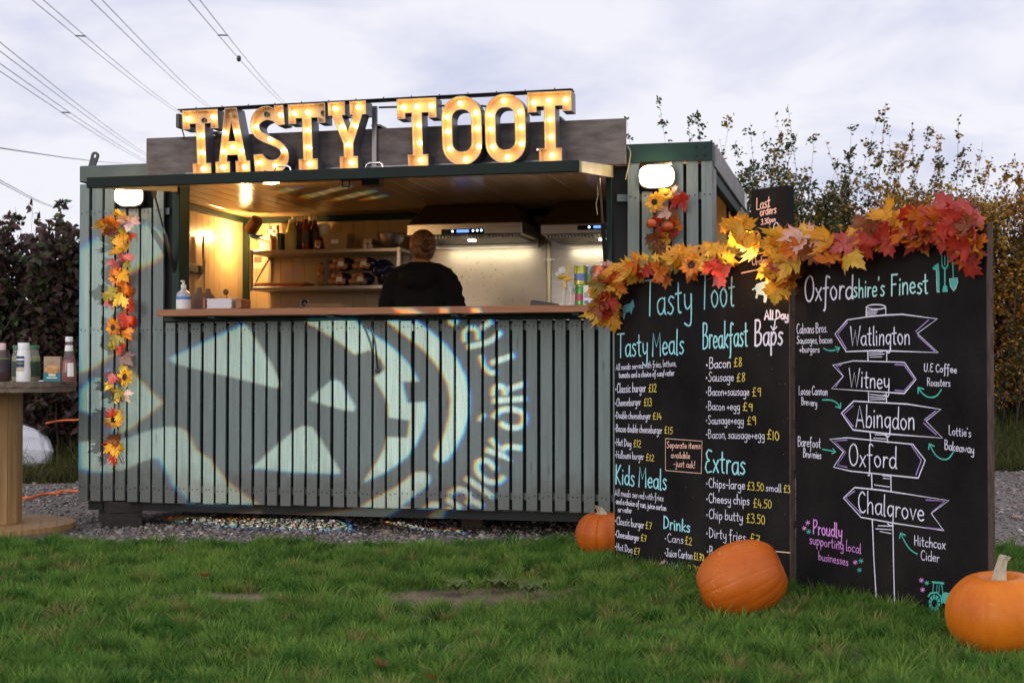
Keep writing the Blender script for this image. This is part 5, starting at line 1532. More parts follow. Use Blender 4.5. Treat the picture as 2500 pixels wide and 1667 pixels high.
for a in [('£12', B2, 485, 1400, 562, 1395, 85), ('£13', B2, 440, 1532, 517, 1530, 78), ('£14', B3, 420, 262, 490, 263, 56), ('£15', B3, 508, 370, 573, 373, 58), ('£12', B3, 272, 470, 330, 475, 60), ('£12', B3, 368, 577, 430, 581, 55),
          ('£7', B3, 365, 1095, 412, 1103, 60), ('£7', B3, 328, 1190, 373, 1199, 54), ('£7', B3, 275, 1290, 322, 1299, 54), ('£2', B3, 668, 1215, 720, 1223, 62), ('£1.70', B3, 735, 1335, 813, 1343, 58), ('£1.70', B3, 680, 1425, 776, 1439, 58),
          ('£8', B2, 1300, 1157, 1382, 1150, 92), ('£8', B2, 1325, 1302, 1414, 1296, 88), ('£9', B2, 1478, 1442, 1562, 1439, 90), ('£9', B3, 1108, 194, 1186, 201, 64), ('£9', B3, 1142, 300, 1213, 301, 66), ('£10', B3, 1295, 414, 1390, 420, 74),
          ('£3.50', B3, 1143, 800, 1271, 809, 66), ('£3', B3, 1422, 818, 1474, 823, 62), ('£4.50', B3, 1190, 935, 1331, 941, 74), ('£3.50', B3, 1138, 1050, 1281, 1063, 74), ('£7', B3, 1165, 1202, 1241, 1216, 72)]:
    T(price, a[1], a[0], *a[2:])
T(peach, B3, 'Separate items', 528, 480, 786, 486, 50, .0036); T(peach, B3, 'available', 560, 553, 706, 561, 46, .0036); T(peach, B3, '-just ask!', 580, 621, 746, 633, 50, .0036)
menu.line(('frame_line', I_p), B3, [(518, 408), (798, 428), (792, 675), (518, 652)], .004, True)
T(peach, B2, 'Orders 3.30', 1475, 187, 1775, 150, 72, .006)
for f_, l_ in ((B2, [(1375, 262), (1560, 222), (1755, 190)]), (B2, [(1350, 112), (1745, 42)]), (B3, [(1310, 1266), (1470, 1281)])): menu.line(('ruled_line', I_p), f_, l_, .005)
cow = Ink(); cow.fill(menu.poly(B2, [(1475, 415), (1500, 402), (1520, 365), (1580, 345), (1620, 340), (1613, 315), (1640, 330), (1668, 332), (1690, 340), (1702, 370), (1692, 392), (1670, 402), (1680, 440), (1665, 470), (1625, 480), (1610, 545), (1585, 540), (1590, 475), (1535, 465), (1525, 505), (1508, 500), (1518, 440), (1505, 415), (1480, 427)]))
cow.build('cow_drawing', I_pc, menu.t)
pig = Ink(); pig.fill(menu.poly(B2, [(230, 602), (260, 562), (310, 552), (335, 512), (345, 548), (352, 580), (335, 602), (320, 660), (305, 627), (270, 642), (250, 708), (240, 690), (245, 640)]))
pig.build('pig_drawing', I_dc, menu.t)
# scuffs of old chalk and chipped paint
sc = Ink(.0012)
for i in range(60):
    x, z = trng.uniform(.02, menu.Wd - .03), trng.uniform(.05, 1.4)
    if trng.random() < .4: x = menu.Wd - abs(trng.gauss(0, .06)) - .01
    s_ = trng.uniform(.001, .0045)
    sc.fill([(x + s_ * math.cos(k * 1.256) * trng.uniform(.5, 1.5), z + s_ * math.sin(k * 1.256) * trng.uniform(.5, 1.5)) for k in range(5)])
sc.build('paint_chip', m_cbe, menu.t)

# supplier board
F = fin.text
wh = Ink()
I_pt = ink_mat('chalk_pale_teal', (.45, .82, .80)); hd1, wt, note, mag = ('heading', I_pt), ('sign_lettering', I_w), ('note_line', I_w), ('slogan_line', I_m)
F(('heading', I_w), B4, 'Oxford', 222, 474, 640, 445, 205, .0085); F(hd1, B4, "shire's", 640, 440, 908, 424, 165, .007); F(hd1, B4, 'Finest', 958, 422, 1280, 402, 180, .007)
W_ = .0056
for p, c in (([(590, 630), (750, 606), (900, 590), (1060, 583), (1355, 622), (1185, 745), (1362, 908), (850, 890), (580, 900), (485, 750)], B4),
             ([(468, 1015), (640, 978), (1075, 990), (1175, 1135), (1075, 1255), (455, 1215), (555, 1110)], B4),
             ([(332, 188), (440, 178), (860, 220), (940, 322), (895, 435), (460, 390), (355, 365), (418, 268)], B5),
             ([(490, 495), (660, 512), (1090, 578), (978, 660), (1058, 770), (740, 722), (530, 685), (418, 562)], B5)):
    wh.stroke(fin.poly(c, p), W_, True)
ab = fin.poly(B4, [(645, 1320), (1100, 1345), (1385, 1390), (1260, 1490)]) + fin.poly(B5, [(1050, 180), (720, 155), (480, 128), (405, 22)])
wh.stroke(ab, W_, True)
el = [(835 + 80 * math.cos(k * PI / 8), 520 + 20 * math.sin(k * PI / 8)) for k in range(16)]
wh.stroke(fin.poly(B4, el), .005, True)
for c, l in ((B4, [(752, 520), (750, 602)]), (B4, [(917, 522), (918, 590)]), (B4, [(765, 900), (766, 972)]), (B4, [(925, 900), (926, 976)]), (B4, [(770, 1245), (772, 1322)]), (B4, [(920, 1248), (924, 1326)]),
             (B5, [(588, 140), (591, 200)]), (B5, [(692, 150), (702, 208)]), (B5, [(597, 405), (600, 505)]), (B5, [(720, 415), (722, 516)]), (B5, [(602, 705), (612, 950), (628, 1215)]), (B5, [(733, 720), (738, 1000), (745, 1278)])):
    wh.stroke(fin.poly(c, l), .0055)
for c, l in ((B4, [(780, 910), (890, 904)]), (B4, [(778, 928), (905, 920)]), (B4, [(782, 946), (885, 944)]), (B4, [(780, 1262), (905, 1275)]), (B4, [(782, 1285), (910, 1292)]), (B4, [(785, 1306), (915, 1305)]),
             (B5, [(620, 158), (690, 160)]), (B5, [(612, 180), (690, 186)]), (B5, [(668, 420), (718, 424)]), (B5, [(672, 436), (712, 440)]), (B5, [(615, 478), (712, 492)]), (B5, [(640, 738), (730, 742)]), (B5, [(625, 758), (725, 764)]), (B5, [(650, 775), (722, 788)])):
    wh.stroke(fin.poly(c, l), .0035)
for i in range(5):
    wh.stroke(fin.poly(B4, [(758 + i * 16, 545), (760 + i * 16, 595)]), .002); wh.stroke(fin.poly(B4, [(755, 548 + i * 11), (850 - 4 * i, 550 + i * 11)]), .002)
F(wt, B4, 'Watlington', 610, 848, 1125, 836, 160, .006); F(wt, B4, 'Witney', 600, 1202, 950, 1216, 160, .006); F(wt, B4, 'Abingdon', 660, 1537, 1165, 1562, 185, .006)
F(wt, B5, 'Oxford', 450, 352, 758, 376, 132, .006); F(wt, B5, 'Chalgrove', 510, 652, 935, 708, 132, .006)
for a in [('Calnans Bros.', B4, 158, 746, 420, 736, 84), ('Sausages, bacon', B4, 160, 832, 462, 826, 62), ('+burgers', B4, 182, 906, 354, 906, 58), ('U.E Coffee', B4, 1240, 1066, 1522, 1082, 66), ('Roasters', B4, 1268, 1190, 1467, 1196, 68),
          ('Loose Cannon', B4, 175, 1266, 422, 1271, 74), ('Brewery', B4, 198, 1350, 332, 1366, 62), ('Barefoot', B5, 125, 231, 273, 242, 64), ('Brownies', B5, 160, 300, 276, 313, 52), ("Lottie's", B5, 1088, 160, 1233, 173, 58), ('Bakeaway', B5, 1062, 250, 1251, 279, 56),
          ('Hitchcox', B5, 868, 862, 1069, 889, 64), ('Cider', B5, 910, 955, 1031, 971, 62)]:
    F(note, a[1], a[0], *a[2:])
for a in [('Proudly', B5, 222, 790, 409, 816, 92), ('supporting local', B5, 200, 850, 531, 916, 62), ('businesses', B5, 258, 955, 449, 993, 56)]:
    F(mag, a[1], a[0], *a[2:])
def arrow(_, f, pts, w=.0055, hs=26):
    ink = Ink()
    ink.stroke(catmull(fin.poly(f, pts), 5), w)
    (x0, y0), (x1, y1) = pts[-2], pts[-1]
    a = math.atan2(y1 - y0, x1 - x0)
    for s in (-1, 1):
        ink.stroke(fin.poly(f, [(x1, y1), (x1 - hs * math.cos(a + s * .65), y1 - hs * math.sin(a + s * .65))]), w)
    ink.build('arrow_drawing', I_t, fin.t)
teal, mg_ = I_t, I_m
arrow(teal, B4, [(390, 872), (430, 890), (480, 888), (525, 868)], hs=38); arrow(teal, B4, [(1390, 1222), (1350, 1275), (1290, 1288), (1235, 1260), (1192, 1205)], hs=50); arrow(teal, B4, [(380, 1310), (450, 1312), (500, 1335), (532, 1380)], hs=42)
arrow(teal, B5, [(285, 252), (330, 260), (368, 268)], hs=26); arrow(teal, B5, [(1120, 268), (1085, 312), (1040, 312), (1000, 280), (966, 218)], hs=34); arrow(teal, B5, [(890, 920), (850, 895), (815, 850), (782, 785)], hs=34)
def star(mm, f, x, y, r):
    ink = Ink()
    for k in range(3):
        a = k * PI / 3 + .3
        ink.stroke(fin.poly(f, [(x - r * math.cos(a), y - r * math.sin(a)), (x + r * math.cos(a), y + r * math.sin(a))]), .0035)
    ink.build('star_drawing', mm, fin.t)
for (x, y, i) in ((190, 720, mg_), (168, 755, mg_), (196, 776, teal), (493, 972, mg_), (530, 963, teal), (520, 1021, teal), (915, 1086, mg_), (950, 1103, teal), (923, 1146, mg_)): star(i, B5, x, y, 14)
for c, l in ((B4, [(592, 652), (508, 750), (582, 876)]), (B4, [(1280, 632), (1172, 728)]), (B4, [(1190, 766), (1335, 898)]), (B4, [(540, 1012), (498, 1022), (556, 1105), (490, 1200)]), (B4, [(995, 1010), (1072, 1012), (1160, 1135), (1072, 1235), (995, 1228)]),
             (B4, [(640, 1358), (560, 1432), (640, 1535)]), (B4, [(1340, 1405), (1245, 1480)]), (B5, [(930, 85), (1010, 158)]), (B5, [(440, 192), (360, 198), (432, 270), (378, 352), (440, 366)]), (B5, [(850, 225), (915, 322), (880, 415)]),
             (B5, [(490, 518), (432, 560), (530, 662)]), (B5, [(945, 574), (1065, 582), (985, 650)]), (B5, [(950, 752), (1045, 762)])):
    fin.line(('violet_accent', I_v), c, l, .005)
# garden tool drawings, tractor
teal = Ink()
teal.fill(fin.poly(B4, [(1312, 190), (1335, 165), (1366, 146), (1374, 250), (1374, 392), (1352, 392), (1346, 205), (1322, 206)]))
teal.build('knife_drawing', I_t, fin.t); teal = Ink()
for x in (1395, 1420, 1445): teal.stroke(fin.poly(B4, [(x, 85), (x, 165)]), .004)
teal.stroke(fin.poly(B4, [(1395, 165), (1408, 190), (1432, 190), (1445, 165)]), .006); teal.stroke(fin.poly(B4, [(1420, 190), (1420, 340)]), .007); teal.fill(fin.poly(B4, [(1405, 340), (1437, 340), (1445, 392), (1398, 394)]))
teal.build('fork_drawing', I_t, fin.t); teal = Ink()
teal.stroke(fin.poly(B4, [(1466, 92), (1504, 90), (1486, 122)]), .004, True); teal.stroke(fin.poly(B4, [(1486, 122), (1492, 275)]), .006)
teal.fill(fin.poly(B4, [(1458, 282), (1526, 274), (1530, 312), (1512, 362), (1494, 385), (1466, 345)]))
teal.build('spade_drawing', I_t, fin.t); teal = Ink(); w2_ = Ink()
w2_.stroke(fin.poly(B4, [(1458, 282), (1526, 274), (1530, 312), (1512, 362), (1494, 385), (1466, 345)]), .0025, True)
w2_.build('spade_outline', I_w, fin.t); w2_ = Ink(); w2_.stroke(fin.poly(B4, [(1346, 205), (1352, 392), (1374, 394)]), .0025)
for (cx, cy, r) in ((998, 1232, 46), (1105, 1262, 34)):
    for k in range(10):
        a = k * PI / 5; b = a + .45
        teal.fill(fin.poly(B5, [(cx + r * .55 * math.cos(a), cy + r * .7 * math.sin(a)), (cx + r * .8 * math.cos(a), cy + r * 1.2 * math.sin(a)), (cx + r * .8 * math.cos(b), cy + r * 1.2 * math.sin(b)), (cx + r * .55 * math.cos(b), cy + r * .7 * math.sin(b))]))
    teal.stroke(fin.poly(B5, [(cx + r * .45 * math.cos(k * PI / 8), cy + r * .62 * math.sin(k * PI / 8)) for k in range(16)]), .003, True)
teal.fill(fin.poly(B5, [(1045, 1175), (1062, 1162), (1100, 1168), (1122, 1188), (1118, 1225), (1072, 1240), (1048, 1225)]))
teal.stroke(fin.poly(B5, [(960, 1188), (975, 1168), (1015, 1164), (1040, 1190), (1046, 1230)]), .007)
teal.stroke(fin.poly(B5, [(986, 1098), (1056, 1105)]), .008); teal.stroke(fin.poly(B5, [(992, 1105), (988, 1162)]), .004); teal.stroke(fin.poly(B5, [(1044, 1108), (1052, 1165)]), .004); teal.stroke(fin.poly(B5, [(1015, 1115), (1012, 1160), (1028, 1160), (1030, 1118)]), .003)
w2_.build('knife_outline', I_w, fin.t); wh.build('signpost_drawing', I_w, fin.t); teal.build('tractor_drawing', I_t, fin.t)

# narrow last orders board standing behind the menu board
LOA = Vector((0, 0, 0)); d0 = ray(1833, 470); LOA = Vector((d0.x / d0.y * 6.66, 6.66, 0))
exl = (LB - LA).normalized()
d1 = ray(1925, 455); r_ = d1.x / d1.y
tt = (r_ * LOA.y - LOA.x) / (exl.x - r_ * exl.y)
lob = Board('last_orders_board', 'narrow tall black chalkboard reading Last orders 3.30pm behind the menu board', LOA, LOA + exl * tt, atY(1880, 458, 6.58).z, .045)
S1 = lambda x, y: (1480 + .2679 * x, 330 + .2679 * y)
lk = ('notice_line', I_p)
lob.text(lk, S1, 'Last', 1368, 682, 1497, 648, 100, .0058); lob.text(lk, S1, 'orders', 1402, 738, 1552, 708, 82, .0052); lob.text(lk, S1, '3.30pm', 1412, 818, 1545, 786, 52, .0045)
gh = Ink(); gh.stroke(catmull(lob.poly(S1, [(1520, 955), (1522, 880), (1532, 820), (1553, 797), (1572, 825), (1572, 880), (1562, 930), (1560, 985)]), 4), .004)
for x in (1546, 1556): gh.stroke(lob.poly(S1, [(x, 848), (x, 856)]), .004)
gh.build('ghost_drawing', I_w, lob.t)

# ================================================================== AUTUMN GARLANDS
MAPLE = [(0, .06), (.12, -.01), (.20, -.02), (.34, -.12), (.34, .03), (.54, .08), (.45, .20), (.50, .26), (.63, .44), (.47, .42), (.44, .53), (.30, .40), (.24, .44), (.28, .64), (.17, .62), (.16, .78), (.08, .80), (0, 1.0)]
OAK = [(0, .03), (.10, .08), (.12, .17), (.32, .14), (.36, .24), (.18, .32), (.18, .38), (.42, .42), (.42, .54), (.20, .56), (.19, .64), (.34, .72), (.28, .84), (.13, .83), (.10, .92), (0, 1.0)]
PALS = {
 'yellow': ((.78, .46, .03), (.86, .58, .08), (.62, .26, .02)), 'gold': ((.74, .34, .02), (.80, .42, .03), (.55, .15, .01)), 'orange': ((.70, .20, .015), (.74, .25, .02), (.50, .06, .012)),
 'red': ((.50, .035, .018), (.60, .07, .02), (.34, .015, .015)), 'pink': ((.60, .11, .10), (.66, .20, .16), (.42, .04, .06)), 'brown': ((.26, .075, .018), (.34, .12, .03), (.15, .03, .012)), 'olive': ((.30, .22, .03), (.42, .30, .04), (.18, .13, .02)), 'pale': ((.72, .45, .34), (.78, .55, .45), (.6, .2, .18))}
m_leaf = mat('fabric_leaf', (1, 1, 1), .55, attr=True, var=.16, vs=30, transl=.45)
LEAFM = {}
def leaf_mesh(shape, pal, bend, key):
    half = MAPLE if shape == 'maple' else OAK
    out = half + [(-x, y) for x, y in half[-2:0:-1]]
    n = len(out)
    c = (0, .33)
    vs, cols = [], []
    A, Bc, E = [np.array(p) for p in PALS[pal]]
    def zf(x, y): return bend * ((x * x) * 1.5 + (y - .3) ** 2 * .9) - .10 * abs(x) * (1 if bend > 0 else -1) + .05 * math.sin(x * 9 + y * 7)
    rings = [.0, .38, .72, 1.0]
    vs.append((c[0], c[1], zf(*c))); cols.append(A * .85)
    for r in rings[1:]:
        for (x, y) in out:
            xx, yy = c[0] + (x - c[0]) * r, c[1] + (y - c[1]) * r
            vs.append((xx, yy, zf(xx, yy)))
            dist = math.hypot(x, y - .33)
            k = (.5 + .5 * math.sin(xx * 11 + yy * 8 + key)) * r
            cc = A * (1 - k) + Bc * k
            if r == 1.0: cc = cc * .55 + E * .45
            if r == .72 and dist > .5: cc = cc * .75 + E * .25
            cols.append(cc)
    fs = [(0, 1 + i, 1 + (i + 1) % n) for i in range(n)]
    for j in range(2):
        b = 1 + j * n; d = b + n
        fs += [(b + i, d + i, d + (i + 1) % n, b + (i + 1) % n) for i in range(n)]
    # stalk and veins, slightly raised
    vb = len(vs)
    def rib(p, q2, w):
        i0 = len(vs); dx, dy = q2[0] - p[0], q2[1] - p[1]; L = math.hypot(dx, dy) or 1; nx, ny = -dy / L * w, dx / L * w
        for e in (.006,):
            for (x, y, s) in ((p[0], p[1], 1), (p[0], p[1], -1), (q2[0], q2[1], -.3), (q2[0], q2[1], .3)):
                vs.append((x + nx * s, y + ny * s, zf(x, y) + e)); cols.append(E * .8)
        fs.append((i0, i0 + 1, i0 + 2, i0 + 3))
    rib((0, -.22), (0, .3), .014)
    tips = [(0, .92), (.5, .40), (-.5, .40), (.28, -.04), (-.28, -.04)] if shape == 'maple' else [(0, .92)]
    for tp in tips: rib((0, .08), (tp[0] * .5, .08 + (tp[1] - .08) * .5), .011); rib((tp[0] * .5, .08 + (tp[1] - .08) * .5), tp, .008)
    me = bpy.data.meshes.new('leaf')
    me.from_pydata(vs, [], fs)
    at = me.color_attributes.new('Col', 'FLOAT_COLOR', 'POINT')
    at.data.foreach_set('color', np.concatenate([np.array(cols), np.ones((len(cols), 1))], 1).astype(np.float32).ravel())
    me.polygons.foreach_set('use_smooth', [True] * len(me.polygons))
    me.materials.append(m_leaf)
    me.update()
    return me
k = 0
for pal in PALS:
    LEAFM[pal] = [leaf_mesh('maple', pal, b, k + i) for i, b in enumerate((.55, -.65, 1.15))] + ([leaf_mesh('oak', pal, .8, k)] if pal in ('red', 'orange', 'brown') else [])
    k += 3
grng = random.Random(99)
def leaf(parent, loc, size, pal, normal, roll, idx=None):
    me = LEAFM[pal][idx if idx is not None else grng.randrange(len(LEAFM[pal]))]
    o = bpy.data.objects.new('leaf', me); COL.objects.link(o); o.parent = parent
    nrm = Vector(normal).normalized()
    up = Vector((0, 0, 1)) - nrm * nrm.z
    up = up.normalized() if up.length > .05 else nrm.orthogonal().normalized()
    xa = up.cross(nrm).normalized()
    M3 = Matrix((xa, up, nrm)).transposed() @ Matrix.Rotation(roll, 3, 'Z')
    M4 = M3.to_4x4(); M4.translation = Vector(loc) - M3 @ Vector((0, .35 * size, 0))
    o.matrix_basis = M4 @ Matrix.Diagonal((size, size, size, 1))
    return o
m_petal = mat('petal', (.78, .34, .012), .5, col2=(.84, .48, .03), vs=30, transl=.3); m_petalo = mat('petal_orange', (.62, .15, .008), .5, col2=(.74, .28, .012), vs=30, transl=.3); m_seed = mat('seed_disc', (.025, .010, .006), .9, var=.4, vs=80, bump=.6)
def sunflower(parent, loc, r, normal, m=None):
    nrm = Vector(normal).normalized(); Mx = nrm.to_track_quat('Z', 'Y').to_matrix()
    mb = MB()
    for ring, n, rr in ((0, 13, 1.0), (1, 12, .82)):
        for i in range(n):
            a = 2 * PI * (i + ring * .5) / n + grng.uniform(-.1, .1); l = r * rr * grng.uniform(.88, 1.08)
            w = r * .17; lift = .10 * r + ring * .1 * r; tip = grng.uniform(-.15, .35) * r
            ca, sa = math.cos(a), math.sin(a)
            pr = [(.28, .5), (.62, 1.0), (.85, .75), (1.0, .05)]
            vs = []
            for (t, ww) in pr:
                z = lift + tip * (t - .3)
                for s in (-1, 0, 1):
                    vs.append(Vector(loc) + Mx @ Vector((ca * l * t - sa * w * ww * s, sa * l * t + ca * w * ww * s, z + (abs(s) * .05 - .025) * r)))
            mb.add(vs, [(j * 3 + s, j * 3 + s + 1, j * 3 + s + 4, j * 3 + s + 3) for j in range(3) for s in range(2)])
    fl = mb.build('sunflower', m or m_petal, parent, smooth=60, fix=False)
    mb = MB(); mb.lathe([(.36 * r, .05 * r), (.34 * r, .19 * r), (.2 * r, .26 * r), (0, .24 * r)], 16, loc, Mx, cap=False); mb.build('seed_disc', m_seed, fl, smooth=60)
m_berry = mat('berry', (.55, .30, .03), .35); m_vine = mat('vine', (.09, .05, .02), .8); m_minip = mat('mini_pumpkin', (.45, .08, .015), .4, var=.2, vs=14)
def berries(parent, loc, n, r):
    mb = MB()
    for i in range(n): mb.ball(Vector(loc) + Vector((grng.uniform(-1, 1), grng.uniform(-1, 1), grng.uniform(-1, 1))) * r, .0065, 7, 5)
    mb.build('berries', m_berry, parent, smooth=60)
def minipumpkin(parent, loc, r):
    mb = MB(); vs, fs = [], []
    n, m = 32, 10
    for j in range(m + 1):
        ph = -PI / 2 + PI * j / m
        for i in range(n):
            t = 2 * PI * i / n; q2 = r * math.cos(ph) * (1 - .07 * (abs(math.cos(4 * t)) < .35))
            vs.append(Vector(loc) + Vector((q2 * math.cos(t), q2 * math.sin(t), r * .85 * math.sin(ph) - .12 * r * math.cos(ph) ** 8 * 0)))
    for j in range(m):
        for i in range(n): fs.append((j * n + i, j * n + (i + 1) % n, (j + 1) * n + (i + 1) % n, (j + 1) * n + i))
    mb.add(vs, fs); mp = mb.build('mini_pumpkin', m_minip, parent, smooth=60)
    mb = MB(); mb.tube([Vector(loc) + Vector((0, 0, r * .8)), Vector(loc) + Vector((.006, 0, r * 1.1)), Vector(loc) + Vector((.014, -.004, r * 1.25))], [.006, .004, .003], 6); mb.build('stem', m_vine, mp)
def vine(parent, pts, r=.004):
    mb = MB(); mb.tube(catmull(pts, 5), r, 6); mb.build('vine', m_vine, parent)
FN = Vector((-ST, -CT, 0))
# --- long vertical garland on the left panel
gl = thing('leaf_garland', 'long vertical garland of autumn leaves hanging on the left slats', 'garland', (0, 0, 0))
def lv(x, y, off): return kpw(150 + .287 * x, 350 + .3478 * .8253 * y, -.03 - off) if 0 else kpw(x, y, -.03 - off)
def C1(x, y): return (150 + .28698 * x, 350 + .28698 * y)
def C6(x, y): return (150 + .3635 * x, 750 + .3635 * y)
LV = [(C1(505, 620), 'yellow', 90), (C1(395, 705), 'gold', 95), (C1(470, 705), 'orange', 115), (C1(580, 680), 'pale', 120), (C1(460, 770), 'brown', 90), (C1(530, 790), 'gold', 95), (C1(585, 790), 'red', 60), (C1(525, 895), 'gold', 130), (C1(470, 930), 'olive', 60),
      (C1(530, 985), 'pink', 95), (C1(455, 1040), 'pink', 100), (C1(575, 1030), 'olive', 60), (C1(550, 1130), 'gold', 90), (C1(470, 1100), 'orange', 70), (C1(530, 1240), 'orange', 110), (C1(450, 1290), 'olive', 100), (C1(525, 1330), 'yellow', 100), (C1(430, 1350), 'pink', 85), (C1(590, 1355), 'red', 115), (C1(490, 1260), 'brown', 80),
      (C1(560, 1510), 'red', 115), (C6(465, 180), 'orange', 80), (C6(385, 215), 'olive', 85), (C6(350, 260), 'olive', 80), (C6(430, 265), 'red', 85), (C6(435, 345), 'pale', 100), (C6(345, 480), 'pink', 90), (C6(425, 410), 'yellow', 60), (C6(355, 580), 'pink', 85), (C6(405, 575), 'olive', 80), (C6(450, 595), 'pale', 80), (C6(330, 530), 'yellow', 60),
      (C6(425, 730), 'yellow', 80), (C6(375, 700), 'red', 80), (C6(390, 885), 'brown', 95), (C6(330, 930), 'red', 90), (C6(365, 950), 'gold', 110), (C6(360, 1015), 'red', 80)]
for (p, pal, sz) in LV:
    u_, z_ = kp(p[0], p[1], -.07)
    s_ = sz * .28698 / 390 * 1.36
    nv_ = FN + Vector((grng.uniform(-.5, .5), 0, grng.uniform(-.45, .45)))
    leaf(gl, KW(u_, -.06 - grng.random() * .065, z_), s_, pal, nv_, PI + grng.uniform(-1.1, 1.1))
for (p, r, m_) in ((C1(470, 1130), .062, m_petalo), (C6(355, 135), .066, m_petalo), (C6(435, 470), .072, m_petal), (C6(352, 755), .062, m_petalo)):
    u_, z_ = kp(p[0], p[1], -.08); sunflower(gl, KW(u_, -.075, z_), r, FN + Vector((grng.uniform(-.5, .3), 0, grng.uniform(-.2, .2))), m_)
for p in (C1(545, 635), C6(390, 300), C6(370, 625)):
    u_, z_ = kp(p[0], p[1], -.07); berries(gl, KW(u_, -.065, z_), 10, .016)
vine(gl, [KW(kp(px_, py_, -.04)[0], -.036, kp(px_, py_, -.04)[1]) for px_, py_ in (C1(520, 590), C1(510, 760), C1(520, 960), C1(500, 1180), C1(520, 1420), C6(400, 150), C6(400, 380), C6(390, 640), C6(385, 830), C6(360, 1060), C6(370, 1110))])
vine(gl, [KW(kp(px_, py_, -.04)[0], -.05, kp(px_, py_, -.04)[1]) for px_, py_ in (C6(380, 920), C6(410, 1000), C6(432, 1048))], .003)
# --- small garland below the right lamp
gs = thing('leaf_garland', 'short garland with a sunflower and mini pumpkins below the right lamp', 'garland', (0, 0, 0))
for (p, pal, sz) in ((S1(530, 545), 'yellow', 110), (S1(610, 520), 'pale', 95), (S1(690, 590), 'red', 140), (S1(540, 720), 'pale', 105), (S1(600, 700), 'brown', 110), (S1(470, 770), 'red', 80), (S1(580, 860), 'red', 130), (S1(630, 820), 'orange', 110), (S1(490, 860), 'pink', 70),
                     (S1(450, 940), 'brown', 130), (S1(540, 940), 'gold', 90), (S1(480, 1010), 'brown', 130), (S1(510, 1060), 'red', 110), (S1(470, 1110), 'brown', 120), (S1(430, 1020), 'olive', 80), (S1(600, 900), 'brown', 90)):
    u_, z_ = kp(p[0], p[1], -.08)
    leaf(gs, KW(u_, -.05 - grng.random() * .05, z_), sz * .2679 / 433 * 1.25, pal, FN + Vector((grng.uniform(-.4, .4), 0, grng.uniform(-.4, .4))), PI + grng.uniform(-1.3, 1.3))
u_, z_ = kp(*S1(445, 615), -.10); sunflower(gs, KW(u_, -.105, z_), .060, FN + Vector((-.15, 0, .1)))
u_, z_ = kp(*S1(540, 545), -.09); sunflower(gs, KW(u_, -.085, z_), .045, FN + Vector((.3, 0, .6)))
for p, r in ((S1(412, 808), .031), (S1(565, 830), .034)):
    u_, z_ = kp(p[0], p[1], -.09); minipumpkin(gs, KW(u_, -.09, z_), r)
vine(gs, [KW(kp(*S1(x, y), -.04)[0], -.038, kp(*S1(x, y), -.04)[1]) for x, y in ((510, 490), (500, 700), (480, 900), (470, 1120))])
# two small warm lamps tucked among the leaves where the boards meet
LPS = []
for off_, al_, z_, e_n, lab in ((.155, -.16, 1.565, 6.0, 'small warm lamp glowing among the leaves above the Orders notice'), (.040, -.055, 1.375, 2.2, 'small warm lamp behind the hanging leaves at the board joint')):
    lp = menu.B + menu.n * off_ + menu.ex * al_ + Vector((0, 0, z_)); LPS.append(lp)
    tl2 = thing('garland_lamp', lab, 'lamp', lp, 0, 'lamps hidden in the leaf garland')
    mb = MB(); mb.ball((0, 0, 0), .011, 10, 8); mb.build('bulb', mat('garland_bulb', (1, .8, .5), .3, emit=6, emit_col=(1, .5, .15)), tl2, smooth=60)
    mb = MB(); mb.lathe([(.008, .008), (.012, .014), (.012, .03), (.004, .034)], 10); mb.tube([(0, 0, .03), (.03, .03, .01), (.06, .08, -.05)], .003, 5); mb.build('holder', m_black, tl2)
    ld = bpy.data.lights.new('garland_lamp_light', 'POINT'); ld.energy = e_n; ld.color = (1, .52, .19); ld.shadow_soft_size = .02
    lo = bpy.data.objects.new('garland_lamp_light', ld); COL.objects.link(lo); lo.parent = tl2; lo.location = (0, 0, -.016)
def to_px(P):
    q = P - Vector((0, 0, CAM_H)); c, s_ = math.cos(PITCH), math.sin(PITCH)
    return 1250 + FPX * q.x / (q.y * c + q.z * s_), 833.5 - FPX * (q.z * c - q.y * s_) / (q.y * c + q.z * s_)
# --- garlands along the tops of the boards
def board_garland(bd, H, path, n, label, weights, big=1.0, jit=.034):
    g = thing('leaf_garland', label, 'garland', (0, 0, 0))
    pts = []
    for (px_, py_, off) in path:
        # point off the board face by 'off' metres
        d = ray(px_, py_); A = bd.A + bd.n * off
        t = bd.n.dot(A - Vector((0, 0, CAM_H))) / bd.n.dot(d)
        pts.append(Vector((0, 0, CAM_H)) + d * t)
    sm = [Vector(p) for p in catmull(pts, 10)]
    vine(g, pts, .006)
    pals = [w[0] for w in weights]; ws = [w[1] for w in weights]
    for i in range(n):
        f = (i + grng.random()) / n
        j = min(int(f * (len(sm) - 1)), len(sm) - 2)
        c = sm[j].lerp(sm[j + 1], f * (len(sm) - 1) - j)
        s_ = grng.triangular(.075, .160, .125) * big
        off = bd.n * grng.uniform(-.03, .085) + Vector((0, 0, grng.gauss(-.018, jit) * big)) + bd.ex * grng.uniform(-.03, .03)
        tocam = (Vector((0, 0, CAM_H)) - c).normalized()
        nv_ = bd.n * .55 + tocam * .5 + Vector((grng.uniform(-.65, .65), grng.uniform(-.4, .4), grng.uniform(-.3, .75)))
        w2 = [x for x in ws]
        pal = grng.choices(pals, w2)[0]
        X_, Y_ = to_px(c + off)
        if (1795 < X_ < 1893 and Y_ > 606) or (2235 < X_ < 2352 and Y_ > 592): continue     # gaps that leave the notice and drawings free
        leaf(g, c + off, s_, pal, nv_, PI + grng.gauss(0, 1.1))
    return g, sm
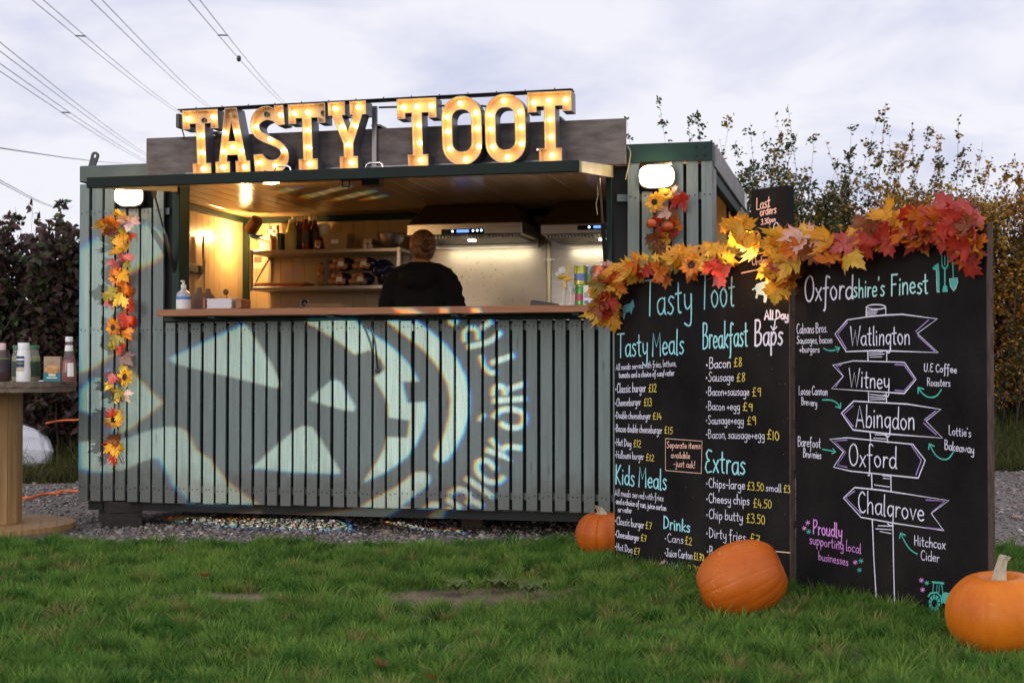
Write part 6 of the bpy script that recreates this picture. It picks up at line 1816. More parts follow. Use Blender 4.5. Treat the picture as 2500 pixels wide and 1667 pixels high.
g1, sm1 = board_garland(menu, 1.5, [(1490, 770, .06), (1478, 715, .07), (1500, 670, .05), (1560, 655, .04), (1640, 640, .045), (1720, 632, .05), (1800, 622, .05), (1850, 612, .05), (1905, 610, .05), (1912, 655, .06), (1906, 698, .055)], 108,
    'thick yellow and orange maple leaf garland along the top of the menu board', (('yellow', 30), ('gold', 28), ('orange', 18), ('pink', 9), ('red', 8), ('olive', 9), ('pale', 4), ('brown', 4)), .84, .036)
for p, off in (((1690, 648), .12),):
    d = ray(*p); A = menu.A + menu.n * off; t = menu.n.dot(A - Vector((0, 0, CAM_H))) / menu.n.dot(d)
    sunflower(g1, Vector((0, 0, CAM_H)) + d * t, .06, menu.n + Vector((.2, -.5, .2)), m_petalo)
for lp, n_ in zip(LPS, (4, 4)):
    for k_ in range(n_):
        td = (Vector((0, 0, CAM_H)) - lp).normalized()
        leaf(g1, lp + td * (.035 + .012 * k_) + Vector((grng.uniform(-.035, .035), 0, grng.uniform(-.02, .04))), .125, 'yellow' if k_ % 2 else 'gold', td + Vector((grng.uniform(-.3, .3), 0, .25)), PI + grng.gauss(0, .8))
d = ray(1640, 612); t = menu.n.dot(menu.A + menu.n * .08 - Vector((0, 0, CAM_H))) / menu.n.dot(d); berries(g1, Vector((0, 0, CAM_H)) + d * t, 22, .024)
g2, sm2 = board_garland(fin, 1.53, [(1930, 608, .05), (1975, 596, .05), (2060, 588, .05), (2140, 568, .05), (2220, 550, .05), (2280, 548, .06), (2330, 550, .06), (2362, 575, .06), (2374, 600, .05)], 84,
    'thick red and orange maple leaf garland along the top of the supplier board', (('orange', 30), ('red', 25), ('gold', 16), ('brown', 13), ('pink', 7), ('yellow', 9), ('olive', 6), ('pale', 4)), .95)
for i in range(6):   # the fuller bunch at the right end
    px_, py_ = grng.uniform(2215, 2365), grng.uniform(500, 572)
    d = ray(px_, py_); t = fin.n.dot(fin.A + fin.n * .09 - Vector((0, 0, CAM_H))) / fin.n.dot(d)
    leaf(g2, Vector((0, 0, CAM_H)) + d * t, grng.uniform(.12, .16), grng.choice(['red', 'pale', 'pink', 'orange', 'gold', 'brown']), fin.n + Vector((.2, -.6, grng.uniform(-.2, .8))), PI + grng.gauss(0, 1.2))

def board_tufts():
    X, Y = [], []
    for bd in (menu, fin, lob):
        n = 1500
        a = RNG.uniform(-.04, bd.Wd + .04, n); t = np.abs(RNG.normal(0, .05, n)) + .004
        s_ = np.where(RNG.random(n) < .85, 1, -1)
        t = np.where(s_ > 0, t, -t - .04)
        X.append(bd.A.x + bd.ex.x * a + bd.n.x * t); Y.append(bd.A.y + bd.ex.y * a + bd.n.y * t)
    x, y = np.concatenate(X), np.concatenate(Y); n = len(x)
    n2 = fnoise(x, y, 6, 2.2)
    h = np.clip(RNG.normal(.046, .018, n) * (1 + .9 * n2), .02, .14)
    m = np.clip(.45 + RNG.normal(0, .3, n), 0, 1)[:, None]
    cols = (1 - m) * np.array((0.03, 0.10, 0.014)) + m * np.array((0.11, 0.19, 0.03))
    blades('board_grass', x, y, np.zeros(n) + .002, h, RNG.uniform(.003, .005, n), np.clip(RNG.normal(.5, .25, n), .05, 1), cols, m_grass, 'longer grass tufts growing along the foot of the chalkboards', 8)
board_tufts()
# ================================================================== PUMPKINS
m_pump = mat('pumpkin_skin', (.45, .095, .005), .45, col2=(.68, .20, .009), vs=4.5, spec=.25, stretch=(1, 1, .6), bump=.14, bs=30, coat=.03, detail=6)
m_pump2 = mat('pumpkin_skin_deep', (.33, .060, .004), .45, col2=(.50, .115, .007), vs=4.5, spec=.25, bump=.14, bs=30, coat=.03, detail=6)
for m_ in (m_pump, m_pump2):    # corky specks and scars in the skin
    t_ = m_.node_tree; b_ = t_.nodes['Principled BSDF']; src_ = b_.inputs['Base Color'].links[0].from_socket
    tc_ = N(t_, 'ShaderNodeTexCoord'); v_ = N(t_, 'ShaderNodeTexVoronoi'); v_.inputs['Scale'].default_value = 70; t_.links.new(tc_.outputs['Object'], v_.inputs['Vector'])
    n_ = N(t_, 'ShaderNodeTexNoise'); n_.inputs['Scale'].default_value = 9; t_.links.new(tc_.outputs['Object'], n_.inputs['Vector'])
    r1 = N(t_, 'ShaderNodeMapRange'); r1.inputs['From Min'].default_value = .34; r1.inputs['From Max'].default_value = .20; t_.links.new(v_.outputs['Distance'], r1.inputs['Value'])
    r2 = N(t_, 'ShaderNodeMapRange'); r2.inputs['From Min'].default_value = .60; r2.inputs['From Max'].default_value = .68; t_.links.new(n_.outputs[0], r2.inputs['Value'])
    mu = N(t_, 'ShaderNodeMath', operation='MULTIPLY'); t_.links.new(r1.outputs[0], mu.inputs[0]); t_.links.new(r2.outputs[0], mu.inputs[1])
    mx_ = N(t_, 'ShaderNodeMix', data_type='RGBA'); t_.links.new(mu.outputs[0], mx_.inputs[0]); t_.links.new(src_, mx_.inputs[6]); mx_.inputs[7].default_value = (.42, .27, .12, 1)
    t_.links.new(mx_.outputs[2], b_.inputs['Base Color'])
m_stem = mat('pumpkin_stem', (.34, .29, .20), .8, col2=(.55, .50, .38), vs=9, stretch=(10, 10, 1.5), bump=.6, bs=24)
def pumpkin(loc, w, h, label, rot, m, ribs=11, stem_len=.08, stem_r=.02, depth=.018, seed=0, stem_bend=(.02, 0), gexp=.55):
    t = thing('pumpkin', label, 'pumpkin', loc, rot=rot)
    rg = random.Random(seed)
    n, mm = 264, 36
    vs, fs = [], []
    ph0 = [rg.uniform(-.05, .05) for _ in range(ribs)]
    for j in range(mm + 1):
        ph = -PI / 2 + PI * j / mm
        cz = math.sin(ph); cr = math.cos(ph) ** .86
        for i in range(n):
            t_ = 2 * PI * i / n
            k = t_ / (2 * PI) * ribs
            fr = k - math.floor(k)
            g = abs(math.sin(PI * fr)) ** gexp                     # 0 in the groove, 1 on the rib
            amp = depth * (.8 + .5 * math.sin(ribs * 1.7 + int(k) * 2.1))
            r_ = w / 2 * cr * (1 - amp * 5 * (1 - g) * (.35 + .65 * abs(cz)) ) * (1 + .015 * math.sin(2 * t_ + seed))
            z = h / 2 * cz
            dip = .16 * h * math.exp(-(cr / .32) ** 2)
            z = z - dip if cz > 0 else z + dip * .6
            vs.append((r_ * math.cos(t_), r_ * math.sin(t_), z))
    for j in range(mm):
        for i in range(n): fs.append((j * n + i, j * n + (i + 1) % n, (j + 1) * n + (i + 1) % n, (j + 1) * n + i))
    mb = MB(); mb.add(vs, fs); mb.build('body', m, t, smooth=70)
    if not stem_len: return t
    mb = MB()
    zt = h / 2 * .68
    pts = [(0, 0, zt - .01), (stem_bend[0] * .1, stem_bend[1] * .1, zt + stem_len * .35), (stem_bend[0] * .45, stem_bend[1] * .45, zt + stem_len * .75), (stem_bend[0], stem_bend[1], zt + stem_len)]
    P = catmull(pts, 4); nn = 15
    vs, fs = [], []
    for i, p in enumerate(P):
        f = i / (len(P) - 1)
        rr = stem_r * (1.9 - 2.6 * f + 1.75 * f * f)
        for k in range(nn):
            a = 2 * PI * k / nn + f * .5
            q2 = rr * (1 + .16 * math.cos(5 * (a - f * .5)))
            vs.append((p[0] + q2 * math.cos(a), p[1] + q2 * math.sin(a), p[2] - (.3 * q2 * math.cos(a) if f > .8 else 0)))
    for i in range(len(P) - 1):
        for k in range(nn): fs.append((i * nn + k, i * nn + (k + 1) % nn, (i + 1) * nn + (k + 1) % nn, (i + 1) * nn + k))
    fs.append(tuple(range((len(P) - 1) * nn, len(P) * nn)))
    mb.add(vs, fs); mb.build('stem', m_stem, t, smooth=60)
    return t
# rear pumpkin beside the left edge of the menu board
pumpkin(Vector((.475, 7.44, .118)), .285, .25, 'orange pumpkin with curved stalk peeping out behind the menu board', (0, 0, .4), m_pump2, seed=2, stem_len=.07, stem_bend=(-.05, -.01))
# large tilted pumpkin between the boards
pc = gp(1821, 1516)
pumpkin(Vector((pc.x, pc.y + .10, .143)), .31, .37, 'large deep orange pumpkin lying on its side before the boards', (R(-14), R(-115), R(4)), m_pump2, ribs=19, seed=5, stem_len=0, depth=.007, gexp=.35)
pc3 = gp(2482, 1610)
pumpkin(Vector((pc3.x, pc3.y + .15, .128)), 0.370, .305, 'bright orange pumpkin with pale stalk at the right edge of the photo', (R(3), R(-4), .2), m_pump, ribs=13, seed=8, stem_len=.10, stem_r=.017, depth=.0075, gexp=.5, stem_bend=(.02, -.01))
# small blemish marks on the tilted pumpkin stay in its material
# ================================================================== CABLE DRUM TABLE
dc = Vector((-3.17, 8.56, 0))
drum = thing('cable_drum_table', 'wooden cable drum used as a table left of the kiosk', 'table', dc, .3)
def disc(name, z0, z1, r, nseg=56, mm=None):
    mb = MB()
    # made of boards laid side by side, cut to a circle
    wb = .095; x = -r
    while x < r - .001:
        x2 = min(x + wb, r) - .0015
        pts = []
        for i in range(7):
            xx = x + (x2 - x) * i / 6; pts.append((xx, math.sqrt(max(r * r - xx * xx, 0))))
        pl = [(a, b) for a, b in pts] + [(a, -b) for a, b in reversed(pts)]
        n = len(pl)
        mb.add([(a, b, z0) for a, b in pl] + [(a, b, z1) for a, b in pl], [tuple(range(n - 1, -1, -1)), tuple(range(n, 2 * n))] + [(i, (i + 1) % n, n + (i + 1) % n, n + i) for i in range(n)])
        x += wb
    return mb.build(name, mm or m_pine, drum)
zt = .905
disc('table_top', zt - .030, zt, .53, mm=m_oldwood); 
mb = MB(); mb.lathe([(.50, zt - .062), (.525, zt - .06), (.525, zt - .031)], 48); mb.build('under_disc', m_oldwood, drum)
disc('base_disc', .028, .058, .53)
mb = MB(); mb.lathe([(.525, 0.0), (.53, .003), (.53, .027)], 48); mb.build('lower_disc', m_oldwood, drum)
mb = MB(); nb = 18
for i in range(nb):
    a = 2 * PI * i / nb; rr = .205
    M3 = Matrix.Rotation(a, 3, 'Z')
    mb.obox(M3 @ Vector((rr, 0, (zt - .062 + .058) / 2)), (.026, 2 * rr * math.tan(PI / nb) * .985, zt - .062 - .058 - .002), mat=M3)
mb.build('core_staves', m_pine, drum, bevel=.002)
# condiments on it
ZD = zt + .001
def dz_(px, Y): 
    d = ray(px, 930); return Vector((d.x / d.y * Y, Y, ZD))
m_glass = mat('clear_glass', (.55, .56, .50), .06, alpha=.22)
m_pick = mat('pickle_brine', (.20, .20, .02), .25, var=.3, vs=18)
def C8(x, y): return (x * .37, 780 + y * .37)
# dark relish squeezy bottle at the frame edge
lathe_thing('relish_bottle', 'dark plum relish squeezy bottle at the far left of the drum', 'bottle', dz_(6, 8.42), [('body', [(.040, 0), (.043, .006), (.043, .15), (.034, .185)], mat('relish', (.05, .02, .02), .3)), ('cap', [(.018, .186), (.018, .225), (.016, .228)], mat('cap_pink', (.55, .40, .38), .5)), ('label', [(.0435, .05), (.0435, .13)], mat('relish_label', (.025, .012, .02), .5)), ('label_band', [(.0438, .132), (.0438, .140)], mat('relish_green', (.10, .16, .03), .5))], 'condiments on the cable drum')
for px, Yv, lab in ((46, 8.62, 'gherkin jar with green lid left of the white mayonnaise bottle'), (80, 8.62, 'gherkin jar with green lid right of the white mayonnaise bottle')):
    lathe_thing('gherkin_jar', lab, 'jar', dz_(px, Yv), [('body', [(.040, 0), (.043, .004), (.043, .14), (.036, .17), (.034, .20)], m_glass), ('gherkins', [(.038, .004), (.040, .01), (.040, .148), (.034, .152)], m_pick), ('lid', [(.037, .200), (.037, .215), (.034, .217)], mat('lid_green', (.02, .16, .06), .35)), ('label', [(.0435, .03), (.0435, .12)], mat('jar_label', (.015, .05, .02), .5))], 'condiments on the cable drum')
t = lathe_thing('mayonnaise_bottle', 'white mayonnaise squeezy bottle with dark blue label', 'bottle', dz_(57, 8.40), [('body', [(.040, 0), (.042, .006), (.0415, .06), (.038, .10), (.040, .15), (.033, .188)], m_white), ('cap', [(.032, .189), (.033, .226), (.031, .229)], m_white)], 'condiments on the cable drum')
def front_label(t, w, z0, z1, y, m, name='label'):
    mb = MB(); vs = []
    for i in range(7):
        a = -PI / 2 + (i - 3) * .22
        for z in (z0, z1): vs.append((y * math.cos(a) * 1.0, y * math.sin(a), z))
    mb.add(vs, [(2 * i, 2 * i + 2, 2 * i + 3, 2 * i + 1) for i in range(6)])
    return mb.build(name, m, t, smooth=60, fix=False)
front_label(t, .04, .085, .15, .0423, mat('mayo_blue', (.012, .025, .10), .4)); front_label(t, .04, .125, .135, .0428, m_labw, 'lettering'); front_label(t, .03, .105, .113, .0428, mat('mayo_gr', (.12, .25, .06), .4), 'lettering'); front_label(t, .03, .06, .084, .0423, mat('mayo_cream', (.5, .42, .28), .5), 'picture')
lid = thing('jar_lid', 'pale metal jar lid lying on the drum by the carton', 'lid', dz_(101, 8.36), 0, 'condiments on the cable drum')
mb = MB(); mb.ball((0, 0, .004), (.02, .008, .005), 10, 6); mb.build('lid', m_chrome, lid, smooth=60)
t = box_thing('snack_carton', 'teal and orange onion ring carton on the drum', 'box', dz_(129, 8.42), (.096, .05, .148), mat('carton_beige', (.34, .24, .15), .6, var=.35, vs=26), .12 + TH)
t['group'] = 'condiments on the cable drum'
mb = MB(); mb.box(-.049, .049, -.0265, -.0255, 0.002, .055); mb.build('teal_band', mat('teal_card', (.01, .17, .17), .5), t)
mb = MB(); mb.ball((0, -.026, .07), (.040, .004, .028), 14, 8); mb.build('picture', mat('onion', (.5, .25, .08), .5, var=.4, vs=40), t)
mb = MB(); mb.box(-.02, .02, -.0275, -.0265, .034, .044); mb.box(-.03, .03, -.0275, -.0265, .02, .026); mb.build('lettering', m_labw, t)
t = lathe_thing('ketchup_bottle', 'glass ketchup bottle with white cap at the right of the drum', 'bottle', dz_(168, 8.42), [('body', [(.040, 0), (.044, .008), (.045, .06), (.040, .115), (.024, .175), (.020, .205), (.021, .235)], mat('ket_clear', (.42, .30, .30), .08, alpha=.22)), ('sauce', [(.037, .003), (.0415, .01), (.0422, .06), (.0375, .112), (.034, .125)], mat('ket_red', (.22, .012, .010), .25, coat=.4)),
    ('cap', [(.022, .236), (.0225, .262), (.020, .265)], m_labw), ('neck_band', [(.0245, .18), (.0225, .215)], m_labw)], 'condiments on the cable drum')
mb = MB()
vs = []
for i in range(6):
    a = -PI / 2 + .35 + i * .17
    for z in (.03, .11): vs.append((.0462 * math.cos(a) * (1 - (z - .03) * .9), .0462 * math.sin(a) * (1 - (z - .03) * .9), z))
mb.add(vs, [(2 * i, 2 * i + 2, 2 * i + 3, 2 * i + 1) for i in range(5)]); mb.build('label', m_labw, t, fix=False)
# white translucent tank behind
tp = gp(92, 1175)
tank = thing('water_container', 'crumpled white translucent plastic container in the grass behind the drum', 'container', Vector((tp.x - .26, 12.72, .09)), .35)
mb = MB(); vs, fs = [], []
n, mm = 15, 8
rg_ = random.Random(3)
for j in range(mm + 1):
    ph = -PI / 2 + PI * j / mm
    for i in range(n):
        th = 2 * PI * i / n
        se = lambda v, e: math.copysign(abs(v) ** e, v)
        x = .29 * se(math.cos(ph), .35) * se(math.cos(th), .35); y = .30 * se(math.cos(ph), .35) * se(math.sin(th), .35); z = .22 + .22 * se(math.sin(ph), .5)
        if x > 0: z *= 1 - .30 * x / .29
        q2 = Vector((x * 3.2, y * 3.2, z * 3.6)); c_ = abs(noise.noise(q2)) - abs(noise.noise(q2 * 2.1 + Vector((7, 1, 3)))) * .5
        f_ = 1 + .22 * c_
        vs.append((x * f_, y * f_, max(.0, z * (1 + .22 * c_))))
for j in range(mm):
    for i in range(n): fs.append((j * n + i, j * n + (i + 1) % n, (j + 1) * n + (i + 1) % n, (j + 1) * n + i))
mb.add(vs, fs); mb.build('body', mat('tank_plastic', (.74, .74, .80), .4, transl=.25, var=.10, vs=5), tank, bevel=.012)
mb = MB(); mb.lathe([(.05, .0), (.05, .03), (.045, .035)], 16, (-.14, 0, .44)); mb.build('cap', m_white, tank)
# orange cables
def cable(name, label, pts, r):
    mb = MB(); mb.tube(catmull(pts, 6), r, 7)
    return tag(mb.build(name, mat('cable_orange', (.75, .16, .03), .45), None, smooth=60), label, 'cable')
cable('power_cable', 'orange extension cable lying across the gravel to the kiosk', [(-5.5, 10.6, .02), (-4.6, 10.3, .02)] + [tuple(gp(x * 1.063, y * 1.063) + Vector((0, 0, .018))) for x, y in ((40, 1150), (70, 1148), (100, 1140), (135, 1138), (180, 1133))] + [(-1.9, 10.9, .02)], .011)
cable('rope', 'orange rope strung through the left hedge above the container', [tuple(atY(x * .37, 780 + y * .37, 12.7)) for x, y in ((300, 686), (360, 672), (430, 664), (520, 660), (640, 640))], .009)

# ================================================================== HEDGES
m_leafh = mat('hedge_leaf', (1, 1, 1), .5, attr=True, transl=.32, spec=.4)
m_stemh = mat('hedge_stem', (.045, .03, .022), .85)
def foliage_mesh(name, P, D, size, cols, parent, m, width=.62):
    """leaf = folded diamond; P base points, D directions (unit), size per leaf"""
    n = len(P)
    rnd = RNG.normal(size=(n, 3)); side = np.cross(D, rnd); side /= np.linalg.norm(side, axis=1, keepdims=True) + 1e-9
    nor = np.cross(side, D)
    s = size[:, None]
    a = P; b = P + D * s * .45 + side * s * width * .5 + nor * s * .10; c = P + D * s; d = P + D * s * .45 - side * s * width * .5 + nor * s * .10
    V = np.stack([a, b, c, d], 1).reshape(-1, 3)
    F = (np.array([(0, 1, 2), (0, 2, 3)])[None] + (np.arange(n) * 4)[:, None, None]).reshape(-1, 3)
    return np_mesh(name, V, F, m, parent, colors=np.repeat(cols, 4, 0))
def shrub(label, x0, x1, y0, y1, zb, zt, nst, pal, leaf_s, group, name='hedge_shrub', shoots=6, shoot_h=.8, per=9, seed=1, twigs=13, droop=0., dens_top=1.0, fill=0):
    """a shrub: many upright stems from the ground, each with twigs, leaves along them"""
    rg = np.random.default_rng(seed)
    t = thing(name, label, 'shrub', ((x0 + x1) / 2, (y0 + y1) / 2, zb), 0, group)
    base = Vector(t.location)
    st = MB(); LP, LD, LC, LS = [], [], [], []
    pal = [(np.array(c), w) for c, w in pal]
    pw = np.array([w for _, w in pal]); pw = pw / pw.sum()
    def addleaf(p, d, ci, s):
        LP.append(p); LD.append(d); LC.append(pal[ci][0] * rg.uniform(.65, 1.25)); LS.append(s * rg.uniform(.7, 1.25))
    def stem(px, py, h, lx, ly, r, leafy, nt, is_shoot):
        pts = []
        zz = zb
        wob = rg.normal(0, .03, (6, 2))
        for i in range(6):
            f = i / 5
            pts.append(Vector((px + lx * f ** 1.4 + wob[i, 0], py + ly * f ** 1.4 + wob[i, 1], zz + h * f)))
        st.tube([p - base for p in pts], [r * (1 - .8 * i / 5) for i in range(6)], 4, cap=False)
        cm = [Vector(p) for p in catmull(pts, 4)]
        shade = rg.normal(0, .16)
        ci0 = rg.choice(len(pal), p=pw)
        for k in range(nt):
            f = (.10 + .9 * rg.random() ** .8) if not is_shoot else (.35 + .65 * rg.random())
            i = min(int(f * (len(cm) - 1)), len(cm) - 2)
            p = cm[i].lerp(cm[i + 1], f * (len(cm) - 1) - i)
            L = rg.uniform(.12, .42) * (1.15 - .75 * f) * (1.0 if not is_shoot else .55)
            a = rg.uniform(0, 2 * PI)
            d = Vector((math.cos(a), math.sin(a) * .8, rg.uniform(.15, .9))).normalized()
            e = p + d * L
            st.tube([p - base, (p + e) / 2 + Vector((0, 0, .02)) - base, e - base], [r * .35, r * .25, r * .12], 3, cap=False)
            for j in range(per):
                g = rg.random()
                q2 = p.lerp(e, g) + Vector(rg.normal(0, .018, 3))
                dd = Vector((rg.normal(), rg.normal(), rg.normal() * .7 + .15 - droop)).normalized()
                ci = ci0 if rg.random() < .55 else rg.choice(len(pal), p=pw)
                addleaf(np.array(q2), np.array(dd), ci, leaf_s)
        for k in range(leafy):
            f = .3 + .7 * rg.random()
            i = min(int(f * (len(cm) - 1)), len(cm) - 2)
            p = cm[i].lerp(cm[i + 1], f * (len(cm) - 1) - i)
            dd = Vector((rg.normal(), rg.normal(), rg.normal() * .6 + .4 - droop)).normalized()
            addleaf(np.array(p), np.array(dd), ci0 if rg.random() < .6 else rg.choice(len(pal), p=pw), leaf_s * .95)
    for i in range(nst):
        px, py = rg.uniform(x0, x1), rg.uniform(y0, y1)
        h = (zt - zb) * rg.uniform(.55, 1.05)
        stem(px, py, h, rg.normal(0, .22), rg.normal(0, .15), rg.uniform(.006, .013), 10, twigs, False)
    for i in range(fill):
        f = rg.random() ** .8
        p = np.array((rg.uniform(x0 - .15, x1 + .15), rg.uniform(y0, y1), zb + (zt - zb) * ((.12 + .98 * f))))
        p[2] += .22 * noise.noise(Vector((p[0] * 1.7, p[1], 3))) * f
        if noise.noise(Vector(tuple(p * 2.6))) < -.12: continue
        dd = Vector((rg.normal(), rg.normal(), rg.normal() * .7 - droop)).normalized()
        ci = int((.5 + .5 * noise.noise(Vector(tuple(p * 1.8)))) * len(pal) * .999) if rg.random() < .5 else rg.choice(len(pal), p=pw)
        addleaf(p, np.array(dd), max(0, min(len(pal) - 1, ci)), leaf_s)
    for i in range(shoots):
        px, py = rg.uniform(x0, x1), rg.uniform(y0, y1)
        stem(px, py, (zt - zb) + shoot_h * rg.uniform(.3, 1.0), rg.normal(0, .35), rg.normal(0, .15), rg.uniform(.004, .008), 40, 9, True)
    P = np.array(LP) - np.array(base); D = np.array(LD); Cc = np.array(LC); Sz = np.array(LS)
    st.build('stems', m_stemh, t, fix=False)
    foliage_mesh('foliage', P, D, Sz, Cc, t, m_leafh)
    return t
HG = [((.030, .045, .012), 4), ((.05, .06, .014), 3), ((.11, .09, .015), 1.6), ((.30, .16, .016), 1.4), ((.40, .22, .02), .8)]
HY = [((.045, .055, .013), 4), ((.10, .085, .016), 3), ((.36, .18, .02), 2.4), ((.44, .25, .03), 1.6), ((.20, .07, .015), 1.2)]
HO = [((.38, .17, .016), 3), ((.46, .23, .02), 3), ((.22, .075, .013), 2), ((.06, .06, .014), 3.5), ((.50, .31, .04), 1)]
HD = [((.025, .045, .010), 4), ((.045, .065, .014), 3), ((.10, .09, .015), 1), ((.25, .13, .015), .6)]
def bankz(x, y): return bank_h(x, y) - .03
HG2 = [((.03, .045, .012), 4), ((.05, .06, .014), 3), ((.10, .085, .016), 2), ((.26, .14, .016), 1.5)]
hx = [(1.9, 2.9, HD, 'dark green hawthorn shrub right behind the kiosk corner', 2.85, 9), (2.6, 3.55, HG, 'green hawthorn shrub with tall shoots behind the Last orders board', 2.85, 10), (3.4, 4.3, HY, 'yellow green hawthorn shrub in the middle of the right hedge', 2.75, 9),
      (4.1, 5.0, HY, 'golden hawthorn shrub with thin shoots behind the supplier board', 2.70, 8), (4.8, 5.7, HO, 'orange hawthorn shrub near the right edge of the hedge', 2.65, 8), (5.4, 6.3, HO, 'dense orange hawthorn shrub at the photo\'s right edge', 2.72, 8), (6.2, 7.1, HO, 'golden hawthorn shrub just beyond the photo\'s right edge', 2.6, 8), (7.0, 7.9, HY, 'green gold hawthorn shrub at the right end of the hedge', 2.6, 8), (1.45, 2.1, HD, 'dark hawthorn shrub hidden mostly behind the kiosk', 2.65, 5)]
for i, (a, b, pal, lab, top, sh_) in enumerate(hx):
    yb = 13.05 + .16 * (a + b) / 2
    shrub(lab, a, b, yb + .9, yb + 2.1, bankz((a + b) / 2, yb + 1.4), top - .08, 58, pal, .046, 'hawthorn shrubs of the right hedge', 'hawthorn_shrub', shoots=sh_ + 5, shoot_h=1.05, seed=30 + i, per=13, twigs=22, fill=14000)
PD = [((.042, .028, .024), 4), ((.072, .042, .032), 3), ((.10, .046, .042), 1.3), ((.05, .065, .02), 3)]
PG = [((.04, .07, .02), 3), ((.075, .105, .028), 3), ((.05, .03, .03), 2), ((.14, .125, .03), .8)]
lx = [(-6.4, -5.6, PG, 'green shrub at the left end of the left hedge', 2.1), (-5.7, -4.85, PD, 'dark dogwood shrub just beyond the photo\'s left edge', 2.1), (-4.9, -4.15, PD, 'dark purple leaved dogwood shrub at the photo\'s left edge', 2.08), (-4.3, -3.65, PD, 'dark purple dogwood shrub behind the cable drum bottles', 2.10), (-3.75, -3.1, PG, 'green leaved shrub with an upright shoot beside the kiosk', 2.22), (-3.2, -2.4, PG, 'dark green shrub mostly behind the left side of the kiosk', 2.1)]
for i, (a, b, pal, lab, top) in enumerate(lx):
    yb = 13.05 + .16 * (a + b) / 2
    shrub(lab, a, b, yb + .35, yb + 1.3, bankz((a + b) / 2, yb + .8), top, 40, pal, .085, 'shrubs of the left hedge', 'dogwood_shrub' if pal is PD else 'hedge_shrub', shoots=5, shoot_h=.45, seed=60 + i, per=11, twigs=19, droop=.45, fill=3500)

# ================================================================== OVERHEAD LINES
m_wire = mat('aluminium_wire', (.42, .43, .48), .5, 0)
def C7(x, y): return (x * .3826, y * .3826)
lines = [((240, 0), (1150, 722), 'first overhead line from the left of the three crossing the top edge'), ((615, 0), (1342, 690), 'overhead line running down to the letter A of the sign'), ((1238, 0), (1812, 660), 'rightmost overhead line, carrying a small dark marker'), ((0, 300), (950, 998), 'upper of the two steep overhead lines entering from the left edge'), ((0, 432), (950, 1040), 'lower of the two steep overhead lines entering from the left edge'),
         ((0, 945), (950, 1044), 'nearly level overhead line passing above the lifting eye'), ((0, 1158), (405, 1332), 'lowest overhead line, ending behind the left hedge')]
for i, (a, b, lab) in enumerate(lines):
    A, B = atY(*C7(*a), 60), atY(*C7(*b), 190)
    t = thing('power_line', lab, 'power line', A, 0, 'overhead power lines')
    dirv = (B - A)
    sidev = Vector((dirv.y, -dirv.x, 0)).normalized() * (.24 if i not in (5, 6) else .10)
    for s in (-1, 1):
        pts = [A + dirv * f + sidev * s + Vector((0, 0, -1.1 * (f) * (1 - f))) - A for f in (-.35, 0, .2, .4, .6, .8, 1, 1.3, 1.7)]
        mb = MB(); mb.tube(pts, .021, 6); mb.build('conductor', m_wire, t)
    if i in (0, 2, 4):
        f = (.12, .13, .20)[(0, 2, 4).index(i)]
        c = dirv * f + Vector((0, 0, -1.1 * f * (1 - f)))
        mb = MB(); mb.tube([c - sidev * 1.15, c + sidev * 1.15], .04, 5); mb.build('spacer', m_dgrey, t)
    if i == 2:
        f = .27; c = dirv * f + Vector((0, 0, -1.1 * f * (1 - f))) - sidev
        mb = MB(); mb.ball(c, (.16, .16, .22), 8, 6); mb.build('marker', m_black, t)

# a few fallen leaves on the grass
for (px_, py_, pal, s_, lab) in ((1515 * 1.063, 1297 * 1.063, 'pale', .05, 'pale fallen leaf on the grass under the menu board'), (505, 1408, 'brown', .05, 'brown fallen leaf lying on the lawn left of centre'), (880 * 1.063, 1530 * 1.063, 'brown', .05, 'brown fallen leaf near the bottom middle of the lawn'), (1000 * 1.063, 1560 * 1.063, 'brown', .04, 'small brown leaf at the bottom edge of the lawn')):
    P = gp(px_, py_, .045)
    o = bpy.data.objects.new('fallen_leaf', LEAFM[pal][0]); COL.objects.link(o)
    o.location = P; o.scale = (s_, s_, s_); o.rotation_euler = (R(25), R(15), grng.uniform(0, 6)); tag(o, lab, 'leaf')
# plantain weeds growing in the bare patch
wp = PATCHES[0][0]
for i, (dx, dy) in enumerate(((-.10, .12), (.08, .16), (.22, .05))):
    t = thing('weed', ('broad leaved weed on the left of the bare earth patch', 'broad leaved weed at the back of the bare earth patch', 'broad leaved weed on the right of the bare earth patch')[i], 'weed', (wp.x + dx, wp.y + dy, .004), i * 1.1)
    mb = MB()
    for k in range(11):
        a = k * 2.4; l = grng.uniform(.05, .09); w = l * .30
        vs = []
        for (f, ww) in ((.1, .15), (.4, .8), (.7, 1), (1, .1)):
            z = .01 + .045 * math.sin(f * 2.4)
            for s in (-1, 0, 1): vs.append((math.cos(a) * l * f - math.sin(a) * w * ww * s, math.sin(a) * l * f + math.cos(a) * w * ww * s, z + abs(s) * .006))
        mb.add(vs, [(j * 3 + s, j * 3 + s + 1, j * 3 + s + 4, j * 3 + s + 3) for j in range(3) for s in range(2)])
    mb.build('leaves', mat('weed_leaf', (.09, .13, .035), .5, var=.3, vs=30, transl=.2), t, smooth=60, fix=False)

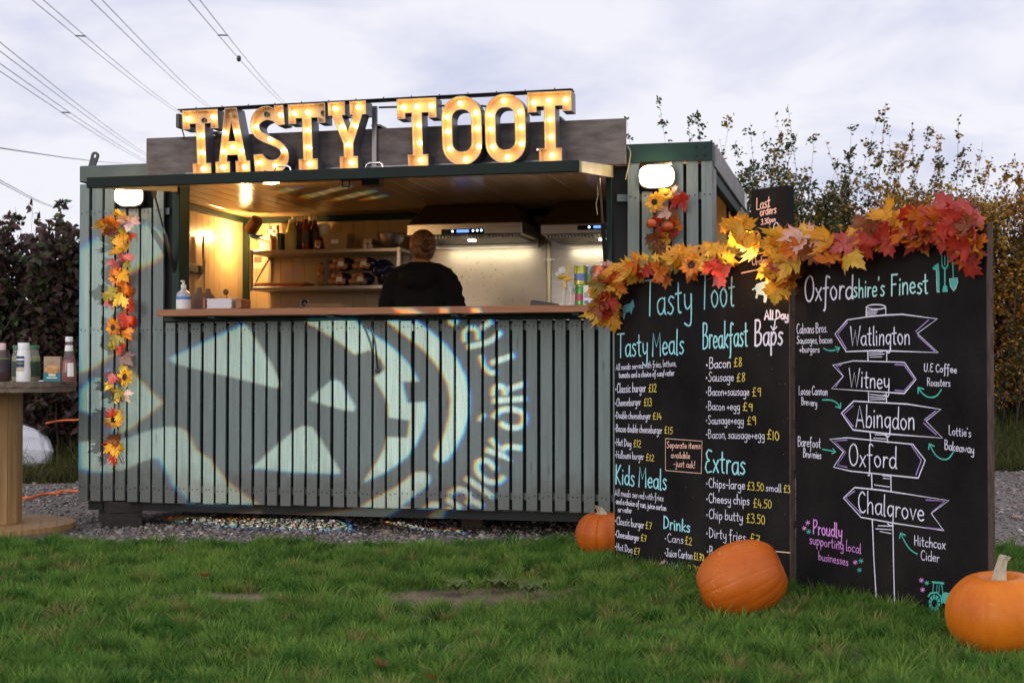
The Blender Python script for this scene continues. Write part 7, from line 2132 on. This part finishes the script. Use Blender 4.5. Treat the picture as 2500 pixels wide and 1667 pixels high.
# ================================================================== THE HALLOWEEN PROJECTOR (stands right of the camera)
LP_ = Vector((1.62, 3.55, .74))
aim = KW(1.55, -.022, .75)
ax = (aim - LP_).normalized()
xr = ax.cross(Vector((0, 0, 1))).normalized(); yu = xr.cross(ax)
GD = .16
def gob(P):
    d = P - LP_; k = GD / d.dot(ax)
    return (xr.dot(d) * k, yu.dot(d) * k)
def W6(*p): return kpw(*C6(*p), -.024)
def C7w(x, y): return (750 + .3827 * x, 720 + .3827 * y)
def W7(*p): return kpw(*C7w(*p), -.024)
shapes = []
def poly(f, pts, smooth=True):
    q2 = [gob(f(*p)) for p in pts]
    shapes.append(catmull(q2, 3, True) if smooth else q2)
def stroke7(pts, w=36):
    P = [Vector(p) for p in (catmull(pts, 4) if len(pts) > 2 else pts)]
    L, Rr = [], []
    for i, p in enumerate(P):
        t = (P[min(i + 1, len(P) - 1)] - P[max(i - 1, 0)]).normalized(); m = Vector((-t.y, t.x)) * w / 2
        L.append(p + m); Rr.append(p - m)
    shapes.append([gob(W7(*p)) for p in L + Rr[::-1]])
poly(W6, [(720, 342), (980, 225), (1225, 112), (1262, 140), (1335, 260), (1400, 360), (1478, 515), (1462, 543), (1420, 538), (1200, 482), (970, 430), (760, 378)], False)
poly(W6, [(120, 560), (180, 505), (360, 395), (470, 420), (500, 455), (600, 560), (680, 640), (600, 712), (540, 756), (440, 826), (370, 850), (300, 790), (215, 720), (120, 690)], False)
poly(W6, [(118, -380), (200, -440), (332, -530), (480, -560), (600, -555), (671, -500), (683, -350), (600, -290), (474, -240), (400, -190), (440, 0), (430, 250), (330, 330), (200, 420), (118, 440)], False)
poly(W6, [(118, 905), (250, 895), (430, 880), (600, 825), (700, 802), (790, 805), (850, 840), (880, 900), (905, 960), (950, 985), (1000, 1020), (1060, 1100), (1130, 1180), (1230, 1260), (1345, 1335), (890, 1325), (790, 1240), (740, 1180), (700, 1100), (660, 1030), (620, 1010), (520, 1045), (440, 1085), (330, 1110), (200, 1105), (118, 1080)], False)
poly(W6, [(1275, 1080), (1420, 950), (1580, 815), (1625, 795), (1682, 802), (1720, 850), (1800, 980), (1882, 1112), (1850, 1120), (1500, 1104)], False)
poly(W7, [(10, 668), (60, 622), (150, 547), (190, 540), (222, 560), (262, 630), (310, 712), (300, 742), (240, 735), (100, 697)], False)
poly(W7, [(-5, 150), (300, 150), (330, 180), (420, 250), (500, 300), (580, 365), (640, 430), (690, 500), (716, 552), (610, 552), (615, 590), (640, 688), (757, 680), (766, 740), (746, 850), (700, 950), (640, 1030), (580, 1080), (500, 1135), (358, 1197), (400, 1130), (450, 1060), (490, 980), (510, 905), (640, 910), (655, 800), (520, 780), (515, 700), (490, 640), (460, 585), (425, 530), (500, 470), (470, 410), (405, 350), (305, 380), (230, 320), (150, 265), (50, 205), (-5, 180)], False)
poly(W7, [(500, 163), (700, 163), (790, 230), (880, 310), (960, 410), (1015, 520), (1040, 640), (1035, 760), (1000, 880), (950, 980), (900, 1050), (860, 1070), (820, 1050), (808, 1020), (850, 940), (880, 870), (905, 770), (915, 670), (895, 570), (850, 480), (790, 400), (720, 330), (610, 250)], False)
poly(W7, [(330, 1358), (420, 1300), (560, 1230), (690, 1130), (750, 1125), (785, 1150), (790, 1190), (760, 1225), (680, 1290), (590, 1358)], False)
poly(W7, [(730, 1362), (800, 1318), (850, 1322), (855, 1364)], False)
stroke7([(890, 1300), (985, 1362)]); stroke7([(905, 1275), (960, 1240), (1018, 1252), (1042, 1300), (1020, 1335)]); stroke7([(1060, 1312), (1125, 1350)])
stroke7([(1010, 1165), (1190, 1290)]); stroke7([(1208, 1115), (1150, 1058), (1092, 1068), (1088, 1125), (1150, 1186), (1225, 1190), (1262, 1155)])
stroke7([(1140, 985), (1325, 1050)]); stroke7([(1172, 915), (1225, 980)]); stroke7([(1245, 1000), (1275, 968), (1375, 976)]); stroke7([(1102, 805), (1112, 780), (1140, 762)], 26)
stroke7([(1185, 785), (1230, 740), (1300, 728), (1372, 748), (1388, 790), (1365, 838), (1290, 845), (1232, 815)])
stroke7([(1182, 676), (1400, 660)]); stroke7([(1192, 645), (1196, 600), (1225, 580), (1262, 598), (1268, 640)]); stroke7([(1290, 600), (1392, 566)])
stroke7([(1172, 435), (1322, 384)]); stroke7([(1108, 382), (1132, 455), (1172, 495), (1212, 492)], 32)
stroke7([(1020, 332), (1160, 298), (1240, 235)]); stroke7([(1008, 300), (1005, 240), (1040, 210), (1085, 225), (1092, 285)], 30); stroke7([(1110, 215), (1180, 168)]); stroke7([(905, 160), (935, 188), (958, 160)], 26)
# upper part of the ring falling on the counter edge
def WC(px_, py_): return kpw(px_, py_, -.266)
for p in ([(955, 751), (1005, 751), (1060, 778), (1000, 776)], [(1072, 751), (1096, 751), (1098, 770), (1080, 778)], [(1150, 751), (1172, 751), (1182, 776), (1160, 778)]):
    shapes.append([gob(WC(*a)) for a in p])
# streaks reaching the ceiling, and light on the gravel below the slats
def zc_pt(px_, py_):
    d = ray(px_, py_); t = (2.171 - CAM_H) / d.z; return Vector((0, 0, CAM_H)) + d * t
for p in ([(1120, 245), (1180, 228), (1370, 222), (1200, 275), (1080, 280)], [(1330, 300), (1560, 250), (1740, 205), (1830, 215), (1600, 275), (1420, 330)], [(1600, 338), (1800, 280), (1990, 245), (2060, 262), (1820, 320), (1700, 342)], [(1900, 330), (2020, 300), (2130, 285), (2150, 305), (2000, 332)]):
    shapes.append([gob(zc_pt(*d_(*a))) for a in p])
for p in ([(620, 1345), (900, 1385), (1080, 1425), (1300, 1415), (1480, 1385), (1800, 1372), (1900, 1450), (1925, 1495), (1700, 1500), (1400, 1488), (1000, 1468), (700, 1432)],):
    shapes.append([gob(gp(*C6(*a))) for a in p])
shapes.append([gob(gp(*C7w(*a))) for a in [(400, 1385), (440, 1390), (600, 1450), (800, 1490), (1000, 1505), (990, 1515), (780, 1505), (560, 1470), (420, 1415)]])
proj = thing('stage_projector', 'black outdoor pattern projector on a spike stand right of the camera', 'projector', LP_)
EXT = .078
cu = bpy.data.curves.new('slide', 'CURVE'); cu.dimensions = '2D'; cu.fill_mode = 'BOTH'
for L in [[(-EXT, -EXT), (EXT, -EXT), (EXT, EXT), (-EXT, EXT)]] + shapes:
    sp_ = cu.splines.new('POLY'); sp_.points.add(len(L) - 1); sp_.use_cyclic_u = True
    for i, (x, y) in enumerate(L): sp_.points[i].co = (x, y, 0, 1)
tmp = bpy.data.objects.new('tmp', cu); COL.objects.link(tmp)
dg = bpy.context.evaluated_depsgraph_get()
me = bpy.data.meshes.new_from_object(tmp.evaluated_get(dg))
bpy.data.objects.remove(tmp)
me.name = 'slide'
me.materials.clear(); me.materials.append(m_back)
Mg = Matrix((xr, yu, -ax)).transposed()
sl_ = bpy.data.objects.new('slide', me); COL.objects.link(sl_); sl_.parent = proj
M4 = Mg.to_4x4(); M4.translation = ax * GD; sl_.matrix_basis = M4
mb = MB()

E2 = EXT + .004
for (x0, x1, y0, y1, z0, z1) in ((-E2, -EXT, -E2, E2, -GD - .01, .10), (EXT, E2, -E2, E2, -GD - .01, .10), (-EXT, EXT, -E2, -EXT, -GD - .01, .10), (-EXT, EXT, EXT, E2, -GD - .01, .10), (-EXT, EXT, -EXT, EXT, .096, .10)):
    mb.box(x0, x1, y0, y1, z0, z1)
hs = mb.build('housing', m_black, proj, bevel=.004); hs.matrix_basis = Mg.to_4x4()
mb = MB()
for x in [-.07 + .02 * k for k in range(8)]: mb.box(x, x + .006, -E2 + .01, E2 - .01, .101, .125)
fn_ = mb.build('cooling_fins', m_dgrey, proj); fn_.matrix_basis = Mg.to_4x4()
mb = MB(); mb.tube([(-E2 - .012, 0, -.05), (-E2 - .012, -.13, -.05), (E2 + .012, -.13, -.05), (E2 + .012, 0, -.05)], .008, 6)
for sx in (-1, 1): mb.lathe([(.022, -.008), (.022, .008)], 12, (sx * (E2 + .012), 0, -.05), Matrix.Rotation(PI / 2, 3, 'Y'))
yk = mb.build('yoke', m_dgrey, proj); yk.matrix_basis = Mg.to_4x4()
mb = MB(); mb.tube([(0, 0, -.082), (0, 0, -.75)], .015, 8); mb.build('stand', m_black, proj)
for nm, dd, colr, e in (('red', -.0020, (1, 0, 0), 1.0), ('green', 0, (0, 1, 0), 1.04), ('blue', .0020, (0, 0, 1), .90)):
    ld = bpy.data.lights.new('projector_' + nm, 'SPOT'); ld.color = colr; ld.energy = 3100 * e
    ld.spot_size = R(50); ld.spot_blend = 0.02; ld.shadow_soft_size = .00032
    lo = bpy.data.objects.new('projector_' + nm, ld); COL.objects.link(lo); lo.parent = proj
    lo.location = ax * dd; lo.rotation_euler = (-ax).to_track_quat('Z', 'Y').to_euler()
